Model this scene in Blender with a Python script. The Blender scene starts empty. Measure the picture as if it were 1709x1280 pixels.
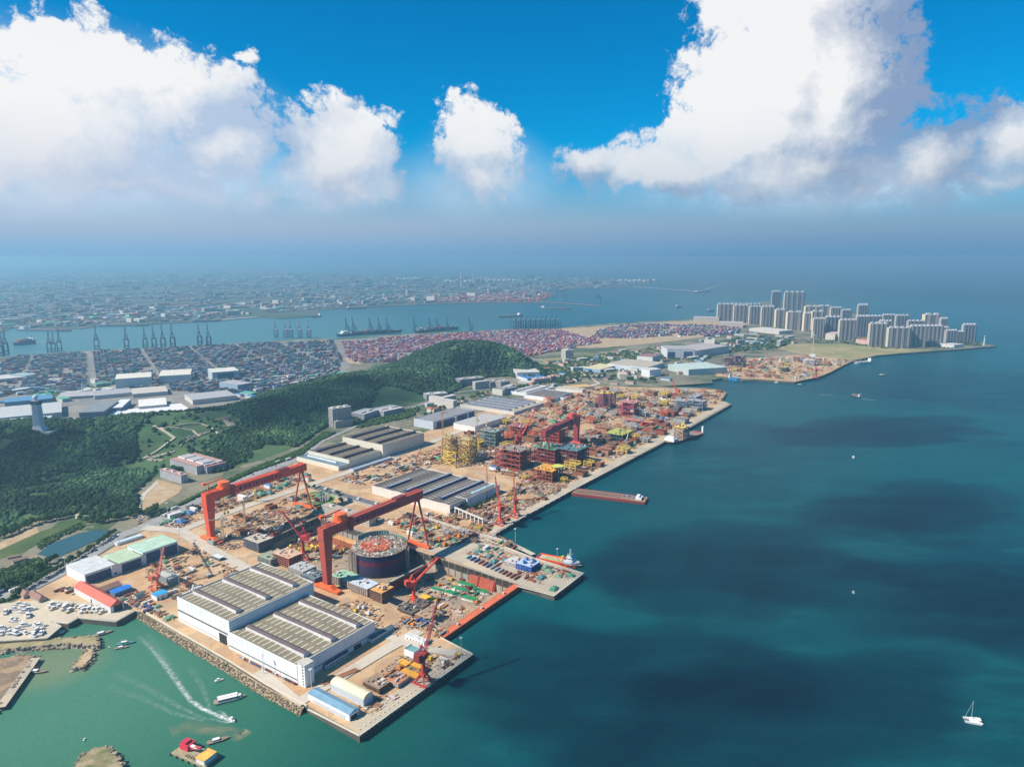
import bpy, math, random
import numpy as np
from mathutils import Vector, Matrix
from mathutils.geometry import tessellate_polygon
random.seed(7); np.random.seed(7)
S = bpy.context.scene; COL = S.collection
R = math.radians
# ------------------------------------------------------------------ camera
CAMH = 430.0; FPX = 1186.0; PITCH = R(10.1)
cd = bpy.data.cameras.new('camera'); cam = bpy.data.objects.new('camera', cd); COL.objects.link(cam)
cam.location = (0, 0, CAMH); cam.rotation_euler = (R(90) - PITCH, 0, 0)
cd.sensor_width = 36; cd.lens = FPX / 1709 * 36; cd.clip_start = 1; cd.clip_end = 400000
S.camera = cam
S.view_settings.view_transform = 'Standard'; S.view_settings.look = 'None'
S.view_settings.exposure = 0.62; S.view_settings.gamma = 1
S.cycles.max_bounces = 5; S.cycles.diffuse_bounces = 2; S.cycles.glossy_bounces = 2
S.cycles.transmission_bounces = 2; S.cycles.volume_bounces = 0; S.cycles.transparent_max_bounces = 12
S.cycles.caustics_reflective = False; S.cycles.caustics_refractive = False
# ------------------------------------------------------------------ sun and sky
SUN_AZ = 198; SUN_EL = 44            # degrees, from +X counter-clockwise
sd = bpy.data.lights.new('sun', 'SUN'); sun = bpy.data.objects.new('sun', sd); COL.objects.link(sun)
sd.energy = 5.0; sd.angle = R(0.5); sd.color = (1.0, 0.90, 0.76)
sv = Vector((math.cos(R(SUN_AZ)) * math.cos(R(SUN_EL)), math.sin(R(SUN_AZ)) * math.cos(R(SUN_EL)), math.sin(R(SUN_EL))))
sun.rotation_euler = sv.to_track_quat('Z', 'Y').to_euler()
cP, sP = math.cos(PITCH), math.sin(PITCH)
def ray(px, py):
    u = (px - 854.5) / FPX; v = (py - 640) / FPX
    return u, cP - sP * v, -(sP + cP * v)
def azel(px, py):
    x, y, z = ray(px, py)
    return math.atan2(x, y), math.atan2(z, math.hypot(x, y))
W = bpy.data.worlds.new('World'); S.world = W; W.use_nodes = True
def nn(nt, typ, **kw):
    n = nt.nodes.new(typ)
    for k, v in kw.items():
        if k == 'ins':
            for i, val in v.items():
                if hasattr(val, 'is_linked') or hasattr(val, 'links'): nt.links.new(val, n.inputs[i])
                else: n.inputs[i].default_value = val
        else: setattr(n, k, v)
    return n
def m_(nt, op, a, b=0.0, c=None, clamp=False):
    n = nt.nodes.new('ShaderNodeMath'); n.operation = op; n.use_clamp = clamp
    for i, v in enumerate([a, b] + ([c] if c is not None else [])):
        if isinstance(v, (int, float)): n.inputs[i].default_value = v
        else: nt.links.new(v, n.inputs[i])
    return n.outputs[0]
def smooth(nt, x, a, b):
    n = nt.nodes.new('ShaderNodeMapRange'); n.interpolation_type = 'SMOOTHSTEP'
    nt.links.new(x, n.inputs[0]); n.inputs[1].default_value = a; n.inputs[2].default_value = b
    return n.outputs[0]
def mixc(nt, f, a, b):
    n = nt.nodes.new('ShaderNodeMix'); n.data_type = 'RGBA'
    for i, v in ((0, f), (6, a), (7, b)):
        if isinstance(v, (int, float)): n.inputs[i].default_value = v
        elif isinstance(v, tuple): n.inputs[i].default_value = v if len(v) == 4 else v + (1,)
        else: nt.links.new(v, n.inputs[i])
    return n.outputs[2]
# cloud banks: centre and half size in degrees of azimuth and elevation (from pixel estimates)
CL = [(30, 230, 360, 180, 1), (150, 115, 190, 105, 1), (300, 150, 150, 95, 1), (380, 240, 110, 80, .8), (60, 60, 110, 40, .75),
      (425, 98, 55, 34, .55), (345, 280, 80, 28, .6), (560, 262, 122, 112, 1), (590, 310, 120, 60, .85), (220, 310, 330, 55, .8),
      (795, 240, 92, 98, 1), (800, 300, 80, 60, .8),
      (1290, 120, 170, 150, 1.1), (1330, 0, 200, 110, 1.1), (1230, 230, 170, 95, 1.1), (1400, 170, 135, 190, 1.15), (1110, 285, 150, 55, 1),
      (975, 278, 62, 38, 1), (1350, 290, 260, 55, 1), (1560, 278, 110, 88, 1.05), (1685, 240, 140, 95, 1), (1660, 310, 140, 40, .8)]
g = bpy.data.node_groups.new('cloud_density', 'ShaderNodeTree')
g.interface.new_socket('Vector', in_out='INPUT', socket_type='NodeSocketVector')
g.interface.new_socket('Smooth', in_out='OUTPUT', socket_type='NodeSocketFloat')
g.interface.new_socket('Density', in_out='OUTPUT', socket_type='NodeSocketFloat')
gi = g.nodes.new('NodeGroupInput'); go = g.nodes.new('NodeGroupOutput')
vin = gi.outputs[0]
wn = nn(g, 'ShaderNodeTexNoise', ins={'Vector': vin, 'Scale': 8.0, 'Detail': 8.0, 'Roughness': .62})
wv = nn(g, 'ShaderNodeVectorMath', operation='SUBTRACT', ins={0: wn.outputs['Color'], 1: (.5, .5, .5)}).outputs[0]
wv = nn(g, 'ShaderNodeVectorMath', operation='SCALE', ins={0: wv, 'Scale': .10}).outputs[0]
warp = nn(g, 'ShaderNodeVectorMath', operation='ADD', ins={0: vin, 1: wv}).outputs[0]
acc = None
for (cx, cy, rx, ry, wt) in CL:
    a0, e0 = azel(cx, cy); a1, _ = azel(cx + rx, cy); _, e1 = azel(cx, cy - ry)
    ra, re = abs(a1 - a0), abs(e1 - e0)
    s = nn(g, 'ShaderNodeVectorMath', operation='SUBTRACT', ins={0: warp, 1: (a0, e0, 0)}).outputs[0]
    s = nn(g, 'ShaderNodeVectorMath', operation='MULTIPLY', ins={0: s, 1: (1 / ra, 1 / re, 0)}).outputs[0]
    l = nn(g, 'ShaderNodeVectorMath', operation='LENGTH', ins={0: s}).outputs['Value']
    d = m_(g, 'SUBTRACT', wt, l)
    acc = d if acc is None else m_(g, 'SMOOTH_MAX', acc, d, .25)
n1 = nn(g, 'ShaderNodeTexNoise', ins={'Vector': vin, 'Scale': 13.0, 'Detail': 8.0, 'Roughness': .62})
v1 = nn(g, 'ShaderNodeTexVoronoi', feature='F1', ins={'Vector': warp, 'Scale': 22.0, 'Detail': 4.0, 'Roughness': .65})
e = m_(g, 'MULTIPLY', m_(g, 'SUBTRACT', n1.outputs[0], .5), .95)
b = m_(g, 'MULTIPLY', m_(g, 'SUBTRACT', .68, v1.outputs['Distance']), .48)
acc = m_(g, 'ADD', acc, .27)
tot = m_(g, 'ADD', acc, m_(g, 'ADD', e, b))
g.links.new(acc, go.inputs[0]); g.links.new(tot, go.inputs[1])
nt = W.node_tree; nt.nodes.clear()
out = nt.nodes.new('ShaderNodeOutputWorld'); bg = nt.nodes.new('ShaderNodeBackground'); nt.links.new(bg.outputs[0], out.inputs[0])
tc = nt.nodes.new('ShaderNodeTexCoord')
sx = nn(nt, 'ShaderNodeSeparateXYZ', ins={0: tc.outputs['Generated']})
az = m_(nt, 'ARCTAN2', sx.outputs[0], sx.outputs[1]); el = m_(nt, 'ARCSINE', sx.outputs[2])
vec = nn(nt, 'ShaderNodeCombineXYZ', ins={0: az, 1: el}).outputs[0]
def dens(off):
    v = vec if off is None else nn(nt, 'ShaderNodeVectorMath', operation='ADD', ins={0: vec, 1: off}).outputs[0]
    n = nt.nodes.new('ShaderNodeGroup'); n.node_tree = g; nt.links.new(v, n.inputs[0]); return n.outputs
d0 = dens(None); d1 = dens((-.022, .020, 0)); d2 = dens((-.13, .045, 0))
fine = m_(nt, 'SUBTRACT', d0[1], d1[1]); coarse = m_(nt, 'SUBTRACT', d0[0], d2[0])
lit = m_(nt, 'ADD', m_(nt, 'ADD', m_(nt, 'MULTIPLY', fine, .55), m_(nt, 'MULTIPLY', coarse, 1.1)), .47, clamp=True)
soft = smooth(nt, el, .20, .02)
alpha_hi = smooth(nt, d0[1], -.02, .27); alpha_lo = smooth(nt, d0[1], -.25, .85)
alpha = nn(nt, 'ShaderNodeMix', ins={0: soft, 2: alpha_hi, 3: alpha_lo}).outputs[0]
side = smooth(nt, az, -.65, .55)
ccol = mixc(nt, lit, mixc(nt, side, (4.0, 4.9, 6.3), (2.0, 2.8, 4.3)), (7.2, 7.25, 7.3))
sky = nt.nodes.new('ShaderNodeTexSky'); sky.sky_type = 'NISHITA'; sky.sun_disc = False
sky.sun_elevation = R(SUN_EL); sky.sun_rotation = R(90 - SUN_AZ); sky.altitude = 430; sky.air_density = 1.0; sky.dust_density = .3; sky.ozone_density = 2.5
tint = nn(nt, 'ShaderNodeMix', data_type='RGBA', blend_type='MULTIPLY'); tint.inputs[0].default_value = 1
nt.links.new(sky.outputs[0], tint.inputs[6]); tint.inputs[7].default_value = (.02, .66, .98, 1)
HZL, HZR = (1.9, 3.6, 5.5), (1.1, 2.35, 4.05)
hz = smooth(nt, el, .15, .02)
hcol = mixc(nt, side, (3.4, 4.1, 5.4), (1.95, 2.9, 4.15))
up = smooth(nt, el, .0, .05)
hcol2 = mixc(nt, up, mixc(nt, side, HZL, HZR), hcol)
base = mixc(nt, m_(nt, 'MULTIPLY', hz, .97), tint.outputs[2], hcol2)
lowfade = smooth(nt, el, .028, .085)
a2 = m_(nt, 'MULTIPLY', alpha, m_(nt, 'MULTIPLY', lowfade, .97))
ccol2 = mixc(nt, smooth(nt, el, .19, .05), ccol, mixc(nt, .55, ccol, hcol2))
vl = None
for (cx, cy, rx, ry, wt) in ((60, 240, 520, 250, .97), (420, 300, 330, 90, .7), (1350, 305, 480, 85, .85), (800, 300, 160, 110, .45)):
    a0, e0 = azel(cx, cy); a1, _ = azel(cx + rx, cy); _, e1 = azel(cx, cy - ry)
    s_ = nn(nt, 'ShaderNodeVectorMath', operation='SUBTRACT', ins={0: vec, 1: (a0, e0, 0)}).outputs[0]
    s_ = nn(nt, 'ShaderNodeVectorMath', operation='MULTIPLY', ins={0: s_, 1: (1 / abs(a1 - a0), 1 / abs(e1 - e0), 0)}).outputs[0]
    l = nn(nt, 'ShaderNodeVectorMath', operation='LENGTH', ins={0: s_}).outputs['Value']
    d = m_(nt, 'MULTIPLY', smooth(nt, l, 1.0, .25), wt); vl = d if vl is None else m_(nt, 'MAXIMUM', vl, d)
vn = nn(nt, 'ShaderNodeTexNoise', ins={'Vector': vec, 'Scale': 9.0, 'Detail': 5.0, 'Roughness': .6})
vl = m_(nt, 'MULTIPLY', vl, smooth(nt, vn.outputs[0], .2, .6))
base = mixc(nt, m_(nt, 'MULTIPLY', vl, lowfade), base, (4.7, 5.9, 7.2))
fin = mixc(nt, a2, base, ccol2)
nt.links.new(fin, bg.inputs[0]); bg.inputs[1].default_value = .083
W.cycles.sampling_method = 'MANUAL'; W.cycles.sample_map_resolution = 256
# ------------------------------------------------------------------ projection helpers (pixel estimate -> ground point)
GZ = 6.0
def G(px, py, z=GZ):
    x, y, d = ray(px, py); t = (CAMH - z) / (-d)
    return Vector((x * t, y * t, z))
def hgt(px, pyb, pyt, z=GZ):
    p = G(px, pyb, z); x, y, d = ray(px, pyt)
    return CAMH + d * p.y / y - z
YR = R(55.3)
AX = Vector((math.cos(YR), math.sin(YR), 0)); BX = Vector((-math.sin(YR), math.cos(YR), 0))
# ------------------------------------------------------------------ materials
MATS = {}
def pmat(name, rough=.7, metal=0, noise=.0, nscale=.05, spec=.3, corr=0, stain=.0):
    """painted material: colour from the mesh's own colour attribute, slight dirt"""
    if name in MATS: return MATS[name]
    m = bpy.data.materials.new(name); m.use_nodes = True; t = m.node_tree; p = t.nodes['Principled BSDF']
    at = nn(t, 'ShaderNodeAttribute', attribute_name='Col'); c = at.outputs['Color']
    geo = nn(t, 'ShaderNodeNewGeometry')
    if noise:
        n = nn(t, 'ShaderNodeTexNoise', ins={'Vector': geo.outputs['Position'], 'Scale': nscale, 'Detail': 6.0, 'Roughness': .65})
        f = nn(t, 'ShaderNodeMapRange', ins={0: n.outputs[0], 1: .3, 2: .7, 3: 1 - noise, 4: 1 + noise * .6}).outputs[0]
        hs = nn(t, 'ShaderNodeHueSaturation', ins={'Value': f, 'Color': c}); c = hs.outputs[0]
    if stain:
        n = nn(t, 'ShaderNodeTexNoise', ins={'Vector': geo.outputs['Position'], 'Scale': .35, 'Detail': 5.0, 'Roughness': .7})
        c = mixc(t, m_(t, 'MULTIPLY', smooth(t, n.outputs[0], .52, .68), stain), c, (.16, .075, .04))
    t.links.new(c, p.inputs['Base Color'])
    p.inputs['Roughness'].default_value = rough; p.inputs['Metallic'].default_value = metal; p.inputs['Specular IOR Level'].default_value = spec
    if corr:
        o = nn(t, 'ShaderNodeTexCoord'); w = nn(t, 'ShaderNodeTexWave', ins={'Vector': o.outputs['Object'], 'Scale': corr, 'Distortion': 0.0})
        bp = nn(t, 'ShaderNodeBump', ins={'Strength': .4, 'Distance': .3, 'Height': w.outputs[0]}); t.links.new(bp.outputs[0], p.inputs['Normal'])
    MATS[name] = m; return m
PAINT = pmat('painted_steel', .55, 0, .22, .12, .4, stain=.25)
ROOF = pmat('roof_sheet', .65, 0, .22, .09, .3, stain=.15)
WALL = pmat('wall_paint', .8, 0, .10, .05, .25)
RUST = pmat('rusty_steel', .85, 0, .35, .25, .2, stain=.6)
LEAF = pmat('foliage', .9, 0, .30, .09, .1)
CONC = pmat('concrete', .9, 0, .16, .05, .2, stain=.10)
gm = bpy.data.materials.new('dark_glass'); gm.use_nodes = True
gp = gm.node_tree.nodes['Principled BSDF']; gp.inputs['Base Color'].default_value = (.03, .06, .09, 1); gp.inputs['Roughness'].default_value = .15
GLASS = gm
def ground_mat(name, cols, s1=.01, s2=.15, spots=None, rough=.95, speck=.5):
    m = bpy.data.materials.new(name); m.use_nodes = True; t = m.node_tree; p = t.nodes['Principled BSDF']
    geo = nn(t, 'ShaderNodeNewGeometry'); P = geo.outputs['Position']
    n1 = nn(t, 'ShaderNodeTexNoise', ins={'Vector': P, 'Scale': s1, 'Detail': 8.0, 'Roughness': .65})
    n2 = nn(t, 'ShaderNodeTexNoise', ins={'Vector': P, 'Scale': s2, 'Detail': 6.0, 'Roughness': .75})
    v = nn(t, 'ShaderNodeTexVoronoi', ins={'Vector': P, 'Scale': s1 * 2.2, 'Randomness': 1.0})
    c = mixc(t, smooth(t, n1.outputs[0], .38, .62), cols[0], cols[1])
    sv_ = nn(t, 'ShaderNodeSeparateColor', ins={0: v.outputs['Color']}).outputs[0]
    c = mixc(t, m_(t, 'MULTIPLY', smooth(t, sv_, .55, .75), .6), c, cols[2])
    c = mixc(t, m_(t, 'MULTIPLY', smooth(t, n2.outputs[0], .54, .66), speck), c, cols[3])
    t.links.new(c, p.inputs['Base Color']); p.inputs['Roughness'].default_value = rough; p.inputs['Specular IOR Level'].default_value = .15
    return m
# ------------------------------------------------------------------ mesh builder
class MB:
    def __init__(s): s.v = []; s.f = []; s.c = []
    def add(s, vs, fs, col):
        o = len(s.v); s.v += [tuple(q) for q in vs]
        for f in fs: s.f.append(tuple(i + o for i in f)); s.c.append(col)
        return s
    def box(s, x0, y0, z0, x1, y1, z1, col=(.5, .5, .5), top=None, rot=0, piv=None):
        vs = [(x0, y0, z0), (x1, y0, z0), (x1, y1, z0), (x0, y1, z0), (x0, y0, z1), (x1, y0, z1), (x1, y1, z1), (x0, y1, z1)]
        if rot:
            cx, cy = piv or ((x0 + x1) / 2, (y0 + y1) / 2); c_, s_ = math.cos(rot), math.sin(rot)
            vs = [(cx + (x - cx) * c_ - (y - cy) * s_, cy + (x - cx) * s_ + (y - cy) * c_, z) for x, y, z in vs]
        s.add(vs, [(0, 3, 2, 1), (0, 1, 5, 4), (1, 2, 6, 5), (2, 3, 7, 6), (3, 0, 4, 7)], col)
        o = len(s.v) - 8; s.f.append((o + 4, o + 5, o + 6, o + 7)); s.c.append(top or col)
        return s
    def taper(s, c0, s0, z0, c1, s1, z1, col):
        """frustum: centre/half sizes at z0 and at z1"""
        vs = [(c0[0] + i * s0[0], c0[1] + j * s0[1], z0) for i, j in ((-1, -1), (1, -1), (1, 1), (-1, 1))] + \
             [(c1[0] + i * s1[0], c1[1] + j * s1[1], z1) for i, j in ((-1, -1), (1, -1), (1, 1), (-1, 1))]
        return s.add(vs, [(0, 3, 2, 1), (0, 1, 5, 4), (1, 2, 6, 5), (2, 3, 7, 6), (3, 0, 4, 7), (4, 5, 6, 7)], col)
    def bar(s, p, q, w, col, h=None):
        p = Vector(p); q = Vector(q); d = (q - p)
        if d.length < 1e-6: return s
        d.normalize(); u = d.cross(Vector((0, 0, 1)))
        if u.length < 1e-3: u = Vector((1, 0, 0))
        u.normalize(); n = u.cross(d).normalized(); h = h or w
        a = u * w / 2; b = n * h / 2
        vs = [p - a - b, p + a - b, p + a + b, p - a + b, q - a - b, q + a - b, q + a + b, q - a + b]
        return s.add(vs, [(0, 3, 2, 1), (0, 1, 5, 4), (1, 2, 6, 5), (2, 3, 7, 6), (3, 0, 4, 7), (4, 5, 6, 7)], col)
    def tube(s, p, q, r, col, r2=None, n=10):
        p = Vector(p); q = Vector(q); d = (q - p).normalized(); u = d.cross(Vector((0, 0, 1)))
        if u.length < 1e-3: u = Vector((1, 0, 0))
        u.normalize(); w = u.cross(d); r2 = r if r2 is None else r2
        vs = []
        for c_, rr in ((p, r), (q, r2)):
            for k in range(n):
                a = 2 * math.pi * k / n; vs.append(c_ + u * math.cos(a) * rr + w * math.sin(a) * rr)
        fs = [(k, (k + 1) % n, n + (k + 1) % n, n + k) for k in range(n)] + [tuple(range(n - 1, -1, -1)), tuple(range(n, 2 * n))]
        return s.add(vs, fs, col)
    def prism(s, pts, z0, z1, col, top=None):
        n = len(pts)
        vs = [(x, y, z0) for x, y in pts] + [(x, y, z1) for x, y in pts]
        s.add(vs, [(k, (k + 1) % n, n + (k + 1) % n, n + k) for k in range(n)], col)
        o = len(s.v) - 2 * n; s.f.append(tuple(range(o + n, o + 2 * n))); s.c.append(top or col)
        s.f.append(tuple(range(o + n - 1, o - 1, -1))); s.c.append(col)
        return s
    def gable(s, x0, y0, x1, y1, z0, rise, col, axis='x', over=.6, t=.35):
        """pitched roof slab with ridge along axis, closed ends"""
        x0 -= over; y0 -= over; x1 += over; y1 += over
        if axis == 'x':
            ym = (y0 + y1) / 2
            vs = [(x0, y0, z0), (x1, y0, z0), (x1, y1, z0), (x0, y1, z0), (x0, ym, z0 + rise), (x1, ym, z0 + rise)]
            fs = [(0, 1, 5, 4), (2, 3, 4, 5), (3, 0, 4), (1, 2, 5), (0, 3, 2, 1)]
        else:
            xm = (x0 + x1) / 2
            vs = [(x0, y0, z0), (x1, y0, z0), (x1, y1, z0), (x0, y1, z0), (xm, y0, z0 + rise), (xm, y1, z0 + rise)]
            fs = [(1, 2, 5, 4), (3, 0, 4, 5), (0, 1, 4), (2, 3, 5), (0, 3, 2, 1)]
        return s.add(vs, fs, col)
    def lattice(s, p, q, w, col, n=8, t=.35, w2=None):
        """square truss between p and q"""
        p = Vector(p); q = Vector(q); d = (q - p).normalized(); u = d.cross(Vector((0, 0, 1)))
        if u.length < 1e-3: u = Vector((1, 0, 0))
        u.normalize(); v = u.cross(d); w2 = w2 or w
        def c_(k, i, j):
            f = k / n; ww = w * (1 - f) + w2 * f
            return p.lerp(q, f) + u * i * ww / 2 + v * j * ww / 2
        cor = [(-1, -1), (1, -1), (1, 1), (-1, 1)]
        for i, j in cor: s.bar(c_(0, i, j), c_(n, i, j), t, col)
        for k in range(n):
            for a in range(4):
                i, j = cor[a]; i2, j2 = cor[(a + 1) % 4]
                s.bar(c_(k, i, j), c_(k + 1, i2, j2) if k % 2 else c_(k + 1, i2, j2), t * .6, col)
                s.bar(c_(k, i, j), c_(k, i2, j2), t * .6, col)
        return s
    def mesh(s, name):
        me = bpy.data.meshes.new(name); me.from_pydata(s.v, [], s.f)
        if s.c:
            at = me.color_attributes.new('Col', 'FLOAT_COLOR', 'CORNER')
            n = np.fromiter((len(f) for f in s.f), dtype=np.int32)
            c = np.ones((len(s.c), 4), dtype=np.float32); c[:, :3] = np.array([k[:3] for k in s.c], dtype=np.float32)
            at.data.foreach_set('color', np.repeat(c, n, axis=0).ravel())
        return me
    def build(s, name, mat, parent=None, loc=None, rz=None):
        me = s.mesh(name); me.materials.append(mat)
        o = bpy.data.objects.new(name, me); COL.objects.link(o)
        if parent: o.parent = parent
        if loc is not None: o.location = loc
        if rz is not None: o.rotation_euler = (0, 0, rz)
        return o
LABELS = []
def tag(o, label, cat, group=None, kind=None):
    if label: o['label'] = label
    if cat: o['category'] = cat
    if group: o['group'] = group
    if kind: o['kind'] = kind
    return o
def thing(name, label, cat, loc, rz=0, group=None):
    o = bpy.data.objects.new(name, None); COL.objects.link(o); o.empty_display_size = 5
    o.location = loc; o.rotation_euler = (0, 0, rz); return tag(o, label, cat, group)
def dup(root, loc, rz, label=None, group=None, sc=None):
    def cp(o, par):
        c = o.copy(); COL.objects.link(c); c.parent = par
        for ch in o.children: cp(ch, c)
        return c
    r = cp(root, None); r.location = loc; r.rotation_euler = (0, 0, rz)
    if label: r['label'] = label
    if group: r['group'] = group
    if sc: r.scale = sc if isinstance(sc, tuple) else (sc, sc, sc)
    return r
def sheet(name, pts, z, mat, kind='structure', label=None, cat=None, side=None, sidemat=None, holes=()):
    """flat polygon sheet, optional vertical sides down to `side`"""
    loops = [[Vector((p[0], p[1], z)) for p in pts]] + [[Vector((p[0], p[1], z)) for p in h] for h in holes]
    tris = tessellate_polygon(loops); vs = [v for l in loops for v in l]
    me = bpy.data.meshes.new(name); fs = []
    for a, b_, c_ in tris:
        n = (vs[b_] - vs[a]).cross(vs[c_] - vs[a])
        fs.append((a, b_, c_) if n.z > 0 else (a, c_, b_))
    mi = [0] * len(fs); allv = list(vs)
    if side is not None:
        n = len(pts); o = len(allv); allv += [Vector((p[0], p[1], side)) for p in pts]
        for k in range(n): fs.append((k, (k + 1) % n, o + (k + 1) % n, o + k)); mi.append(1)
    me.from_pydata([tuple(v) for v in allv], [], fs); me.materials.append(mat)
    if side is not None: me.materials.append(sidemat or mat)
    me.polygons.foreach_set('material_index', mi)
    o = bpy.data.objects.new(name, me); COL.objects.link(o); tag(o, label, cat, None, kind); return o
def gp(pts, z=GZ): return [G(x, y, z) for x, y in pts]
def ribbon(name, pxs, w, z, mat, **kw):
    P = [G(x, y, z) for x, y in pxs]; L = []; Rr = []
    for i, p in enumerate(P):
        a = P[max(i - 1, 0)]; b_ = P[min(i + 1, len(P) - 1)]; d = (b_ - a).normalized(); n = Vector((-d.y, d.x, 0))
        L.append(p + n * w / 2); Rr.append(p - n * w / 2)
    m = MB()
    for i in range(len(P) - 1):
        m.add([L[i], Rr[i], Rr[i + 1], L[i + 1]], [(0, 1, 2, 3)], (.5, .5, .5))
    m.v = [(a, b_, z) for a, b_, c_ in m.v]
    o = m.build(name, mat); tag(o, kw.get('label'), kw.get('cat'), kw.get('group'), kw.get('kind', 'structure')); return o
OCC = []   # occupied rectangles (origin, ux, uy, la, lb)
def occupy(o, rz, x0, y0, x1, y1):
    OCC.append((o.x, o.y, math.cos(rz), math.sin(rz), x0, y0, x1, y1))
def free(x, y, m=2):
    for ox, oy, c_, s_, x0, y0, x1, y1 in OCC:
        dx = x - ox; dy = y - oy; a = dx * c_ + dy * s_; b_ = -dx * s_ + dy * c_
        if x0 - m < a < x1 + m and y0 - m < b_ < y1 + m: return False
    return True
def inpoly(x, y, P):
    r = False; j = len(P) - 1
    for i in range(len(P)):
        if (P[i][1] > y) != (P[j][1] > y) and x < (P[j][0] - P[i][0]) * (y - P[i][1]) / (P[j][1] - P[i][1]) + P[i][0]: r = not r
        j = i
    return r
def scatter_px(poly, n, z=GZ, m=2, tries=40):
    xs = [p[0] for p in poly]; ys = [p[1] for p in poly]; res = []; k = 0
    while len(res) < n and k < n * tries:
        k += 1; x = random.uniform(min(xs), max(xs)); y = random.uniform(min(ys), max(ys))
        if inpoly(x, y, poly):
            p = G(x, y, z)
            if m is None or free(p.x, p.y, m): res.append(p)
    return res
# ================================================================== SETTING
# ---- water
wm = bpy.data.materials.new('sea_water'); wm.use_nodes = True; t = wm.node_tree; p = t.nodes['Principled BSDF']
geo = nn(t, 'ShaderNodeNewGeometry'); P = geo.outputs['Position']
nA = nn(t, 'ShaderNodeTexNoise', ins={'Vector': P, 'Scale': .0016, 'Detail': 5.0, 'Roughness': .6, 'Distortion': .6})
mp = nn(t, 'ShaderNodeMapping', ins={'Vector': P, 'Rotation': (0, 0, R(20)), 'Scale': (1, 3.2, 1)})
nB = nn(t, 'ShaderNodeTexNoise', ins={'Vector': mp.outputs[0], 'Scale': .006, 'Detail': 9.0, 'Roughness': .72})
bc = mixc(t, smooth(t, nA.outputs[0], .40, .60), (.0006, .044, .064), (.0009, .072, .088))
bc = mixc(t, m_(t, 'MULTIPLY', smooth(t, nB.outputs[0], .46, .66), .55), bc, (.004, .098, .106))
def blobmask(cx, cy, r0, r1):
    c = G(cx, cy, 0); d = nn(t, 'ShaderNodeVectorMath', operation='DISTANCE', ins={0: P, 1: tuple(c)}).outputs['Value']
    d = m_(t, 'ADD', d, m_(t, 'MULTIPLY', m_(t, 'SUBTRACT', nB.outputs[0], .5), r0 * .6))
    return smooth(t, d, r1, r0)
bc = mixc(t, m_(t, 'MULTIPLY', blobmask(230, 1150, 130, 420), .95), bc, (.014, .120, .080))
bc = mixc(t, m_(t, 'MULTIPLY', blobmask(60, 1170, 30, 330), .75), bc, (.08, .22, .145))
bc = mixc(t, m_(t, 'MULTIPLY', blobmask(90, 1108, 15, 70), .5), bc, (.24, .24, .13))
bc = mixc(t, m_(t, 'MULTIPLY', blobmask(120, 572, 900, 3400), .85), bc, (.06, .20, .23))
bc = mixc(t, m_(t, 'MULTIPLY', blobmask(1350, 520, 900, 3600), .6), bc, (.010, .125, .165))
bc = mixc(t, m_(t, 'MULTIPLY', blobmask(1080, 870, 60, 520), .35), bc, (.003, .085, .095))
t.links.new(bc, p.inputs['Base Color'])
p.inputs['Roughness'].default_value = .32; p.inputs['IOR'].default_value = 1.33; p.inputs['Specular IOR Level'].default_value = .13
mw = nn(t, 'ShaderNodeMapping', ins={'Vector': P, 'Rotation': (0, 0, R(-25)), 'Scale': (1, 2.6, 1)})
w1 = nn(t, 'ShaderNodeTexNoise', ins={'Vector': mw.outputs[0], 'Scale': .05, 'Detail': 8.0, 'Roughness': .78})
bp = nn(t, 'ShaderNodeBump', ins={'Strength': .6, 'Distance': 2.6, 'Height': w1.outputs[0]})
t.links.new(bp.outputs[0], p.inputs['Normal'])
DK = [G(748, 1054), G(440, 905), G(531, 864), G(862, 976)]      # dry dock corners
gq0, gq1 = G(734, 1063), G(862, 976)
hole = [Vector((q.x, q.y, 0)) for q in DK]
BIG = 120000
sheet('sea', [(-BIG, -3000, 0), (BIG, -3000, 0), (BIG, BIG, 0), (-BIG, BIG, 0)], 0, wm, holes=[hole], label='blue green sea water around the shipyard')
# ---- land
M_CITY = ground_mat('mixed_ground', [(.20, .18, .13), (.05, .09, .04), (.28, .24, .18), (.36, .30, .22)], .006, .05, speck=.5)
M_YARD = ground_mat('yard_concrete', [(.46, .285, .155), (.54, .39, .24), (.36, .25, .165), (.22, .125, .08)], .022, .14, speck=.6)
M_QUAY = ground_mat('quay_concrete', [(.42, .37, .29), (.50, .42, .31), (.36, .32, .27), (.27, .21, .15)], .02, .3, speck=.35)
M_ROAD = ground_mat('road_asphalt', [(.26, .26, .26), (.31, .30, .29), (.23, .23, .24), (.36, .35, .33)], .03, .3, speck=.3)
M_LROAD = ground_mat('yard_road_concrete', [(.50, .45, .38), (.44, .40, .34), (.54, .48, .40), (.34, .29, .23)], .02, .2, speck=.3)
M_GRASS = ground_mat('rough_grass', [(.05, .095, .03), (.10, .13, .045), (.07, .10, .04), (.20, .19, .09)], .02, .2, speck=.4)
M_DIRT = ground_mat('bare_soil', [(.44, .33, .20), (.38, .27, .16), (.50, .40, .27), (.20, .16, .09)], .03, .2, speck=.45)
M_FAR = ground_mat('far_ground', [(.05, .09, .06), (.09, .11, .09), (.14, .13, .11), (.19, .17, .15)], .0016, .012, speck=.6)
M_PORT = ground_mat('port_paving', [(.22, .21, .20), (.28, .26, .23), (.17, .17, .17), (.33, .28, .24)], .01, .1, speck=.3)
M_HILL = ground_mat('hill_soil', [(.04, .09, .04), (.07, .13, .05), (.11, .15, .06), (.24, .22, .13)], .01, .1, speck=.25)
M_SIDE = ground_mat('quay_wall_concrete', [(.10, .09, .08), (.14, .12, .10), (.08, .075, .07), (.2, .17, .13)], .05, .3, speck=.4)
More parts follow.
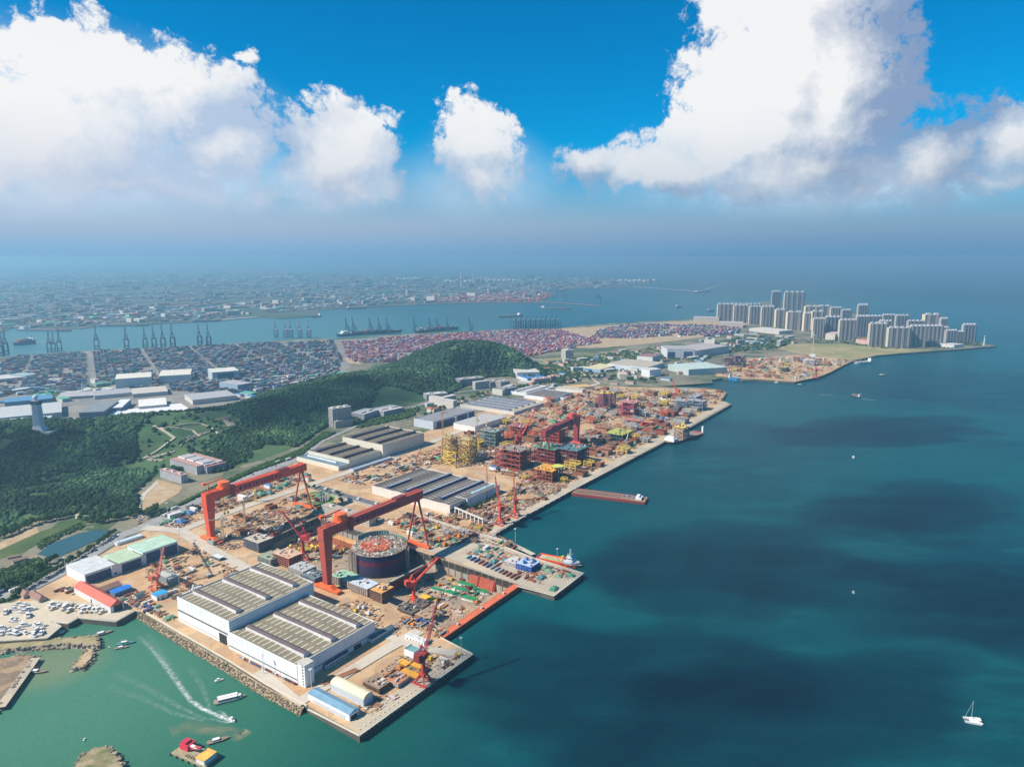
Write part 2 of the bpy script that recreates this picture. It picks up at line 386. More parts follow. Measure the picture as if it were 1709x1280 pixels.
M_RIP = ground_mat('rubble_stone', [(.24, .19, .14), (.33, .27, .19), (.15, .12, .09), (.09, .07, .05)], .1, .6, speck=.7)
MAIN = [(600, 1229), (790, 1092), (734, 1063), (748, 1054), (440, 905), (531, 864), (862, 976), (925, 995), (975, 957), (891, 931), (810, 900), (878, 860), (960, 815),
        (1100, 742), (1221, 674), (1205, 668), (1213, 655), (1195, 648), (1140, 646), (1099, 645), (1190, 639), (1188, 634), (1205, 631), (1240, 634), (1262, 634), (1326, 638),
        (1365, 630), (1386, 622), (1420, 604), (1465, 593), (1600, 583), (1662, 577.6), (1628, 569), (1590, 556), (1480, 535), (1400, 515), (1345, 505), (1280, 503), (1230, 515), (1197, 528),
        (1132, 534.5), (1081, 536), (958, 544.5), (935, 548), (850, 549.6), (765, 553), (671, 558), (566, 565), (528, 565), (420, 571), (297, 578.5), (176, 583.5), (25, 593.6), (-60, 605),
        (-400, 620), (-700, 800), (-700, 1120), (-60, 1075), (0, 1071), (80, 1065.5), (103, 1046), (87, 1038), (114, 1041.5), (131, 1032), (194, 1038), (226, 1020), (235, 1022)]
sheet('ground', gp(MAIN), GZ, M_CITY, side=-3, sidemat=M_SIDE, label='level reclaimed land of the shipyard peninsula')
FAR = [(0, 554.6), (24, 546), (136, 548.5), (161, 544.6), (252, 541), (372, 534.6), (430, 529.6), (465, 532), (536, 527), (531, 517), (576, 514.5), (654, 510.6), (714, 508), (797, 505.6),
       (895, 505.6), (925, 494), (928, 490), (900, 484), (991, 481.6), (1056, 479), (1104, 470), (1101, 466.5), (991, 463), (840, 460), (661, 461), (596, 458), (520, 455), (470, 449), (300, 438), (0, 434), (-900, 434), (-900, 570)]
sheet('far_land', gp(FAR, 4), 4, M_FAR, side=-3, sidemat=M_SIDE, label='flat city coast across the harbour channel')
# dock floor and walls
fl = -13.0
m = MB()
D = [Vector((q.x, q.y, 0)) for q in DK]
m.add([(q.x, q.y, fl) for q in D], [(3, 2, 1, 0)], (.34, .26, .18)); 
o = m.build('dock_floor', ground_mat('dock_floor_concrete', [(.40, .30, .21), (.30, .24, .18), (.24, .2, .17), (.12, .10, .09)], .03, .2, speck=.5)); tag(o, 'sunken concrete floor of the dry dock', None, None, 'structure')
M_DW = ground_mat('dock_wall_concrete', [(.36, .33, .28), (.30, .27, .23), (.40, .36, .3), (.14, .11, .09)], .03, .12, speck=.6)
m = MB()
for i in range(3):
    a, b_ = D[i], D[i + 1]; m.add([(a.x, a.y, fl), (b_.x, b_.y, fl), (b_.x, b_.y, GZ + .9), (a.x, a.y, GZ + .9)], [(0, 1, 2, 3)], (.3, .3, .3))
    d = (b_ - a).normalized(); nrm = Vector((-d.y, d.x, 0)) * (1 if (Vector((-d.y, d.x, 0)).dot((D[(i + 2) % 4] - a)) < 0) else -1)
    L = (b_ - a).length; k = 0
    while k < L - 2:
        q = a + d * k; m.bar((q.x - nrm.x * .3, q.y - nrm.y * .3, fl), (q.x - nrm.x * .3, q.y - nrm.y * .3, GZ), 1.1, (.25, .22, .19)); k += 12
    m.bar((a.x + nrm.x * .8, a.y + nrm.y * .8, GZ + .6), (b_.x + nrm.x * .8, b_.y + nrm.y * .8, GZ + .6), 1.6, (.55, .5, .42))
tag(m.build('dock_wall', M_DW), 'tall ribbed concrete retaining walls of the dry dock', 'dock wall', None, 'structure')
# gate
th = thing('dock_gate', 'orange red floating gate closing the dry dock from the sea', 'dock gate', gq0, math.atan2(gq1.y - gq0.y, gq1.x - gq0.x))
Lg = (gq1 - gq0).length; OR = (.62, .12, .05)
m = MB().box(0, -5, -13 - GZ, Lg, 4.5, .2, OR, (.66, .16, .07))
for k in range(12): m.box(k * Lg / 12, -5.6, -8, k * Lg / 12 + .8, -5, 0, (.5, .1, .05))
m.build('caisson', PAINT, th)
m = MB()
for yy in (-4.7, 4.2):
    m.bar((0, yy, 1.3), (Lg, yy, 1.3), .18, (.6, .15, .08))
    for k in range(25): m.bar((k * Lg / 24, yy, .2), (k * Lg / 24, yy, 1.3), .15, (.6, .15, .08))
m.build('railing', PAINT, th)
for k in (.2, .5, .8): MB().box(k * Lg, -1.5, .2, k * Lg + 3, 1.5, 2.4, (.5, .45, .4)).build('valve_house', PAINT, th)
# ---- sheets of the setting
zz = [GZ + .05]
def zone(name, pts, mat, label):
    zz[0] += .03
    return sheet(name, gp(pts, GZ), zz[0], mat, label=label)
YARD = [(600, 1226), (786, 1092), (733, 1062), (747, 1053), (441, 906), (440, 903), (531, 862.5), (862, 975), (925, 992), (971, 957), (890, 931.5), (808, 900), (877, 860), (958, 815), (1098, 741), (1217, 674), (1202, 669), (1208, 656), (1192, 650), (1098, 647), (960, 643), (905, 660),
        (760, 700), (700, 725), (500, 765), (430, 790), (340, 825), (240, 885), (100, 965), (20, 1005), (-40, 1050), (0, 1069), (79, 1064), (100, 1046), (84, 1038), (113, 1040), (130, 1030.5), (194, 1036), (224, 1019), (235, 1020)]
zone('yard_paving', YARD, M_YARD, 'sandy stained concrete paving of the shipyard')
zone('port_paving', [(0, 604), (25, 595), (176, 585), (420, 573), (566, 567), (765, 555), (935, 550), (1081, 538), (1195, 536), (1200, 548), (1090, 560), (1000, 575), (860, 592), (700, 600), (590, 605), (560, 640), (400, 675), (300, 700), (0, 720), (-200, 740), (-200, 640)], M_PORT, 'grey paving of the container port')
zone('port_apron', [(935, 549), (1120, 537), (1195, 534), (1250, 540), (1190, 560), (1100, 572), (1010, 580), (900, 580), (960, 562)], M_DIRT, 'pale open apron beyond the container stacks')
zone('far_yard_paving', [(1262, 633), (1326, 637), (1364, 629), (1385, 621), (1419, 603), (1400, 597), (1330, 592), (1230, 600), (1190, 612), (1195, 628)], M_YARD, 'sandy paving of the second yard on the far quay')
zone('meadow', [(1465, 592.5), (1420, 602), (1330, 590), (1290, 580), (1320, 574), (1400, 574), (1480, 580), (1560, 584)], ground_mat('dry_meadow', [(.34, .29, .14), (.24, .24, .10), (.40, .32, .19), (.14, .15, .07)], .006, .05, speck=.3), 'yellow green meadow in front of the tower blocks')
zone('grass_field', [(60, 655), (180, 640), (186, 648), (110, 662), (60, 668)], M_GRASS, 'narrow grass strip behind the observation tower')
zone('fields', [(905, 600), (1010, 588), (1110, 580), (1095, 592), (1010, 610), (900, 625), (880, 615)], ground_mat('waste_fields', [(.10, .14, .05), (.30, .26, .15), (.16, .16, .09), (.34, .29, .18)], .008, .06, speck=.4), 'overgrown waste fields behind the offshore yard')
zone('gravel_lot', [(565, 628), (640, 618), (650, 622), (620, 632), (575, 634)], M_DIRT, 'bare sandy lot at the foot of the hills')
zone('quarry_floor', [(575, 598), (612, 590), (630, 600), (600, 608), (582, 606)], M_DIRT, 'pale dusty lot beside the container port')
zone('bare_slope', [(135, 845), (165, 838), (205, 840), (200, 858), (165, 862), (138, 856)], M_DIRT, 'bare sandy clearing below the wooded hill')
zone('building_site', [(235, 830), (262, 800), (305, 812), (300, 822), (262, 845), (240, 858)], M_DIRT, 'dug up building site below the unfinished school')
zone('allotment', [(0, 910), (60, 890), (125, 868), (150, 870), (110, 885), (30, 925), (0, 932)], M_GRASS, 'grassy bank above the pond')
zone('work_strip', [(0, 905), (35, 890), (62, 880), (66, 888), (28, 905), (0, 918)], M_DIRT, 'bare earth strip beside the grassy bank')
pond = bpy.data.materials.new('pond_water'); pond.use_nodes = True; pp = pond.node_tree.nodes['Principled BSDF']
pp.inputs['Base Color'].default_value = (.035, .085, .085, 1); pp.inputs['Roughness'].default_value = .12
zone('pond', [(62, 925), (85, 908), (105, 900), (135, 890), (160, 884), (182, 886), (192, 882), (160, 902), (125, 918), (92, 932)], pond, 'grey green pond beside the main road')
zone('lawn', [(515, 822), (535, 820), (560, 826), (553, 846), (530, 845), (512, 838)], ground_mat('lawn_grass', [(.07, .22, .03), (.10, .26, .04), (.06, .18, .03), (.13, .2, .06)], .05, .4, speck=.3), 'bright green lawn around the monument')
zone('dock_side_paving', [(700, 880), (715, 870), (800, 895), (850, 905), (800, 925), (760, 915)], M_DIRT, 'sandy lot beside the dry dock')
zone('quay_apron', [(600, 1226), (786, 1092), (762, 1080), (580, 1212)], M_QUAY, 'light concrete apron along the pier edge')
zone('quay_strip', [(806, 901), (879, 859), (960, 815), (1100, 741), (1218, 674), (1208, 670), (1090, 735), (945, 811), (868, 853), (795, 896)], M_QUAY, 'light concrete strip along the outer quay')
zone('pier_apron', [(862, 976), (925, 993.5), (973, 957), (891, 931), (845, 916), (812, 903), (790, 905), (700, 915)], M_QUAY, 'light concrete deck of the outfitting pier')
zone('boatyard_paving', [(0, 1069), (79, 1064), (100, 1046), (84, 1038), (113, 1040), (130, 1030.5), (194, 1036), (222, 1020), (180, 1008), (80, 1000), (0, 1008), (-60, 1030)], ground_mat('boatyard_concrete', [(.50, .43, .33), (.55, .48, .37), (.44, .39, .32), (.3, .25, .2)], .03, .2, speck=.3), 'pale concrete boatyard beside the basin')
def road(name, px, w, mat, label, z=GZ + .9):
    for a, b_ in zip(px, px[1:]):
        A_, B_ = G(*a), G(*b_); occupy(A_, math.atan2(B_.y - A_.y, B_.x - A_.x), 0, -w / 2 + 3, (B_ - A_).length, w / 2 - 3)
    zz[0] += .03; return ribbon(name, px, w, zz[0], mat, label=label)
road('road', [(-60, 1010), (40, 985), (100, 955), (150, 925), (200, 893), (240, 880), (300, 850), (360, 822), (430, 790), (500, 765), (520, 758)], 26, M_ROAD, 'main coast road curving past the shipyard')
road('road', [(240, 880), (300, 885), (350, 915), (420, 955), (470, 985)], 20, M_LROAD, 'pale works road down past the painting hall')
road('road', [(290, 890), (345, 868), (430, 838), (520, 808), (620, 775), (720, 738), (800, 706), (880, 676), (960, 650), (1000, 640)], 17, M_LROAD, 'long pale works road through the whole yard')
road('road', [(500, 765), (540, 735), (620, 700), (700, 676), (760, 655), (900, 640)], 12, M_ROAD, 'narrow road along the foot of the hills')
road('road', [(235, 865), (230, 845), (240, 825), (262, 805)], 9, M_LROAD, 'short lane up to the unfinished school')
road('road', [(470, 985), (560, 1030), (700, 1080), (760, 1090)], 12, M_LROAD, 'works road between the great hall and the dock blocks')
road('road', [(430, 1120), (500, 1170), (640, 1085), (700, 1052)], 16, M_LROAD, 'works road round the lower hall to the pier')
road('road', [(1000, 640), (960, 615), (900, 600), (860, 596)], 9, M_LROAD, 'lane running back from the offshore yard')
road('road', [(130, 865), (130, 848), (120, 838), (107, 833)], 7, M_LROAD, 'winding track on the hill above the pond')
road('road', [(700, 860), (760, 880), (850, 905), (890, 925)], 9, M_LROAD, 'works lane from the second hall to the pier')
# road markings
mk = MB()
pl = [G(x, y) for x, y in [(-60, 1010), (40, 985), (100, 955), (150, 925), (200, 893), (240, 880), (300, 850), (360, 822), (430, 790), (500, 765)]]
for a, b_ in zip(pl, pl[1:]):
    d = (b_ - a); L = d.length; d.normalize(); n = Vector((-d.y, d.x, 0))
    for off in (-6, 0, 6):
        k = 0
        while k < L:
            q = a + d * k + n * off; e = q + d * (6 if off else 12); mk.add([(q - n * .25).to_tuple()[:2] + (zz[0] + .06,), (e - n * .25).to_tuple()[:2] + (zz[0] + .06,), (e + n * .25).to_tuple()[:2] + (zz[0] + .06,), (q + n * .25).to_tuple()[:2] + (zz[0] + .06,)], [(0, 1, 2, 3)], (.75, .75, .7)); k += 12
tag(mk.build('lane_markings', WALL), 'white lane lines of the coast road', None, None, 'structure')
# ---- breakwaters and small shores
def mound(name, px, ztop, mat, topmat, label, spread=5):
    P0 = gp(px, 2); c = sum(P0, Vector()) / len(P0)
    o = sheet(name, P0, ztop, topmat, kind=None, label=None, side=None)
    me = MB(); n = len(P0)
    # widening rubble slope built as quads outwards (normals from polygon edges)
    area = sum(P0[i].x * P0[(i + 1) % n].y - P0[(i + 1) % n].x * P0[i].y for i in range(n)); sg = 1 if area < 0 else -1
    out_ = []
    for i in range(n):
        d = (P0[(i + 1) % n] - P0[i - 1]).normalized(); out_.append(P0[i] + Vector((-d.y, d.x, 0)) * spread * sg)
    for i in range(n):
        j = (i + 1) % n; seg = 8
        L = (P0[j] - P0[i]).length; seg = max(1, int(L / 5))
        for k in range(seg):
            a = P0[i].lerp(P0[j], k / seg); b_ = P0[i].lerp(P0[j], (k + 1) / seg); a2 = out_[i].lerp(out_[j], k / seg); b2 = out_[i].lerp(out_[j], (k + 1) / seg)
            me.add([(a.x, a.y, ztop), (b_.x, b_.y, ztop), (b2.x, b2.y, -2), (a2.x, a2.y, -2)], [(0, 1, 2, 3)], (.3, .25, .2))
            for r_ in range(3):
                f = random.random(); q = a.lerp(a2, f); zc = ztop * (1 - f) - 2 * f; s_ = random.uniform(.8, 2.0)
                cc = random.uniform(.12, .34); me.box(q.x - s_, q.y - s_, zc - 1, q.x + s_, q.y + s_, zc + s_ * .7, (cc * 1.15, cc * .95, cc * .7), rot=random.random() * 3)
    s2 = me.build('rubble_slope', pmat('rubble', .95, 0, .3, .4, .1)); s2.parent = o
    o['category'] = 'breakwater'; o['label'] = label; return o
mound('breakwater', [(-30, 1090), (-30, 1080), (140, 1064), (163, 1066), (164, 1079), (142, 1077), (90, 1077)], 4, M_RIP, ground_mat('mound_top', [(.30, .26, .13), (.36, .30, .18), (.2, .2, .09), (.5, .42, .3)], .05, .4, speck=.4), 'long narrow stone breakwater with a squared end closing the boat basin')
mound('breakwater', [(146, 1084), (155, 1084), (152, 1100), (137, 1114), (126, 1115), (128, 1106), (138, 1097)], 3.5, M_RIP, M_DIRT, 'short curved rubble spur turning off the breakwater end')
mound('shore', [(-90, 1130), (0, 1102), (30, 1096), (58, 1096), (52, 1106), (10, 1165), (-15, 1195), (-90, 1260)], 4, M_RIP, ground_mat('shore_top', [(.24, .16, .11), (.36, .26, .15), (.14, .11, .09), (.5, .42, .3)], .03, .2, speck=.5), 'brown stony spit with a grey slipway at the left edge')
mound('shore', [(115, 1300), (140, 1262), (158, 1252), (177, 1249), (195, 1266), (215, 1300)], 4.5, M_RIP, ground_mat('shore_top2', [(.12, .15, .06), (.36, .28, .18), (.2, .18, .1), (.5, .4, .28)], .05, .3, speck=.4), 'rocky headland with a low wall at the bottom of the view')
o = ribbon('slipway', [(60, 1097), (0, 1180)], 9, 4.15, M_QUAY, label='long grey concrete slipway down the stony spit')
# riprap bank along the basin side of the yard
me = MB(); bank = [G(233, 1020), G(300, 1061), G(380, 1107), G(440, 1145), G(508, 1181)]
for a, b_ in zip(bank, bank[1:]):
    d = (b_ - a); L = d.length; d.normalize(); n = Vector((d.y, -d.x, 0)); seg = int(L / 3)
    for k in range(seg):
        q = a + d * k * 3
        me.add([tuple(q - n * 1), tuple(q + d * 3 - n * 1), tuple((q + d * 3 + n * 7).to_2d()) + (-2,), tuple((q + n * 7).to_2d()) + (-2,)], [(0, 3, 2, 1)], (.33, .26, .17))
        for r_ in range(12):
            f = random.random(); w_ = q + n * (f * 7 + random.uniform(-.5, .5)) + d * random.uniform(0, 3); zc = GZ - .5 - f * 7.2; s_ = random.uniform(.3, .8)
            cc = random.uniform(.12, .28); me.box(w_.x - s_, w_.y - s_, zc - .6, w_.x + s_, w_.y + s_, zc + s_ * .55, (cc * 1.25, cc * .98, cc * .68), rot=random.random() * 3)
tag(me.build('rock_armour', pmat('rubble', .95)), 'brown boulder bank along the basin side of the yard', 'sea defence', None, 'stuff')
me = MB()
for a, b_ in zip(bank, bank[1:]):
    d = (b_ - a).normalized(); n = Vector((d.y, -d.x, 0)); me.bar(a - n * 3 + Vector((0, 0, .8)), b_ - n * 3 + Vector((0, 0, .8)), 1.0, (.62, .56, .46), 1.6)
tag(me.build('parapet_wall', CONC), 'low concrete parapet wall above the boulder bank', 'wall')
# quay edge kerbs
def kerb(px, label, w=1.2, h=.5, col=(.62, .57, .48)):
    P_ = [G(x, y) for x, y in px]; mm = MB()
    for a, b_ in zip(P_, P_[1:]):
        mm.bar(a + Vector((0, 0, h)), b_ + Vector((0, 0, h)), w, col, 2 * h)
    tag(mm.build('quay_kerb', CONC), label, 'kerb', None, 'structure'); return P_
kerb([(514, 1184), (600, 1228), (789, 1092), (735, 1064)], 'pale kerb round the near pier')
kerb([(862, 978), (925, 994.5), (974, 957), (891, 931.5), (811, 900.5)], 'pale kerb round the outfitting pier')
kerb([(811, 900.5), (878, 860.5), (960, 815.5), (1100, 742.5), (1220, 675)], 'pale kerb along the outer quay')
kerb([(0, 1070), (79, 1065), (102, 1046), (88, 1038), (114, 1041), (131, 1031.5), (194, 1037.5), (225, 1020)], 'pale kerb round the boatyard')
fd = MB().tube((0, 0, -3.5), (0, 0, .2), .8, (.03, .03, .03), n=8); fd.bar((-.9, 0, -.5), (.9, 0, -.5), .3, (.1, .1, .1))
fen = None
def fenders(pa, pb, n, label):
    global fen
    a, b_ = G(*pa), G(*pb); d = (b_ - a).normalized(); nn_ = Vector((d.y, -d.x, 0)) * .9
    for k in range(n):
        q = a.lerp(b_, (k + .5) / n) + nn_
        if fen is None: fen = fd.build('quay_fender', PAINT); o = fen
        else: o = fen.copy(); COL.objects.link(o)
        o.location = q; tag(o, label, 'fender', 'black fenders on the quay walls')
fenders((600, 1229), (790, 1092.5), 34, 'black rubber fender on the wall of the near pier')
fenders((925, 995.5), (975, 958), 12, 'black rubber fender on the end of the outfitting pier')
# bollards along the near pier
bo = MB().tube((0, 0, 0), (0, 0, .9), .45, (.75, .72, .68), n=8).tube((0, 0, .9), (0, 0, 1.25), .75, (.75, .72, .68), n=8); first = None
for pa, pb, n, lb in (((596, 1221), (779, 1091), 26, 'white mooring bollard on the edge of the near pier'), ((926, 990), (969, 957), 9, 'white mooring bollard at the end of the outfitting pier'), ((815, 899), (1090, 743), 34, 'white mooring bollard along the outer quay')):
    for k in range(n):
        q = G(*pa).lerp(G(*pb), (k + .5) / n)
        if first is None: first = bo.build('bollard', PAINT); o = first
        else: o = first.copy(); COL.objects.link(o)
        o.location = q + Vector((0, 0, .6)); o.scale = (.8, .8, 1); tag(o, lb, 'bollard', 'white bollards along the quays')
# ---- hills
HP = [G(0, 893), G(60, 870), G(130, 858), G(200, 866), G(232, 852), G(236, 815), G(262, 792), G(300, 785), G(362, 790), G(430, 770), G(500, 745), G(545, 712), G(600, 706), G(640, 690), G(700, 672), G(760, 655), G(800, 632), G(850, 628), G(905, 640),
      G(915, 615), G(890, 604), Vector((60, 2760, 6)), Vector((-60, 2960, 6)), Vector((-330, 2960, 6)), Vector((-560, 2560, 6)), Vector((-760, 2260, 6)), G(400, 672), G(330, 694), Vector((-1050, 1690, 6)), G(0, 712), G(-250, 730), G(-400, 850), G(-200, 930)]
HPn = np.array([(q.x, q.y) for q in HP])
def sdist(X, Y):
    """signed distance, positive inside"""
    n = len(HPn); dmin = np.full(X.shape, 1e9); ins = np.zeros(X.shape, bool)
    for i in range(n):
        a = HPn[i]; b_ = HPn[(i + 1) % n]; e = b_ - a; tt = np.clip(((X - a[0]) * e[0] + (Y - a[1]) * e[1]) / (e @ e), 0, 1)
        dmin = np.minimum(dmin, np.hypot(X - a[0] - tt * e[0], Y - a[1] - tt * e[1]))
        c_ = ((a[1] > Y) != (b_[1] > Y)) & (X < (b_[0] - a[0]) * (Y - a[1]) / (b_[1] - a[1] + 1e-9) + a[0]); ins ^= c_
    return np.where(ins, dmin, -dmin)
def gau(X, Y, cx, cy, amp, s1, s2, ang):
    c_, s_ = math.cos(R(ang)), math.sin(R(ang)); u = (X - cx) * c_ + (Y - cy) * s_; v = -(X - cx) * s_ + (Y - cy) * c_
    return amp * np.exp(-(u / s1) ** 2 / 2 - (v / s2) ** 2 / 2)
def vnoise(X, Y, sc, seed):
    rs = np.random.RandomState(seed); T = rs.rand(64, 64); x = X / sc; y = Y / sc; xi = np.floor(x).astype(int); yi = np.floor(y).astype(int); fx = x - xi; fy = y - yi
    fx = fx * fx * (3 - 2 * fx); fy = fy * fy * (3 - 2 * fy); g_ = lambda a, b_: T[a % 64, b_ % 64]
    return (g_(xi, yi) * (1 - fx) + g_(xi + 1, yi) * fx) * (1 - fy) + (g_(xi, yi + 1) * (1 - fx) + g_(xi + 1, yi + 1) * fx) * fy
def hill(X, Y):
    X = np.asarray(X, float); Y = np.asarray(Y, float)
    h = gau(X, Y, -205, 2640, 92, 165, 140, 20) + gau(X, Y, -40, 2680, 22, 120, 90, 0) + gau(X, Y, -500, 2180, 44, 240, 120, 54) + gau(X, Y, -700, 1800, 16, 180, 90, 54) + gau(X, Y, -1080, 1540, 40, 280, 120, 30) + gau(X, Y, -1300, 1350, 28, 250, 160, 40)
    h = h + 5 + (vnoise(X, Y, 130, 1) - .5) * 14 + (vnoise(X, Y, 45, 2) - .5) * 6
    sd_ = sdist(X, Y); f = np.clip((sd_) / 110, 0, 1); f = f * f * (3 - 2 * f)
    return np.where(sd_ > -6, GZ - .8 + np.maximum(h, 2) * f + np.clip(sd_ * .3, -1, 1.2), GZ - 2)
x0, x1, y0, y1 = -1900, 200, 950, 3000; NX, NY = 300, 290
gx, gy = np.meshgrid(np.linspace(x0, x1, NX), np.linspace(y0, y1, NY)); gz = hill(gx, gy); sdg = sdist(gx, gy)
vs = np.stack([gx.ravel(), gy.ravel(), gz.ravel()], 1); idx = np.arange(NX * NY).reshape(NY, NX)
q = np.stack([idx[:-1, :-1], idx[:-1, 1:], idx[1:, 1:], idx[1:, :-1]], -1).reshape(-1, 4)
keep = (sdg.ravel()[q] > -8).any(1); q = q[keep]
me = bpy.data.meshes.new('hills'); me.from_pydata(vs.tolist(), [], q.tolist()); me.materials.append(M_HILL); me.shade_smooth()
o = bpy.data.objects.new('hills', me); COL.objects.link(o); tag(o, 'wooded hills between the yard and the container port', None, None, 'structure')
def H1(x, y): return float(hill(np.array([x]), np.array([y]))[0])
# ---- forest: many leaf clumps in one mesh per slope
def ico(sub):
    import bmesh
    bm = bmesh.new(); bmesh.ops.create_icosphere(bm, subdivisions=sub, radius=1); v = np.array([w.co[:] for w in bm.verts]); f = np.array([[w.index for w in a.verts] for a in bm.faces]); bm.free(); return v, f
def clumps(name, C, Rr, cols, sub, mat, label, cat, kind='stuff', jag=.28):
    V, F = ico(sub); n = len(C); k = len(V)
    jit = 1 + (np.random.rand(n, k, 1) - .5) * 2 * jag
    vv = V[None] * jit * Rr[:, None, :] + C[:, None, :]; ff = F[None] + (np.arange(n) * k)[:, None, None]
    me = bpy.data.meshes.new(name); nf = n * len(F)
    me.vertices.add(n * k); me.vertices.foreach_set('co', vv.astype(np.float32).ravel())
    me.loops.add(nf * 3); me.loops.foreach_set('vertex_index', ff.astype(np.int32).ravel())
    me.polygons.add(nf); me.polygons.foreach_set('loop_start', (np.arange(nf) * 3).astype(np.int32)); me.polygons.foreach_set('loop_total', np.full(nf, 3, np.int32))
    me.update(calc_edges=True); at = me.color_attributes.new('Col', 'FLOAT_COLOR', 'CORNER')
    cc = np.ones((n, 4), np.float32); cc[:, :3] = cols; at.data.foreach_set('color', np.repeat(cc, len(F) * 3, axis=0).ravel())
    me.materials.append(mat); o = bpy.data.objects.new(name, me); COL.objects.link(o); tag(o, label, cat, None, kind); return o
def leafcols(n, a=(.016, .042, .014), b_=(.055, .095, .028)):
    t_ = np.random.rand(n, 1) ** 1.6; return np.array(a) * (1 - t_) + np.array(b_) * t_
TERR = [G(226, 772, 20), G(228, 735, 25), G(262, 706, 25), G(385, 697, 25), G(398, 708, 25), G(345, 742, 20), G(310, 768, 15), G(262, 790, 12)]
TERR2 = [G(395, 690, 20), G(440, 668, 20), G(560, 622, 25), G(600, 632, 30), G(500, 662, 30), G(430, 694, 25)]
TERR2n = [(q.x, q.y) for q in TERR2]
TERRn = [(q.x, q.y) for q in TERR]
def forest(xr, yr, n, rmin, rmax, sub, label, extra=None):
    X = np.random.uniform(xr[0], xr[1], n * 4); Y = np.random.uniform(yr[0], yr[1], n * 4); s_ = sdist(X, Y)
    ok = (s_ > 3) & ((vnoise(X, Y, 40, 5) > .36) | (vnoise(X, Y, 13, 6) > .5))
    X, Y = X[ok][:n], Y[ok][:n]
    ok = np.array([(not inpoly(a, b_, TERRn) or random.random() < .04) and (not inpoly(a, b_, TERR2n) or random.random() < .35) for a, b_ in zip(X, Y)]); X, Y = X[ok], Y[ok]
    Z = hill(X, Y); n = len(X); r = np.random.uniform(rmin, rmax, n) * (.7 + .6 * vnoise(X, Y, 60, 8))
    C = np.stack([X, Y, Z + r * .45], 1); cols = leafcols(n, (.014, .045, .022), (.055, .105, .045)) * (.4 + 1.15 * vnoise(X, Y, 90, 9))[:, None]
    cols = cols * (1 + np.clip(vnoise(X, Y, 24, 14) - .55, 0, 1)[:, None] * np.array([3.2, 2.0, 1.2]) * (vnoise(X, Y, 110, 15) > .45)[:, None])
    return clumps('forest', C, np.stack([r, r, r * np.random.uniform(.7, 1.2, n)], 1), cols, sub, LEAF, label, 'forest')
forest((-1800, -560), (980, 1560), 26000, 1.5, 5.2, 1, 'dense dark green forest covering the near left hill')
forest((-1500, -400), (1560, 2150), 17000, 3, 6.0, 1, 'dark green forest on the ridge behind the unfinished school')
forest((-900, 200), (2150, 3000), 14000, 4, 8, 1, 'dark green forest on the far rounded hill')
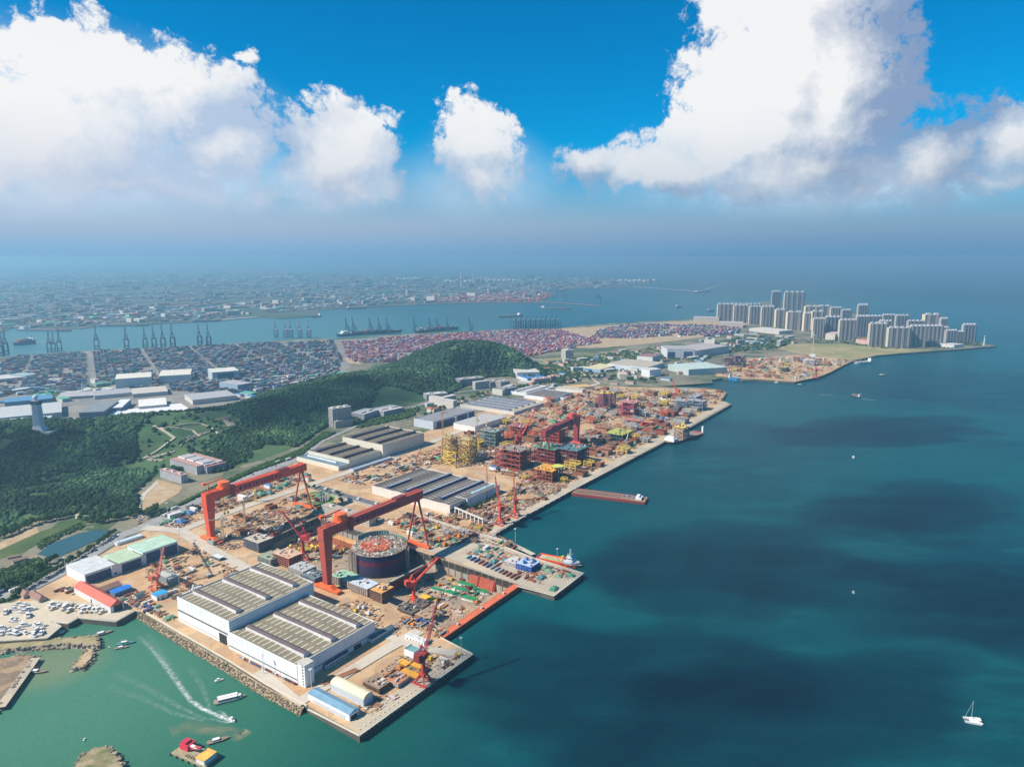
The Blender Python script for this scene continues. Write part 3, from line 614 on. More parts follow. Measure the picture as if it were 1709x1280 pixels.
# ================================================================== BUILDINGS
def frame(p0, yt, pA, pB, rot=YR):
    base = G(p0[0], p0[1]); h = hgt(p0[0], p0[1], yt); R0 = G(p0[0], yt, GZ + h)
    a = G(pA[0], pA[1], GZ + h) - R0; b_ = G(pB[0], pB[1], GZ + h) - R0
    if rot is None: rot = math.atan2(a.y, a.x)
    la = abs(a.x * math.cos(rot) + a.y * math.sin(rot)); lb = abs(-b_.x * math.sin(rot) + b_.y * math.cos(rot))
    return base, rot, la, lb, h
WHT = (.72, .73, .74); CRM = (.66, .62, .52)
def hall(name, label, cat, p0, yt, pA, pB, rot=YR, wall=WHT, roof=(.225, .195, .135), along='y', ridges=3, rspan=(.08, .92), rcol=(.13, .10, .10), rlight=(.6, .6, .62), sky=(0, 0), skycol=(.66, .62, .50), bands=(), doors=(), rise=1.2, hh=None, rw=3.8, rh=3.2, roff=None, lb=None, group=None):
    base, rot, la, lb_, h = frame(p0, yt, pA, pB, rot); lb = lb or lb_; h = hh or h
    th = thing(name, label, cat, base, rot, group); occupy(base, rot, 0, 0, la, lb)
    # walls with parapet
    m = MB().box(0, 0, 0, la, lb, h - .9, wall)
    for (a, b_, c_, d_) in ((0, 0, la, .6), (0, lb - .6, la, lb), (0, .6, .6, lb - .6), (la - .6, .6, la, lb - .6)): m.box(a, b_, h - .9, c_, d_, h + .5, wall)
    jc = tuple(v * .86 for v in wall); k = 9.0
    while k < lb - 4: m.box(-.06, k, 1, 0, k + .35, h - 1, jc); k += 9
    k = 9.0
    while k < la - 4: m.box(k, -.06, 1, k + .35, 0, h - 1, jc); k += 9
    m.build('wall', WALL, th)
    rf = MB().gable(.62, .62, la - .62, lb - .62, h - .88, rise, roof, 'y' if along == 'x' else 'x', over=0)
    prof = (lambda x, y: h - .88 + rise * (1 - abs(2 * y / lb - 1))) if along == 'y' else (lambda x, y: h - .88 + rise * (1 - abs(2 * x / la - 1)))
    if sky[0]:
        na, nb = sky
        for i in range(na):
            for j in range(nb):
                if along == 'y':
                    xa = (i + .14) / na * la; xb = (i + .90) / na * la; y = (j + .7) / (nb + .4) * lb
                    rf.add([(xa, y, prof(xa, y) + .12), (xb, y, prof(xb, y) + .12), (xb, y + 1.3, prof(xb, y + 1.3) + .12), (xa, y + 1.3, prof(xa, y + 1.3) + .12)], [(0, 1, 2, 3)], skycol)
                else:
                    x = (i + .5) / na * la; ya = (j + .25) / nb * lb; yb = (j + .62) / nb * lb
                    rf.add([(x, ya, prof(x, ya) + .12), (x + 1.6, ya, prof(x, ya) + .12), (x + 1.6, yb, prof(x, yb) + .12), (x, yb, prof(x, yb) + .12)], [(0, 1, 2, 3)], skycol)
    rp = rf.build('roof', ROOF, th)
    n = ridges; pos = roff or [(k + .5) / n for k in range(n)]
    for k, f in enumerate(pos):
        m = MB()
        sp = rspan[k] if isinstance(rspan[0], tuple) else rspan
        if along == 'y':
            x = f * la; y0_, y1_ = sp[0] * lb, sp[1] * lb; zb = h - 1
            vs = [(x - rw, y0_, zb), (x + rw, y0_, zb), (x + rw * .9, y0_, zb + rh + 1), (x - rw * .9, y0_, zb + rh + 1), (x, y0_, zb + rh + 2)]
            q_ = lambda yy: [(a, yy, c_) for a, b_, c_ in vs]
            m.add(q_(y0_) + q_(y1_), [(0, 1, 2, 4, 3), (9 - 1, 9, 7, 6, 5), (1, 6, 7, 2), (5, 0, 3, 8)], rlight); m.add(q_(y0_) + q_(y1_), [(2, 7, 9, 4), (4, 9, 8, 3)], rcol)
        else:
            y = f * lb; x0_, x1_ = sp[0] * la, sp[1] * la; zb = h - 1
            vs = [(0, y - rw, zb), (0, y + rw, zb), (0, y + rw * .9, zb + rh + 1), (0, y - rw * .9, zb + rh + 1), (0, y, zb + rh + 2)]
            q_ = lambda xx: [(xx, b_, c_) for a, b_, c_ in vs]
            m.add(q_(x0_) + q_(x1_), [(0, 3, 4, 2, 1), (5, 6, 7, 9, 8), (1, 2, 7, 6), (0, 5, 8, 3)], rlight); m.add(q_(x0_) + q_(x1_), [(2, 4, 9, 7), (4, 3, 8, 9)], rcol)
        v_ = m.build('roof_vent', ROOF, rp); 
    for (side, z0_, z1_, col) in bands:
        m = MB()
        if side == 'x': m.box(-.08, .4, z0_ * h, .0, lb - .4, z1_ * h, col)
        else: m.box(.4, -.08, z0_ * h, la - .4, 0, z1_ * h, col)
        m.build('window_band', PAINT, th)
    for (side, a, b_, z1_, col) in doors:
        m = MB()
        if side == 'x': m.box(-.15, a * lb, 0.02, .0, b_ * lb, z1_ * h, col)
        else:
            m.box(a * la, -.15, 0.02, b_ * la, 0, z1_ * h, col); k = a * la
            while k < b_ * la: m.box(k, -.32, .02, k + .3, -.15, z1_ * h, (col[0] * .7, col[1] * .7, col[2] * .7)); k += 4
        m.build('door', PAINT, th)
    return th, la, lb, h
BLU = (.03, .06, .16)
DK_ = (.02, .025, .035)
t1, la, lb, h = hall('assembly_hall', 'taller white assembly hall with brown roof vents, upper of the joined pair', 'hall', (385, 1080), 1037.5, (527, 972), (290, 999), sky=(6, 12), rspan=(.10, .93),
     bands=[('x', .44, .50, (.08, .09, .10)), ('x', .10, .115, (.15, .15, .15))], doors=[('x', .06, .2, .38, DK_)], rise=2.2)
hall('assembly_hall', 'lower white assembly hall with brown roof vents, joined to the taller hall', 'hall', (497, 1141), 1111, (635, 1040), (384, 1053), sky=(6, 13), rspan=(.06, .9),
     bands=[('x', .18, .24, (.08, .09, .10)), ('y', .30, .35, DK_)], doors=[('y', .10, .17, .3, DK_), ('y', .3, .38, .26, DK_), ('y', .45, .62, .28, DK_), ('y', .7, .8, .25, DK_)], rise=2.2)
# stair tower on the corner
c = G(512, 1140); th = thing('stair_tower', 'white lift and stair tower on the near corner of the lower assembly hall', 'tower', G(497, 1142) - BX * .3 - AX * 0, YR)
m = MB().box(.5, -11, 0, 12, -.1, 23.5, WHT); m.build('wall', WALL, th); MB().box(0.2, -11.3, 23.5, 12.3, 0, 24.2, (.5, .48, .42)).build('roof', ROOF, th)
m = MB(); [m.box(.35, -9, 2 + 3.2 * k, .5, -7, 3.6 + 3.2 * k, (.1, .12, .14)) for k in range(7)]; m.build('window', PAINT, th)
# sheds on pier with tracing coordinates
def shed(name, label, p0, yt, pA, pB, wall, roof, cat='shed', kind='arch', rot=YR, axis='y', rise=4, hh=None, doors=(), group=None, strip=None):
    base, rot, la, lb, h = frame(p0, yt, pA, pB, rot); h = hh or h
    th = thing(name, label, cat, base, rot, group); occupy(base, rot, 0, 0, la, lb)
    MB().box(0, 0, 0, la, lb, h, wall).build('wall', WALL, th)
    m = MB()
    if kind == 'gable': m.gable(0, 0, la, lb, h + .02, rise, roof, axis)
    elif kind == 'hip':
        i = min(la, lb) * .4; z = h + .02; o = .7
        vs = [(-o, -o, z), (la + o, -o, z), (la + o, lb + o, z), (-o, lb + o, z)] + ([(i, lb / 2, z + rise), (la - i, lb / 2, z + rise)] if la >= lb else [(la / 2, i, z + rise), (la / 2, lb - i, z + rise)])
        fs = [(0, 1, 5, 4), (1, 2, 5), (2, 3, 4, 5), (3, 0, 4), (3, 2, 1, 0)] if la >= lb else [(0, 1, 4), (1, 2, 5, 4), (2, 3, 5), (3, 0, 4, 5), (3, 2, 1, 0)]
        m.add(vs, fs, roof)
    elif kind == 'arch':
        n = 10; pts = []
        for k in range(n + 1):
            a = math.pi * k / n; pts.append((.5 - .51 * math.cos(a), h + rise * math.sin(a)))
        if axis == 'y':
            vs = [(x * la, -.5, z) for x, z in pts] + [(x * la, lb + .5, z) for x, z in pts]
        else: vs = [(-.5, (1 - x) * lb, z) for x, z in pts] + [(la + .5, (1 - x) * lb, z) for x, z in pts]
        N = n + 1; fs = [(k, k + 1, N + k + 1, N + k)[::-1] for k in range(n)] + [tuple(range(N)), tuple(range(2 * N - 1, N - 1, -1))]
        m.add(vs, fs, roof)
    else:
        m.box(-.4, -.4, h, la + .4, lb + .4, h + .7, roof)
    if strip:
        for k in range(int(lb / 9)): m.box(.1 * la, 4 + k * 9, h + .6, .9 * la, 5.2 + k * 9, h + .9, strip)
    rp = m.build('roof', ROOF, th)
    for (side, a, b_, z1_, col) in doors:
        mm = MB()
        if side == 'x': mm.box(-.15, a * lb, .02, 0, b_ * lb, z1_ * h, col)
        else: mm.box(a * la, -.15, .02, b_ * la, 0, z1_ * h, col)
        mm.build('door', PAINT, th)
    return th, la, lb, h
shed('storage_shed', 'long blue roofed shed at the corner of the near pier', (583.5, 1204), 1192, (600, 1182), (519, 1154), (.70, .74, .78), (.16, .30, .42), kind='gable', rise=2.2, doors=[('x', .1, .9, .5, (.5, .55, .62)), ('y', .15, .85, .6, DK_)])
shed('storage_shed', 'cream barrel roofed shed beside the blue roofed shed on the near pier', (607, 1180), 1173, (624, 1163), (552, 1146), (.50, .55, .62), (.70, .63, .45), kind='arch', rise=4, hh=8)
for (lb_, px, dark) in (('low white lean-to canopy against the lower assembly hall', (545, 1117), 1), ('narrow flat roofed office against the far end of the lower assembly hall', (621, 1074), 0)):
    q = G(*px); th = thing('annexe', lb_, 'building', q, YR); L = 30 if dark else 36
    MB().box(0, 0, 0, L, 6, 5, (.6, .64, .68)).build('wall', WALL, th); MB().box(-.3, -.3, 5, L + .3, 6, 5.5, (.07, .12, .16)).build('roof', ROOF, th)
    for k in range(int(L / 3)): MB().box(1 + k * 3, -.1, 1.2, 2.6 + k * 3, 0, 3.4, (.08, .1, .13)).build('window', GLASS, th)
# painting hall row (white blue doors)
shed('paint_hall', 'white painting hall with grey roof and blue doors, lowest of its row', (143, 976), 959.5, (187, 939), (111, 943.5), WHT, (.58, .60, .60), kind='flat', doors=[('y', .04, .97, .82, BLU)], strip=(.68, .7, .7))
shed('paint_hall', 'pale green and orange roofed painting hall with blue doors, middle of the row', (200, 957), 941, (231, 925), (180, 926), WHT, (.42, .58, .40), kind='flat', doors=[('y', .06, .97, .85, BLU)], strip=(.7, .55, .38))
shed('paint_hall', 'wide mint and peach roofed painting hall with two blue doors, topmost of the row', (240, 942), 923, (298, 903), (219, 910), WHT, (.40, .62, .50), kind='flat', doors=[('y', .03, .48, .86, BLU), ('y', .52, .97, .86, BLU)], strip=(.72, .56, .4))
for k, (px, L) in enumerate((((188, 962), 13), ((232, 945), 11))):
    q = G(*px); th = thing('stair_block', ('narrow white stair block between the grey and the green roofed painting halls', 'narrow white stair block between the green and the mint roofed painting halls')[k], 'building', q, YR); occupy(q, YR, 0, 0, L, 28)
    MB().box(0, 0, 0, L, 26, 14, WHT).build('wall', WALL, th); MB().box(0, 0, 14, L, 26, 14.5, (.2, .18, .17)).build('roof', ROOF, th); MB().box(2, -.1, 2, 6, 0, 4.5, DK_).build('door', PAINT, th)
shed('warehouse', 'long narrow pale blue roofed shed behind the painting halls', (196, 911), 907, (238, 893), (194, 904), WHT, (.45, .58, .68), kind='flat')
shed('boat_shed', 'long white boat shed with a bright red pitched roof beside the basin', (185, 1024), 1013, (199, 1000), (81, 995), (.62, .64, .66), (.60, .13, .09), kind='gable', rise=6, axis='y', doors=[('y', .25, .9, .95, DK_), ('x', .5, .53, .6, DK_)])
shed('workshop', 'brown roofed workshop behind the red roofed boat shed', (172, 995), 987, (205, 976), (155, 984), (.62, .58, .54), (.26, .15, .12), kind='gable', rise=3.5, axis='x')
shed('workshop', 'long low rust brown gabled shed beyond the red roofed boat shed', (150, 990), 985, (160, 978), (137, 980), (.5, .42, .34), (.35, .22, .14), kind='gable', rise=1.6, axis='x')
shed('canopy', 'bright blue roofed open shelter beside the brown workshop', (192, 997), 990, (220, 979), (187, 984), (.14, .2, .28), (.03, .19, .62), kind='gable', rise=1.5, axis='x')
shed('site_office', 'white cabin block with a bright blue roof next to the taller assembly hall', (262, 1003), 995, (281, 988), (254, 990), WHT, (.04, .32, .62), kind='gable', rise=1.2, axis='x', doors=[('y', .1, .2, .6, DK_), ('y', .5, .6, .6, DK_)])
shed('site_office', 'dark green roofed cabin beside the blue roofed cabin block', (228, 1001), 995, (243, 991), (220, 995), (.5, .5, .5), (.05, .12, .11), kind='flat')
shed('old_shed', 'weathered grey shed with a rusty hipped roof left of the red roofed boat shed', (66, 1007), 1002, (78, 997), (46, 990), (.3, .3, .27), (.25, .13, .10), kind='hip', rise=4)
shed('old_shed', 'rusty pink roofed shed beside the coast road, farthest left of the boatyard sheds', (40, 1000), 995, (52, 988), (22, 984), (.4, .36, .3), (.30, .17, .14), kind='hip', rise=3.5)
shed('store_tent', 'grey flat topped store behind the taller assembly hall', (284, 978), 966, (305, 962), (266, 955), (.20, .24, .26), (.36, .38, .36), kind='hip', rise=2.5)
shed('site_office', 'small white cabin with a pale roof beyond the crawler crane', (367, 937), 932, (377, 930), (357, 927), (.1, .13, .16), (.62, .66, .70), kind='flat')
# mid halls
hall('assembly_hall', 'higher of two stepped white halls with dark striped roofs', 'hall', (639, 764), 743, (707, 722), (577, 728), wall=CRM, roof=(.18, .145, .105), along='x', ridges=3, rspan=(.05, .93), rcol=(.06, .06, .07), rlight=(.05, .06, .09), bands=[('y', .04, .06, DK_)], rise=.8, rw=4, sky=(7, 4), skycol=(.40, .33, .24))
hall('assembly_hall', 'lower of two stepped white halls with dark striped roofs', 'hall', (583, 780), 768, (640, 752), (523, 750), wall=CRM, roof=(.16, .13, .10), along='x', ridges=3, rspan=(.05, .93), rcol=(.06, .06, .07), rlight=(.05, .06, .09), rise=.8, rw=3.6, sky=(7, 4), skycol=(.38, .31, .23))
hall('annexe_hall', 'low blue grey roofed annexe at the foot of the stepped white halls', 'hall', (565, 786), 779, (585, 771), (507, 759), wall=CRM, roof=(.14, .22, .28), along='y', ridges=1, rspan=(.2, .9), rcol=(.55, .6, .65), rw=1.8, rh=1, rise=.3)
hall('lean_to', 'long low grey lean-to along the shaded foot of the higher stepped hall', 'annexe', (590, 788), 784, (650, 762), (588, 781), wall=(.45, .5, .58), roof=(.40, .46, .55), ridges=0, rise=.2)
hall('fabrication_hall', 'broad fabrication hall with four blue roof vents in the middle of the yard', 'hall', (751, 858), 843.5, (820, 806), (620, 811), wall=(.68, .63, .58), roof=(.115, .10, .085), along='x', ridges=4, roff=[.18, .40, .60, .82], rspan=[(.10, .98), (.10, 1.0), (.10, .98), (.10, .55)][::-1] and [(.12, .98), (.10, .98), (.08, .98), (.06, .48)], rcol=(.34, .36, .38), rlight=(.02, .05, .22), sky=(16, 5), skycol=(.55, .54, .52), rise=.6, rw=3.2, bands=[('y', .25, .5, DK_)])
hall('fabrication_hall', 'narrow side bay with a pale blue skylight strip beside the broad fabrication hall', 'hall', (780, 847), 833, (821, 806), (760, 822), wall=(.60, .62, .66), roof=(.115, .10, .085), along='x', ridges=1, rspan=(.3, .95), rcol=(.35, .60, .72), rlight=(.4, .62, .72), rw=3.5, rh=.3, rise=.2, lb=26)
hall('plate_hall', 'striped roof hall with long grey vents behind the white office block', 'hall', (858, 693), 688, (905, 672), (785, 670), wall=(.60, .56, .50), roof=(.42, .37, .29), along='y', ridges=5, rspan=(.12, .92), rcol=(.10, .12, .16), rlight=(.16, .2, .3), rw=4.2, rise=.5)
hall('plate_hall', 'hall with a dark panelled roof at the head of the long works road', 'hall', (923, 671), 665, (958, 655), (884, 656), wall=WHT, roof=(.17, .15, .15), along='x', ridges=0, rise=.8, sky=(8, 3), skycol=(.3, .28, .27))
hall('plate_hall', 'pale roofed narrow hall left of the dark panelled roof hall', 'hall', (884, 662), 657, (918, 645), (861, 650), wall=WHT, roof=(.50, .48, .44), along='x', ridges=2, rspan=(.03, .97), rcol=(.62, .62, .6), rise=.8)
hall('workshop_hall', 'long grey roofed hall with navy side doors below the hills', 'hall', (723, 717), 704, (792, 684), (689, 699), wall=(.50, .54, .62), roof=(.26, .26, .27), along='x', ridges=0, rise=1, doors=[('y', .08, .5, .8, BLU), ('y', .56, .8, .85, BLU), ('y', .84, .98, .85, BLU)])
shed('office_block', 'white two storey office block with roof plant beside the grey roofed hall', (793, 722), 712, (836, 694), (760, 705), (.74, .70, .68), (.45, .44, .43), kind='flat', doors=[('y', .02, .98, .12, (.2, .2, .24))])
def office(name, label, p0, yt, pA, pB, floors, wall, roof, cat='office building', rot=YR, sides=('x', 'y'), roofbits=3, wcol=None, pitched=None, group=None, bay=None, frac=.42):
    base, rot, la, lb, h = frame(p0, yt, pA, pB, rot)
    th = thing(name, label, cat, base, rot, group); occupy(base, rot, 0, 0, la, lb)
    m = MB().box(0, 0, 0, la, lb, h, wall)
    if bay:
        k = 0
        while k < lb: m.box(-.5, k, 0, 0, k + bay * .25, h, wall); k += bay
        k = 0
        while k < la: m.box(k, -.5, 0, k + bay * .25, 0, h, wall); k += bay
    else:
        for s_ in sides:
            L_ = lb if s_ == 'x' else la; n = max(2, int(L_ / 4.5))
            for i in range(n + 1):
                a = min(L_ - .6, i / n * L_)
                if s_ == 'x': m.box(-.3, a, 0, 0, a + 1.3, h, wall)
                else: m.box(a, -.3, 0, a + 1.3, 0, h, wall)
    m.build('wall', WALL, th)
    m = MB()
    if pitched: m.gable(0, 0, la, lb, h + .02, pitched, roof, 'x' if la > lb else 'y')
    else:
        m.box(-.3, -.3, h, la + .3, lb + .3, h + .6, roof)
    rp = m.build('roof', ROOF, th)
    for k in range(0 if pitched else roofbits):
        a = (k + .5) / roofbits; L_ = max(la, lb); x, y = (la / 2, a * lb) if lb > la else (a * la, lb / 2); w_ = min(la, lb) * .22
        MB().box(x - w_, y - w_, h + .6, x + w_, y + w_, h + 3.2, wall, (.4, .4, .4)).build('roof_house', WALL, rp)
    fh = h / floors
    for k in range(floors):
        z0_ = k * fh + fh * .38; z1_ = z0_ + fh * frac; m = MB()
        if 'x' in sides: m.box(-.12, .4, z0_, -.02, lb - .4, z1_, (.1, .12, .15))
        if 'y' in sides: m.box(-.12, -.12, z0_, la - .4, -.02, z1_, (.08, .1, .13))
        m.build('window_row', GLASS, th)
    return th
office('office_block', 'four storey cream office block beside the lawn with the monument', (616, 879), 866, (626, 861), (552, 837), 4, (.68, .64, .56), (.42, .36, .30), bay=3.4)
office('office_block', 'long low white office row behind the four storey office block', (640, 852), 847, (646, 843), (560, 820), 2, (.66, .64, .60), (.14, .15, .17), bay=4)
office('office_block', 'dark flat roofed row of stores at the left end of the long office row', (560, 828), 824, (566, 819), (529, 809), 1, (.5, .47, .42), (.12, .13, .14), bay=5)
office('school', 'unfinished white school wing with red roof, the lower block nearest the building site', (303, 807), 794, (307, 789), (264, 784), 5, (.70, .70, .72), (.44, .26, .22), cat='school building', bay=4, frac=.55)
office('school', 'unfinished long white school wing with red roof behind the lower block', (329, 792), 779, (361, 765), (272, 769), 5, (.70, .70, .72), (.44, .26, .22), cat='school building', bay=4, frac=.55)
office('school', 'grey unfinished school end block beside the tree belt', (346, 791), 780, (361, 767), (334, 776), 4, (.42, .46, .52), (.42, .18, .15), cat='school building', bay=5, frac=.55)
office('apartment_tower', 'solitary tall beige apartment tower at the foot of the wooded hills', (556, 714), 683, (580, 676), (546, 681), 16, (.52, .47, .45), (.5, .48, .46), cat='tower block', rot=R(40), bay=5, frac=.5)
office('apartment_tower', 'low beige wing standing against the solitary apartment tower', (560, 715), 704, (583, 697), (556, 703), 5, (.50, .46, .42), (.46, .44, .42), cat='building', rot=R(40), bay=5)
for (lb_, p0, yt, pA, pB, fl_, wl, rf) in (
    ('curved looking grey office building right of the solitary tower', (608, 702), 692, (632, 684), (592, 687), 5, (.42, .42, .44), (.42, .42, .42)),
    ('wide grey office building with a pale roof right of the solitary tower', (641, 696), 687, (674, 680), (630, 680), 5, (.42, .41, .44), (.50, .48, .46)),
    ('white hillside dormitory block left of the striped roof hall', (712, 668), 659, (747, 656), (709, 656), 3, (.60, .58, .56), (.58, .56, .54)),
    ('dark hillside dormitory block above the white one', (768, 645), 634, (808, 630), (766, 631), 4, (.36, .32, .36), (.40, .38, .38)),
    ('first small dormitory block between trees right of the dark dormitory', (818, 646), 638, (832, 636), (815, 635), 3, (.4, .38, .38), (.45, .42, .4)),
    ('second small dormitory block between trees right of the dark dormitory', (836, 647), 638, (850, 636), (833, 635), 3, (.4, .38, .38), (.45, .42, .4)),
    ('third small dormitory block behind the striped roof hall', (842, 659), 649, (862, 646), (838, 646), 4, (.24, .26, .32), (.36, .36, .36)),
    ('beige slab building standing alone on the waste fields', (944, 600), 585, (952, 583), (932, 583), 8, (.60, .54, .46), (.58, .55, .5)),
    ('pink walled terrace behind the blue roofed hall', (892, 640), 633, (918, 631), (890, 631), 3, (.66, .46, .40), (.62, .40, .34)),
    ('pink walled villa at the end of the pink terrace', (919, 638), 629, (928, 627), (917, 627), 3, (.66, .42, .36), (.62, .40, .34))):
    office('building', lb_, p0, yt, pA, pB, fl_, wl, rf, cat='building', rot=None if fl_ != 8 else R(20), roofbits=2)
# big flat halls left and far middle, nearly frontal
def fh(label, p0, yt, pA, pB, wall, roof, kind='flat', rise=2, doors=(), cat='warehouse', name='warehouse', rot=None, strip=None, axis='x'):
    return shed(name, label, p0, yt, pA, pB, wall, roof, cat=cat, kind=kind, rot=rot, rise=rise, doors=doors, strip=strip, axis=axis)
GW = (.60, .60, .60)
fh('huge grey flat roofed warehouse at the left edge, front bay of two', (-60, 727), 718, (80, 706), (-40, 704), (.3, .36, .42), (.46, .48, .48))
fh('huge grey flat roofed warehouse at the left edge, rear bay of two', (-40, 711), 702, (104, 688), (-20, 682), (.3, .36, .42), (.48, .50, .50))
fh('dark blue sided warehouse with ribbed grey roof beside the observation tower', (133, 701), 689, (174, 687), (146, 672), (.10, .13, .22), (.22, .25, .27), doors=[('y', .05, .95, .7, (.05, .08, .15))])
fh('warehouse with a bright white roof behind the dark blue sided one', (186, 690), 681, (204, 680), (186, 668), (.12, .2, .28), (.72, .74, .76))
fh('small white roofed extension in front of the bright roofed warehouse', (177, 700), 697, (194, 696), (187, 684), (.4, .45, .5), (.66, .72, .78))
fh('long low warehouse with a clean white roof at the edge of the forest', (214, 700), 697, (319, 684), (236, 681), (.42, .40, .42), (.74, .73, .72))
fh('white roofed warehouse just behind the long white roofed one', (232, 686), 679, (279, 675), (236, 667), (.34, .38, .44), (.76, .74, .70))
fh('tall white terminal warehouse with ribbed walls, left of the three at the container port', (194, 650), 633, (254, 629), (201, 624.5), (.56, .58, .60), (.70, .66, .56), doors=[('y', .02, .98, .12, (.2, .22, .28))])
fh('tall white terminal warehouse with ribbed walls, middle of the three at the container port', (266, 641), 628, (319, 625), (270, 618.5), (.56, .58, .60), (.70, .66, .56), doors=[('y', .02, .98, .12, (.2, .22, .28))])
fh('terminal warehouse with a large teal glass front, right of the three at the container port', (355, 637), 622, (400, 618.5), (360, 615), (.40, .48, .50), (.66, .64, .58), doors=[('y', .18, .8, .82, (.04, .16, .2))])
fh('low grey warehouse with a pinkish roof beyond the observation tower', (94, 668), 664, (156, 660), (100, 656), (.25, .3, .34), (.42, .40, .42))
fh('grey roofed warehouse row beyond the dark blue sided warehouse', (158, 667), 661, (222, 655), (164, 652), (.46, .45, .46), (.38, .38, .40))
fh('beige roofed warehouse between the tall white terminal warehouses and the forest', (222, 664), 658, (281, 653), (228, 648), (.50, .47, .44), (.55, .50, .44))
fh('long grey roofed warehouse with white dock bays on the forest edge', (322, 676), 668, (395, 660), (324, 657), (.56, .52, .50), (.40, .40, .42))
fh('small blue grey office in front of the teal glass warehouse', (397, 653), 643, (421, 639), (397, 633), (.26, .36, .46), (.40, .40, .42))
fh('green domed warehouse left beyond the grass strip', (44, 634), 627, (62, 624), (48, 620), (.3, .4, .42), (.34, .46, .48), kind='gable')
fh('long low white warehouse at the left edge beyond the grass strip', (-20, 640), 635, (42, 629), (-16, 628), (.45, .45, .46), (.58, .55, .52))
fh('wide pale green roofed warehouse at the left edge', (-30, 668), 662, (8, 655), (-10, 648), (.35, .42, .46), (.42, .50, .48))
fh('blue roofed shed beside the observation tower', (8, 678), 672, (88, 665), (20, 664), (.12, .24, .36), (.10, .26, .44))
# far middle district
fh('tall ship hall with open blue doors and striped grey roof by the far yard', (1113, 598), 583, (1158, 583), (1116, 577), (.58, .58, .60), (.40, .38, .38), doors=[('y', .03, .3, .7, BLU), ('y', .62, .96, .75, BLU)])
fh('ship hall body with pale side stretching right from the blue doored hall', (1159, 598), 586, (1217, 577), (1150, 576), (.60, .54, .50), (.44, .40, .40))
fh('broad white hall with brown roof in front of the striped far ship hall', (1082, 621), 613, (1110, 605), (1032, 602), (.56, .62, .66), (.48, .42, .34), rot=YR)
fh('brown roofed white block behind the broad white hall', (1089, 604), 596, (1111, 592), (1066, 593), (.66, .64, .62), (.28, .16, .15), rot=YR)
fh('pale yellow roofed warehouse left of the broad white hall', (1002, 622), 617, (1034, 610), (985, 611), (.30, .42, .60), (.66, .58, .34), rot=YR)
fh('pale mint roofed hall standing on the inlet quay', (1149, 627), 617, (1213, 613), (1134, 607), (.42, .50, .50), (.48, .58, .54))
fh('small square white building left of the mint roofed hall', (1084, 630), 618, (1103, 616), (1082, 614), (.62, .64, .66), (.60, .60, .58))
fh('white warehouse with low gable above the blue roofed hall', (863, 632), 622, (901, 621), (845, 616), (.56, .50, .48), (.56, .54, .50), kind='gable', rise=2)
fh('blue roofed hall in front of the low gabled warehouse', (880, 637), 632, (912, 629), (865, 627), (.55, .6, .68), (.06, .22, .52))
fh('round beige tank house by the inlet', (1034, 634), 625, (1048, 625), (1034, 621), (.62, .54, .46), (.56, .48, .40))
fh('orange roofed long shed at the head of the offshore yard', (950, 652), 648, (990, 645), (955, 643), (.62, .56, .46), (.62, .40, .18))
fh('white long shed row behind the dark panelled roof hall', (927, 652), 647, (972, 651), (925, 644), (.66, .62, .56), (.50, .47, .42))
fh('long low warehouse between the open apron and the tower blocks', (1157, 536), 530, (1200, 531), (1158, 528), (.45, .42, .38), (.48, .44, .42))
fh('pink beige warehouse in front of the first tower blocks', (1200, 546), 539, (1240, 540), (1201, 536), (.55, .46, .42), (.52, .46, .42))
fh('white exhibition hall with a bright roof in front of the first cream towers', (1250, 553), 548, (1300, 553), (1252, 544), (.6, .55, .5), (.68, .62, .58))
fh('low cream kindergarten block in front of the cream towers', (1357, 563), 555, (1373, 556), (1358, 552), (.66, .58, .46), (.58, .50, .42))
fh('low cream shop block between two towers facing the meadow', (1377, 567), 557, (1393, 558), (1378, 553), (.66, .58, .50), (.60, .48, .42))
fh('red roofed villas row in front of the middle towers', (1428, 573), 566, (1450, 569), (1429, 562), (.62, .40, .36), (.55, .22, .18), kind='gable')
fh('low white sales pavilion by the sea wall', (1565, 578), 573, (1592, 576), (1566, 570), (.6, .58, .56), (.58, .58, .58))
# ---- observation tower on the left hill
q = G(66, 719, 50)
for _ in range(15): q = G(66, 719, .5 * q.z + .5 * H1(q.x, q.y))
z = q.z; ht = hgt(66, 719, 668, z) 
th = thing('observation_tower', 'tall pale observation tower with glazed head and white radar ball on the left hilltop', 'tower', q)
m = MB().taper((0, 0), (15, 12), 0, (0, 0), (8, 7.5), 12, (.58, .58, .58)).taper((0, 0), (8, 7.5), 12, (0, 0), (6.6, 6.2), ht * .86, (.62, .63, .65))
for k in range(1, 16): m.box(-7.4 + k * .05, -7.9, 12 + k * ht * .044, 7.4 - k * .05, -7.4 + .05 * k, 13 + k * ht * .044, (.5, .52, .55))
m.build('shaft', CONC, th); MB().taper((0, 0), (7, 6.6), ht * .86, (0, 0), (8.2, 7.6), ht * .88, (.3, .34, .38)).taper((0, 0), (8.2, 7.6), ht * .88, (0, 0), (8.2, 7.6), ht * .985, (.05, .09, .12)).box(-8.4, -7.8, ht * .985, 8.4, 7.8, ht * 1.0, (.45, .47, .5)).build('viewing_deck', PAINT, th)
m = MB(); V_, F_ = ico(2); m.add([(v[0] * 5.5 - 1, v[1] * 5.5, ht + 6 + v[2] * 5.5) for v in V_], [tuple(f) for f in F_], (.8, .8, .82)); m.tube((-1, 0, ht * 1.0), (-1, 0, ht * 1.03), 3.5, (.6, .6, .6)); m.build('radar_dome', WALL, th)
MB().box(-30, -17, -6, 32, 18, .3, (.5, .48, .44)).build('terrace', CONC, th)
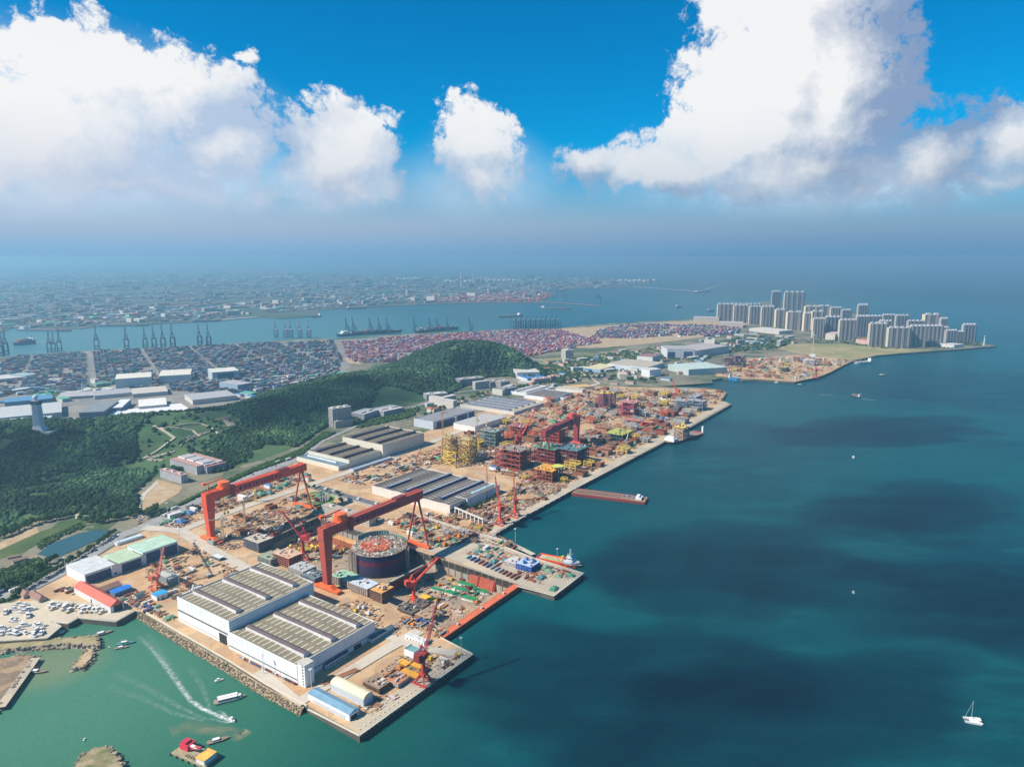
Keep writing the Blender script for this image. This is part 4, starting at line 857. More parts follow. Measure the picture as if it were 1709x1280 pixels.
# ---- residential towers on the point
def mk_tower(wall, lit_side, w=62, d=17, h=98, bays=4):
    th = thing('tower_block', 'x', 'tower block', (0, 0, GZ)); m = MB(); bw = w / bays
    for k in range(bays):
        x = k * bw; m.box(x + .6, 0, 0, x + bw - .6, d, h, wall, (.5, .5, .5)); m.box(x + bw * .32, -1.6, 0, x + bw * .68, 0, h - 1, wall)
        m.box(x - .2, 1.5, 0, x + .6, d - 1.5, h - 2, lit_side)
    m.box(w - .6, 1.5, 0, w + .2, d - 1.5, h - 2, lit_side)
    m.box(-.4, .3, 0, .6, d - .3, h, lit_side)
    for f in range(int(h / 3.2)): m.box(.8, -.5, 2.9 + f * 3.2, w - .8, 0, 4.0 + f * 3.2, wall)
    m.build('wall', WALL, th)
    for k in range(bays):
        x = k * bw
        for a, b_ in ((.07, .30), (.70, .93)): MB().box(x + bw * a, -.35, 1, x + bw * b_, -.02, h - 2, (.06, .08, .11)).build('window_bay', GLASS, th)
    for k in range(bays):
        x = (k + .5) * bw; MB().box(x - bw * .22, d * .25, h, x + bw * .22, d * .75, h + 5, (.66, .66, .68)).gable(x - bw * .22, d * .25, x + bw * .22, d * .75, h + 5.02, 2, (.5, .5, .52)).build('roof_house', WALL, th)
    return th
TW = {'g': mk_tower((.36, .34, .32), (.56, .50, .42)), 'c': mk_tower((.44, .40, .36), (.74, .60, .40), w=44, d=24, bays=2), 'b': mk_tower((.24, .25, .27), (.38, .37, .36), w=58, h=92)}  # wall colours hold light: fronts darkened as in shade, flanks paler as sunlit
TUSE = {}
def tower(k, px, pyb, pyt, pxr, label, dz=0, rot=0):
    q = G(px, pyb); q2 = G(pxr, pyb); h = hgt(px, pyb, pyt); w0, h0 = {'g': (62, 98), 'c': (44, 98), 'b': (58, 92)}[k]
    sx = max(.35, (q2.x - q.x) / w0); sz = h / (h0 + 6)
    if k not in TUSE: TUSE[k] = 1; o = TW[k]; o.location = q; o.rotation_euler = (0, 0, R(rot)); o['label'] = label
    else: o = dup(TW[k], q, R(rot), label)
    o['group'] = 'residential tower blocks on the point'; o.scale = (sx, 1.2, sz)
tws = [('b', 1287, 520, 485, 1302, 'dark tower block standing alone behind the others, leftmost of the two tallest'), ('g', 1308, 522, 486, 1342, 'tallest pale tower block rising behind the cream towers'),
    ('g', 1197, 536, 506, 1225, 'grey slab tower block at the left end of the point'), ('g', 1224, 539, 508, 1250, 'grey slab tower block second from the left end'), ('g', 1250, 541, 510, 1270, 'grey slab tower block third from the left end'), ('g', 1270, 545, 510, 1292, 'grey slab tower block just left of the cream towers'),
    ('c', 1294, 547, 515, 1311, 'cream sided tower block, first of the cream row'), ('c', 1313, 551, 519, 1339, 'wide cream sided tower block, second of the cream row'), ('c', 1341, 553, 521, 1352, 'narrow cream sided tower block, third of the cream row'), ('c', 1354, 551, 518, 1375, 'cream sided tower block, last of the cream row'),
    ('g', 1356, 564, 530, 1375, 'short grey tower block in front of the cream row'), ('b', 1376, 563, 527, 1401, 'dark grey tower block right of the cream row'), ('g', 1400, 568, 532, 1427, 'grey slab tower block right of the shops'), ('b', 1428, 562, 526, 1447, 'dark tower block behind the grey slab beside the villas'),
    ('b', 1446, 558, 526, 1470, 'dark slab set back behind the villas'), ('g', 1450, 577, 538, 1480, 'grey slab tower block right of the red roofed villas'), ('g', 1481, 581, 545, 1519, 'large grey slab nearest the sea wall'), ('g', 1517, 580, 542, 1545, 'grey slab second nearest the sea wall'),
    ('g', 1545, 578, 542, 1572, 'grey slab third nearest the sea wall'), ('b', 1572, 574, 545, 1582, 'narrow dark tower beside the third sea wall slab'), ('b', 1578, 576, 550, 1597, 'shorter slab behind the white pavilion'), ('b', 1596, 574, 552, 1609, 'short dark tower right of the white pavilion'),
    ('b', 1606, 572, 540, 1628, 'broad dark slab at the seaward end of the point'), ('b', 1430, 547, 507, 1447, 'tall beige tower with antenna behind the middle row'), ('g', 1385, 541, 512, 1404, 'white topped tower behind the cream row'), ('b', 1404, 543, 516, 1420, 'tower with blue roof behind the middle row'),
    ('b', 1472, 553, 524, 1494, 'dark slab in the rear row, leftmost'), ('b', 1494, 554, 525, 1516, 'dark slab in the rear row, rightmost'), ('b', 1466, 566, 534, 1488, 'dark slab squeezed behind the villas and the grey slab'), ('b', 1514, 563, 534, 1541, 'dark slab behind the sea wall slabs'), ('c', 1541, 560, 523, 1568, 'broad brown tower with a crane on its roof'),
    ('c', 1343, 538, 510, 1366, 'white topped cream tower behind the cream row, left'), ('c', 1366, 538, 509, 1386, 'white topped cream tower behind the cream row, right'), ('b', 1568, 562, 530, 1580, 'narrow tower right of the broad brown one'),
    ('g', 1210, 531, 506, 1240, 'pale slab in the back row at the left end of the point'), ('g', 1242, 532, 506, 1270, 'pale slab in the back row right of the first')]
for (k, a, b_, c_, d_, l_) in tws: tower(k, a, b_, c_, d_, l_)
th = thing('lighthouse', 'slim white light tower at the tip of the point', 'lighthouse', G(1642, 577)); MB().tube((0, 0, 0), (0, 0, 40), 4, (.6, .6, .62), 2).build('shaft', CONC, th); MB().tube((0, 0, 40), (0, 0, 46), 3, (.2, .25, .3)).tube((0, 0, 46), (0, 0, 50), 3, (.5, .5, .5), .3).build('lantern', PAINT, th)
for px, yt, yb, lb_ in ((770, 452, 478, 'thick red banded power station chimney'), ((790), 452, 474, 'thin white power station chimney, middle of three'), (803, 459, 474, 'thin white power station chimney, rightmost of three')):
    q = G(px, yb, 4); h = hgt(px, yb, yt, 4); r_ = 14 if px == 770 else 8; m = MB()
    for k in range(8): m.tube((0, 0, h * k / 8), (0, 0, h * (k + 1) / 8), r_ * (1 - k * .05), ((.55, .3, .25) if k % 2 and px == 770 else (.62, .6, .6)), r_ * (1 - (k + 1) * .05), 12)
    th = thing('power_station_chimney', lb_, 'chimney', q); m.build('flue', CONC, th); MB().tube((0, 0, h), (0, 0, h + 4), r_ * .62, (.2, .2, .2)).build('rim', CONC, th)
# ================================================================== CRANES
ORG = (.72, .10, .03); RED = (.50, .05, .04)
def gantry(label, pL, pR, ytop, col, hcol, mirror=False, sill=46, glyph=True):
    a = G(*pL); b_ = G(*pR)
    if mirror: a, b_ = b_, a
    rz = math.atan2(b_.y - a.y, b_.x - a.x); span = (b_ - a).length
    px, py = (pR if mirror else pL); H_ = hgt(px, py, ytop)
    th = thing('gantry_crane', label, 'gantry crane', a, rz, 'goliath gantry cranes')
    bd = 12.5; bt = H_; bb = H_ - bd; dark = tuple(c * .8 for c in col)
    for yy in (-3.2, 3.2):
        m = MB().box(-7, yy - 2.2, bb, span + 7, yy + 2.2, bt, col)
        g_ = m.build('girder', PAINT, th)
    m = MB().box(-7.4, -5.6, bb, -6.9, 5.6, bt, col); m.box(span + 6.9, -5.6, bb, span + 7.5, 5.6, bt, col); m.build('end_plate', PAINT, th)
    if glyph:
        m = MB(); yy = 5.42 if mirror else -5.42; rr = random.Random(3); k0 = span * (.62 if mirror else .30); st = -1 if mirror else 1; s6 = 5.2
        m.add([(k0 - 4, yy, bb + 6), (k0, yy, bb + 2.4), (k0 + 4, yy, bb + 6), (k0, yy, bb + 9.8)], [(0, 1, 2, 3)], (.10, .02, .14))
        for k in range(10):
            x = k0 + st * (9 + k * 7.4)
            for q in range(6):
                if rr.random() < .5: z_ = bb + 3.4 + rr.random() * 5; m.box(x - 2.4, yy - .05, z_, x + 2.4, yy + .05, z_ + .8, (.14, .03, .12))
                else: x_ = x + rr.uniform(-2.2, 2.2); m.box(x_ - .4, yy - .05, bb + 3.2, x_ + .4, yy + .05, bb + 9.2, (.14, .03, .12))
        m.build('lettering', WALL, th)
    m = MB().taper((0, 0), (3.4, 4.2), 7, (0, 0), (7.2, 5.6), bb + .2, col); m.build('rigid_leg', PAINT, th)
    m = MB(); m.taper((0, 0), (4.6, sill * .38), 2.6, (0, 0), (3.6, 9), 9, hcol).box(-4.2, -sill / 2, 2.0, 4.2, sill / 2, 4.2, hcol); s_ = m.build('sill_beam', PAINT, th)
    for k in range(8):
        y = -sill / 2 + 2.5 + k * (sill - 5) / 7; bg_ = MB().box(-2.4, y - 2.2, .2, 2.4, y + 2.2, 2.2, hcol)
        for d in (-1.3, 1.3): bg_.tube((-2.6, y + d, .75), (2.6, y + d, .75), .7, (.1, .1, .1), n=8)
        bg_.build('bogie', PAINT, s_)
    for s in (-1, 1): MB().tube((span, s * 20, 5), (span, s * 2.2, bb + .5), 1.35, dark, 1.6, 10).build('shear_leg', PAINT, th)
    m = MB().box(span - 3, -3.5, bb - 3, span + 3, 3.5, bb + .1, dark).build('leg_head', PAINT, th)
    m = MB().box(span - 2.6, -sill / 2, 2.2, span + 2.6, sill / 2, 5.4, hcol); s2 = m.build('sill_beam', PAINT, th)
    for k in range(8):
        y = -sill / 2 + 2.5 + k * (sill - 5) / 7; bg_ = MB().box(span - 2, y - 2.2, .2, span + 2, y + 2.2, 2.3, hcol)
        for d in (-1.3, 1.3): bg_.tube((span - 2.3, y + d, .75), (span + 2.3, y + d, .75), .7, (.1, .1, .1), n=8)
        bg_.build('bogie', PAINT, s2)
    # upper trolley house and lower trolley
    tx = span * .16
    m = MB().box(tx - 9, -7.6, bt + .1, tx + 9, 7.6, bt + 2, hcol); tr = m.build('trolley', PAINT, th)
    if not mirror or True:
        MB().tube((tx - 1, 0, bt + 2), (tx - 1, 0, bt + 9.5), 8.5, hcol, 8.5, 14).build('machinery_house', PAINT, tr)
        MB().box(tx + 7, 4, bb - 3, tx + 13, 8.6, bt + 3, (.30, .05, .08)).box(tx + 7, -8.6, bb - 3, tx + 13, -5.6, bt + 3, (.30, .05, .08)).build('side_frame', PAINT, tr)
    lt = MB().box(span * .72, -4.2, bt + .1, span * .84, 4.2, bt + 2.4, (.22, .04, .05)).build('lower_trolley', PAINT, th)
    # service jib crane on the beam end
    m = MB().tube((0, -2, bt), (0, -2, bt + 14), .9, hcol); jb = m.build('service_crane_post', PAINT, th)
    MB().bar((-6, -2, bt + 14.5), (26, -2, bt + 16), 1.6, hcol).box(-9, -4, bt + 13.2, -4, 0, bt + 17, hcol).build('service_crane_jib', PAINT, jb)
    m = MB()
    for yy in (-5.3, 5.3):
        m.bar((-6, yy, bt + 1.2), (span + 6, yy, bt + 1.2), .25, hcol)
    m.build('handrail', PAINT, th)
    for k, x in enumerate((tx - 3, tx + 3)): m = MB().bar((x, 0, bt), (x, 0, bb - 26), .22, (.1, .1, .1)).box(x - 1.6, -1, bb - 30, x + 1.6, 1, bb - 26, (.5, .35, .05)).build('hook_block', PAINT, tr)
    return th
gantry('bright orange red gantry crane farthest from the sea, astride the field of steel parts', (353, 903), (506, 846), 822, (.74, .09, .04), (.90, .16, .04))
gantry('brick red gantry crane standing over the round hull in the dry dock', (547, 984), (698, 911), 879, (.46, .085, .06), (.86, .15, .04))
gantry('dark red gantry crane among the offshore modules, leg nearest the open sea', (909, 771), (962, 742), 693, (.34, .05, .06), (.60, .09, .06), mirror=True, sill=34)
def portal(label, px, pyb, pyt_body, jib_az, jib_el, jl, col=ORG, dz=0, lattice=True, scale=1, z0=GZ, rz=YR):
    q = G(px, pyb, z0); hb = hgt(px, pyb, pyt_body, z0)
    th = thing('jib_crane', label, 'jib crane', q, rz, 'red jib cranes')
    ph = hb * .32; m = MB(); w = 6.5
    for i in (-1, 1):
        for j in (-1, 1): MB().bar((i * w, j * w, .8), (i * 2.2, j * 2.2, ph), 1.7, col).build('portal_leg', PAINT, th)
    for i in (-1, 1): MB().box(i * w - 1.3, -w - 3, .1, i * w + 1.3, w + 3, 1.6, tuple(c * .7 for c in col)).build('bogie_beam', PAINT, th)
    MB().box(-3.4, -3.4, ph - 1.5, 3.4, 3.4, ph + 1, col).tube((0, 0, ph), (0, 0, hb * .82), 2.3, col, 2.0, 10).build('column', PAINT, th)
    az = jib_az - rz; d = Vector((math.cos(az), math.sin(az), 0)); n = Vector((-d.y, d.x, 0)); zt = hb * .82
    hs = MB(); c_ = d * -3; hs.box(c_.x - 6, c_.y - 3.6, zt, c_.x + 6, c_.y + 3.6, zt + hb * .18, col, rot=az); hs.tube((0, 0, zt - .8), (0, 0, zt + .2), 3.4, tuple(c * .7 for c in col)); hs.box(d.x * 4 + n.x * 3 - 1.3, d.y * 4 + n.y * 3 - 1.3, zt + .3, d.x * 4 + n.x * 3 + 1.3, d.y * 4 + n.y * 3 + 1.3, zt + 3.2, (.75, .75, .72), rot=az)
    hs = hs.build('slewing_house', PAINT, th)
    zr = zt + hb * .18; ap = Vector((0, 0, zr + hb * .28)) - d * 2
    m = MB()
    for s in (-1, 1): m.bar(n * 2.4 * s + d * 3 + Vector((0, 0, zr)), ap + n * s * .8, .8, col).bar(n * 2.4 * s - d * 7 + Vector((0, 0, zr)), ap + n * s * .8, .8, col)
    m.bar(ap - n * 1.5, ap + n * 1.5, 1.2, col).build('a_frame', PAINT, hs)
    p0 = d * 4 + Vector((0, 0, zr)); p1 = p0 + (d * math.cos(jib_el) + Vector((0, 0, 1)) * math.sin(jib_el)) * jl
    m = MB()
    if lattice: m.lattice(p0, p1, 2.6, col, 12, .42, 1.2)
    else:
        m.bar(p0 + n * 1.5, p1 + n * .6, 1.3, col).bar(p0 - n * 1.5, p1 - n * .6, 1.3, col)
        for k in range(1, 6): f = k / 6; m.bar(p0.lerp(p1, f) + n * 1.3, p0.lerp(p1, f) - n * 1.3, .6, col)
        e = p1 + (d * .95 - Vector((0, 0, .35))) * jl * .28; m.bar(p1 - (e - p1) * .35, e, 1.0, col); m.bar(p1 - (e - p1) * .35, ap, .5, col); p1 = e
    j_ = m.build('jib', PAINT, hs)
    MB().bar(p1, ap, .3, (.2, .1, .1)).build('stay_rope', PAINT, hs)
    MB().bar(p1, p1 - Vector((0, 0, jl * .35)), .25, (.12, .12, .12)).box(p1.x - .9, p1.y - .9, p1.z - jl * .35 - 2, p1.x + .9, p1.y + .9, p1.z - jl * .35, (.6, .4, .05)).build('hook', PAINT, j_)
    cw = d * -9; MB().box(cw.x - 2.4, cw.y - 3.4, zr - 3, cw.x + 2.4, cw.y + 3.4, zr + 3.2, tuple(c * .75 for c in col), rot=az).build('counterweight', PAINT, hs)
    return th
portal('red jib crane on the near pier beside the orange pontoons, lattice jib raised', 707, 1139, 1090, R(62), R(62), 54, (.70, .09, .07))
portal('red jib crane inside the dry dock behind the brick red gantry leg', 507, 936, 893, R(175), R(55), 44, (.62, .06, .06), lattice=False, z0=fl)
portal('orange jib crane standing between the round hull and the green boat sections', 691, 1008, 970, R(30), R(38), 40, (.85, .10, .05), lattice=False, z0=fl)
portal('red jib crane on the quay below the broad fabrication hall, the nearer of two', 834.5, 875, 845, R(110), R(66), 48, (.72, .10, .06))
portal('red jib crane on the quay below the broad fabrication hall, the farther of two', 860, 862, 833, R(100), R(70), 50, (.72, .10, .06))
portal('red jib crane among the dark red modules left of the dark red gantry', 868, 757, 728, R(35), R(55), 66, (.62, .08, .06), lattice=False)
portal('red lattice crane beside the grey topped store near the painting halls', 263, 981, 960, R(75), R(68), 34, (.78, .20, .12))
portal('red jib crane on the far quay of the second yard', 1361, 631, 617, R(80), R(75), 40, (.50, .05, .12))
portal('small red jib crane beside the cylinder shaped module', 1000, 678, 668, R(60), R(60), 34, (.6, .07, .05))
portal('small red jib crane between the grey blocks and the inlet', 1129, 664, 652, R(120), R(60), 34, (.6, .1, .05))
def tower_crane(label, px, pyb, pyt, az, jl, col=(.66, .52, .22), luff=None, rz=0):
    q = G(px, pyb); h = hgt(px, pyb, pyt); th = thing('tower_crane', label, 'tower crane', q, rz, 'slender tower cranes')
    MB().box(-3, -3, -.2, 3, 3, .8, (.5, .48, .44)).build('base', CONC, th)
    MB().lattice((0, 0, .8), (0, 0, h), 2.2, col, max(6, int(h / 6)), .42).build('mast', PAINT, th)
    d = Vector((math.cos(az), math.sin(az), 0)); z_ = Vector((0, 0, h)); e = z_ + (d * jl if luff is None else (d * math.cos(luff) + Vector((0, 0, math.sin(luff)))) * jl)
    MB().box(-1.8, -1.8, h, 1.8, 1.8, h + 3, tuple(c * .9 for c in col)).build('cab', PAINT, th)
    MB().lattice(z_ + Vector((0, 0, 2)), e + Vector((0, 0, 2)), 1.6, col, 12, .35, .8).build('jib', PAINT, th)
    MB().bar(z_ + Vector((0, 0, 2)), z_ + Vector((0, 0, 2)) - d * jl * .28, 1.3, col).box(-d.x * jl * .28 - 1.6, -d.y * jl * .28 - 1.6, h - 1, -d.x * jl * .28 + 1.6, -d.y * jl * .28 + 1.6, h + 2.4, (.4, .4, .4)).build('counter_jib', PAINT, th)
    if luff is None: MB().bar((0, 0, h + 2), (0, 0, h + 9), .9, col).bar((0, 0, h + 9), z_ + d * jl * .7 + Vector((0, 0, 2.5)), .25, col).bar((0, 0, h + 9), z_ - d * jl * .28 + Vector((0, 0, 2.5)), .25, col).build('cat_head', PAINT, th)
for a in ((739, 728, 690, R(15), 14, (.75, .38, .16), None, 'short orange mast crane in front of the grey roofed hall'),
    (797, 762, 702, R(150), 16, (.66, .50, .24), R(80), 'tall thin yellow crane beside the yellow jacket frame'),
    (409, 878, 838, R(40), 20, (.62, .50, .28), None, 'pale yellow tower crane in the field of steel parts'),
    (427, 838, 820, R(20), 20, (.78, .66, .16), None, 'bright yellow tower crane beyond the far gantry beam'),
    (373, 905, 868, R(200), 20, (.62, .52, .36), None, 'faded yellow tower crane inside the far gantry leg'),
    (925, 700, 676, R(160), 44, (.66, .40, .18), R(35), 'orange derrick crane left of the dark red gantry beam'),
    (812, 742, 712, R(80), 16, (.66, .50, .24), R(75), 'thin tan mast crane beside the grey green module'),
    (1007, 668, 647, R(30), 16, (.7, .5, .3), R(70), 'thin mast crane beside the yellow topped cylinder module'),
    (1356, 592, 560, R(110), 34, (.75, .7, .62), R(60), 'white luffing tower crane on the second yard'),
    (1045, 763, 735, R(60), 34, (.45, .52, .36), R(55), 'green crawler crane by the yellow green module'),
    (813, 832, 795, R(100), 24, (.60, .28, .16), R(70), 'reddish mast crane beside the seaward end of the fabrication hall'),
    (695, 782, 764, R(40), 20, (.5, .2, .12), R(50), 'small dark crane beyond the stepped white halls')):
    tower_crane(a[7], a[0], a[1], a[2], a[3], a[4], a[5], a[6])
# crawler crane on the left yard
q = G(350, 962); th = thing('crawler_crane', 'grey crawler crane with a long thin lattice boom beyond the taller assembly hall', 'crawler crane', q, YR)
MB().box(-5, -4, .1, 5, -2.2, 1.4, (.08, .08, .08)).build('track', PAINT, th); MB().box(-5, 2.2, .1, 5, 4, 1.4, (.08, .08, .08)).build('track', PAINT, th)
MB().box(-5, -2.2, 1.2, 4, 2.2, 4, (.4, .4, .42)).build('body', PAINT, th); MB().lattice((3, 0, 3), (-4, 26, 44), 1.6, (.12, .12, .14), 12, .4).build('boom', PAINT, th)
# ================================================================== ship to shore cranes
def mk_sts(colA, colB, up=True):
    th = thing('quay_crane', 'x', 'container crane', (0, 0, GZ)); w = 9; g_ = 15; hb = 44
    for i in (-1, 1):
        for j in (-1, 1): MB().bar((i * w, j * g_, 0), (i * w, j * g_, hb), 3.2, colA).build('leg', PAINT, th)
    for i in (-1, 1):
        MB().bar((i * w, -g_, 14), (i * w, g_, 14), 1.8, colA).bar((i * w, -g_, 14), (i * w, g_, hb), 1.0, colA).bar((i * w, -g_, hb), (i * w, g_, hb), 2.6, colA).build('side_frame', PAINT, th)
    for j in (-1, 1): MB().bar((-w, j * g_, 14), (w, j * g_, 14), 2.0, colA).bar((-w, j * g_, hb), (w, j * g_, hb), 2.2, colA).build('portal_beam', PAINT, th)
    for j in (-1, 1): MB().box(-12, j * g_ - 1.4, .2, 12, j * g_ + 1.4, 2.4, colA).build('bogie_beam', PAINT, th)
    m = MB()
    for s in (-2.6, 2.6): m.bar((s, -g_ - 16, hb + 2), (s, g_ + 2, hb + 2), 1.8, colA, 2.6)
    m.build('girder', PAINT, th)
    MB().box(-5.5, -g_ - 6, hb + 3.4, 5.5, -g_ + 12, hb + 9.5, colB).build('machinery_house', PAINT, th)
    m = MB()
    for s in (-1, 1): m.bar((s * w * .9, g_, hb), (s * 2, g_ - 2, hb + 24), 2.4, colA).bar((s * 2, g_ - 2, hb + 24), (s * w * .6, -g_, hb + 3), .9, colA)
    m.bar((-2.4, g_ - 2, hb + 24), (2.4, g_ - 2, hb + 24), 1.6, colB).build('a_frame', PAINT, th)
    m = MB()
    e = (48, 58) if up else (58, 2)
    for s in (-2.4, 2.4): m.bar((s, g_ + 2, hb + 2), (s, g_ + 2 + (14 if up else 52), hb + (60 if up else 2)), 2.6, colB if up else colA, 3.0)
    for k in range(1, 7): f = k / 7; m.bar((-2.4, g_ + 2 + (14 if up else 52) * f, hb + 2 + (58 if up else 0) * f), (2.4, g_ + 2 + (14 if up else 52) * f, hb + 2 + (58 if up else 0) * f), .8, colA)
    m.build('boom', PAINT, th)
    MB().bar((0, g_ - 2, hb + 24), (0, g_ + 2 + (11 if up else 40), hb + (46 if up else 3)), .5, colA).build('stay', PAINT, th)
    return th
STS = {'n': mk_sts((.04, .07, .14), (.30, .32, .38)), 'r': mk_sts((.14, .15, .22), (.66, .52, .54)), 't': mk_sts((.03, .11, .16), (.08, .2, .26)), 'd': mk_sts((.05, .13, .2), (.10, .2, .28), up=False)}
SU = set()
def sts(k, px, py, yt, label, rot):
    q = G(px, py); h = hgt(px, py, yt); s = h / (104 if k != 'd' else 70)
    if k in SU: o = dup(STS[k], q, rot, label)
    else: SU.add(k); o = STS[k]; o.location = q; o.rotation_euler = (0, 0, rot); o['label'] = label
    o['group'] = 'quayside container cranes'; o.scale = (s, s, s)
e0, e1 = G(25, 594), G(420, 571); QR = math.atan2(e1.y - e0.y, e1.x - e0.x)
ordn = ['leftmost', 'second', 'third', 'fourth', 'fifth', 'sixth', 'seventh', 'eighth', 'ninth', 'tenth', 'eleventh', 'twelfth', 'thirteenth', 'fourteenth']
for k, (px, py, yt) in enumerate(((4, 594, 556), (10, 592, 548), (83, 587, 553), (90, 587, 555), (100, 586, 550), (162, 583, 544), (212, 582, 545), (243, 580, 546), (258, 580, 544), (273, 580, 543), (289, 579, 542), (334, 576, 541), (349, 576, 542))):
    sts('n', px, py, yt, 'dark blue quay crane with raised boom, %s along the left terminal' % ordn[k], QR)
for k, px in enumerate((461, 477, 486, 501, 516)): sts('r', px, 563, 535, 'pale pink topped quay crane with raised boom, %s of five in a row' % ordn[k], QR)
for k, (px, py) in enumerate(((580, 558), (591, 557), (619, 556), (634, 556), (648, 556), (693, 554), (719, 554), (731, 553), (748, 553), (786, 553))): sts('t', px, py, 530, 'teal quay crane above the pink container stacks, %s from the left' % ordn[k], QR)
for k in range(10): sts('d', 857 + k * 8.2, 549 - k * .3, 527, 'blue grey quay crane with lowered boom, %s in the tight cluster' % ordn[k], QR)
for k, (px, py, yt, l_) in enumerate(((941, 504, 489, 'left of two dark bulk unloaders on the red jetty'), (998, 510, 491, 'right of two dark bulk unloaders on the red jetty'))):
    q = G(px, py, 5); h = hgt(px, py, yt, 5); th = thing('bulk_unloader', l_, 'unloader', q, 0); c_ = (.06, .10, .16)
    for i in (-1, 1): MB().bar((i * 22, -10, 0), (i * 16, 0, h * .7), 5, c_).build('leg', PAINT, th)
    MB().bar((-44, 0, h * .7), (40, 0, h * .7), 6, c_).build('boom', PAINT, th); MB().taper((0, 0), (12, 9), h * .7, (0, 0), (8, 7), h, c_).build('tower_house', PAINT, th)
# ================================================================== SHIPS
def hull(m, L, Wd, z0, z1, col, bow=.22, stern=.06, top=None, flare=.9, red=None):
    P_ = [(-L / 2, -Wd * .38), (-L / 2 + L * stern, -Wd / 2), (L / 2 - L * bow, -Wd / 2), (L / 2 - L * bow * .4, -Wd * .30), (L / 2, 0), (L / 2 - L * bow * .4, Wd * .30), (L / 2 - L * bow, Wd / 2), (-L / 2 + L * stern, Wd / 2), (-L / 2, Wd * .38)]
    n = len(P_); zs = [(z0, flare, red or col)] + ([(0.0 if z0 < 0 else z0, (flare + 1) / 2, col)] if red else []) + [(z1, 1, col)]
    for (za, fa, ca), (zb, fb, cb) in zip(zs, zs[1:]):
        vs = [(x * (fa + (1 - fa) * .3), y * fa, za) for x, y in P_] + [(x * (fb + (1 - fb) * .3), y * fb, zb) for x, y in P_]
        m.add(vs, [(k, (k + 1) % n, n + (k + 1) % n, n + k) for k in range(n)], ca)
    vs = [(x, y, z1) for x, y in P_]; m.add(vs, [tuple(range(n))], top or col); m.add([(x, y, z0) for x, y in P_], [tuple(range(n - 1, -1, -1))], red or col); return m
def ship(name, label, cat, pa, pb, wd, fb, colh, deck, kind='cargo', colc=None, group=None, z=0, hh=None):
    """hull from stern pixel pa to bow pixel pb on the water"""
    a, b_ = G(*pa, z), G(*pb, z); L = (b_ - a).length; c_ = (a + b_) / 2; rz = math.atan2(b_.y - a.y, b_.x - a.x)
    th = thing(name, label, cat, c_, rz, group)
    hull(MB(), L, wd, -1.5, fb, colh, top=deck, red=(.35, .05, .04) if kind != 'boat' else None).build('hull', PAINT, th)
    s = wd; 
    if kind in ('container', 'cargo', 'bulk'):
        MB().box(-L * .44, -s * .42, fb, -L * .33, s * .42, fb + 6, (.7, .7, .68)).box(-L * .42, -s * .4, fb + 6, -L * .35, s * .4, fb + 14 * min(1, s / 20), (.72, .72, .70)).build('superstructure', WALL, th)
        MB().tube((-L * .40, 0, fb + 8), (-L * .40, 0, fb + 20 * min(1, s / 20)), s * .07, (.25, .2, .2)).build('funnel', PAINT, th)
        if kind == 'container':
            cs = [(.35, .08, .07), (.06, .14, .28), (.35, .36, .36), (.05, .2, .16), (.4, .2, .08)]
            for k in range(9):
                x = -L * .30 + k * L * .072
                for j in range(3): MB().box(x, -s * .44 + j * s * .295, fb + .3, x + L * .062, -s * .44 + (j + 1) * s * .29, fb + random.choice((6, 9, 12)), random.choice(cs)).build('container_stack', PAINT, th)
        else:
            for k in range(5): MB().box(-L * .27 + k * L * .13, -s * .3, fb, -L * .17 + k * L * .13, s * .3, fb + 1.8, colc or (.35, .2, .15)).build('hatch_cover', PAINT, th)
            for k in range(2): MB().bar((-L * .1 + k * L * .25, 0, fb), (-L * .1 + k * L * .25, 0, fb + s * .7), .8, (.6, .55, .4)).build('mast', PAINT, th)
    return th, L
ship('container_ship', 'dark blue container ship under way on the channel at the far left', 'ship', (57, 573), (22, 577), 42, 16, (.05, .14, .24), (.1, .15, .2), 'container')
ship('container_ship', 'long dark container ship moored under the teal cranes, left of two', 'ship', (562, 562), (672, 554), 40, 14, (.04, .07, .10), (.12, .12, .12), 'container')
ship('container_ship', 'dark teal container ship moored under the teal cranes, right of two', 'ship', (692, 556), (766, 549), 40, 14, (.04, .10, .12), (.1, .14, .14), 'container')
ship('bulk_carrier', 'dark bulk carrier under way above the tight crane cluster', 'ship', (900, 515), (956, 516.5), 34, 9, (.06, .09, .14), (.2, .16, .15), 'bulk')
ship('bulk_carrier', 'dark ship with light bridge left of the blue grey cranes', 'ship', (871, 527.5), (832, 530), 30, 9, (.05, .08, .12), (.18, .16, .16), 'bulk')
for l_, a, b_, w_, c_ in (('grey ship moored at the far left quay across the channel', (30, 552), (120, 553), 44, (.10, .17, .26)), ('blue grey ship moored in the middle of the quay across the channel', (165, 545), (250, 544), 40, (.12, .18, .28)), ('dark ship moored at the right of the quay across the channel', (320, 538), (368, 536.5), 36, (.09, .15, .24)), ('small dark ship by the jetty tip in mid channel', (535, 529), (520, 530), 20, (.06, .09, .12)),
    ('dark ship at the quay below the green roofed sheds', (578, 516), (612, 515), 30, (.07, .12, .16)), ('red decked ship beside the red ore quay', (897, 494), (928, 492), 30, (.30, .08, .07)), ('faint ship at the end of the long pier', (1160, 489), (1185, 487), 26, (.30, .26, .24)), ('small ferry with a white bridge on the open channel', (1128, 513.6), (1138, 513.4), 16, (.08, .12, .16)), ('small dark coaster just left of the tower blocks', (1181, 520), (1192, 520), 16, (.04, .1, .16))):
    ship('cargo_ship', l_, 'ship', a, b_, w_, 11, c_, (.25, .2, .18), 'cargo')
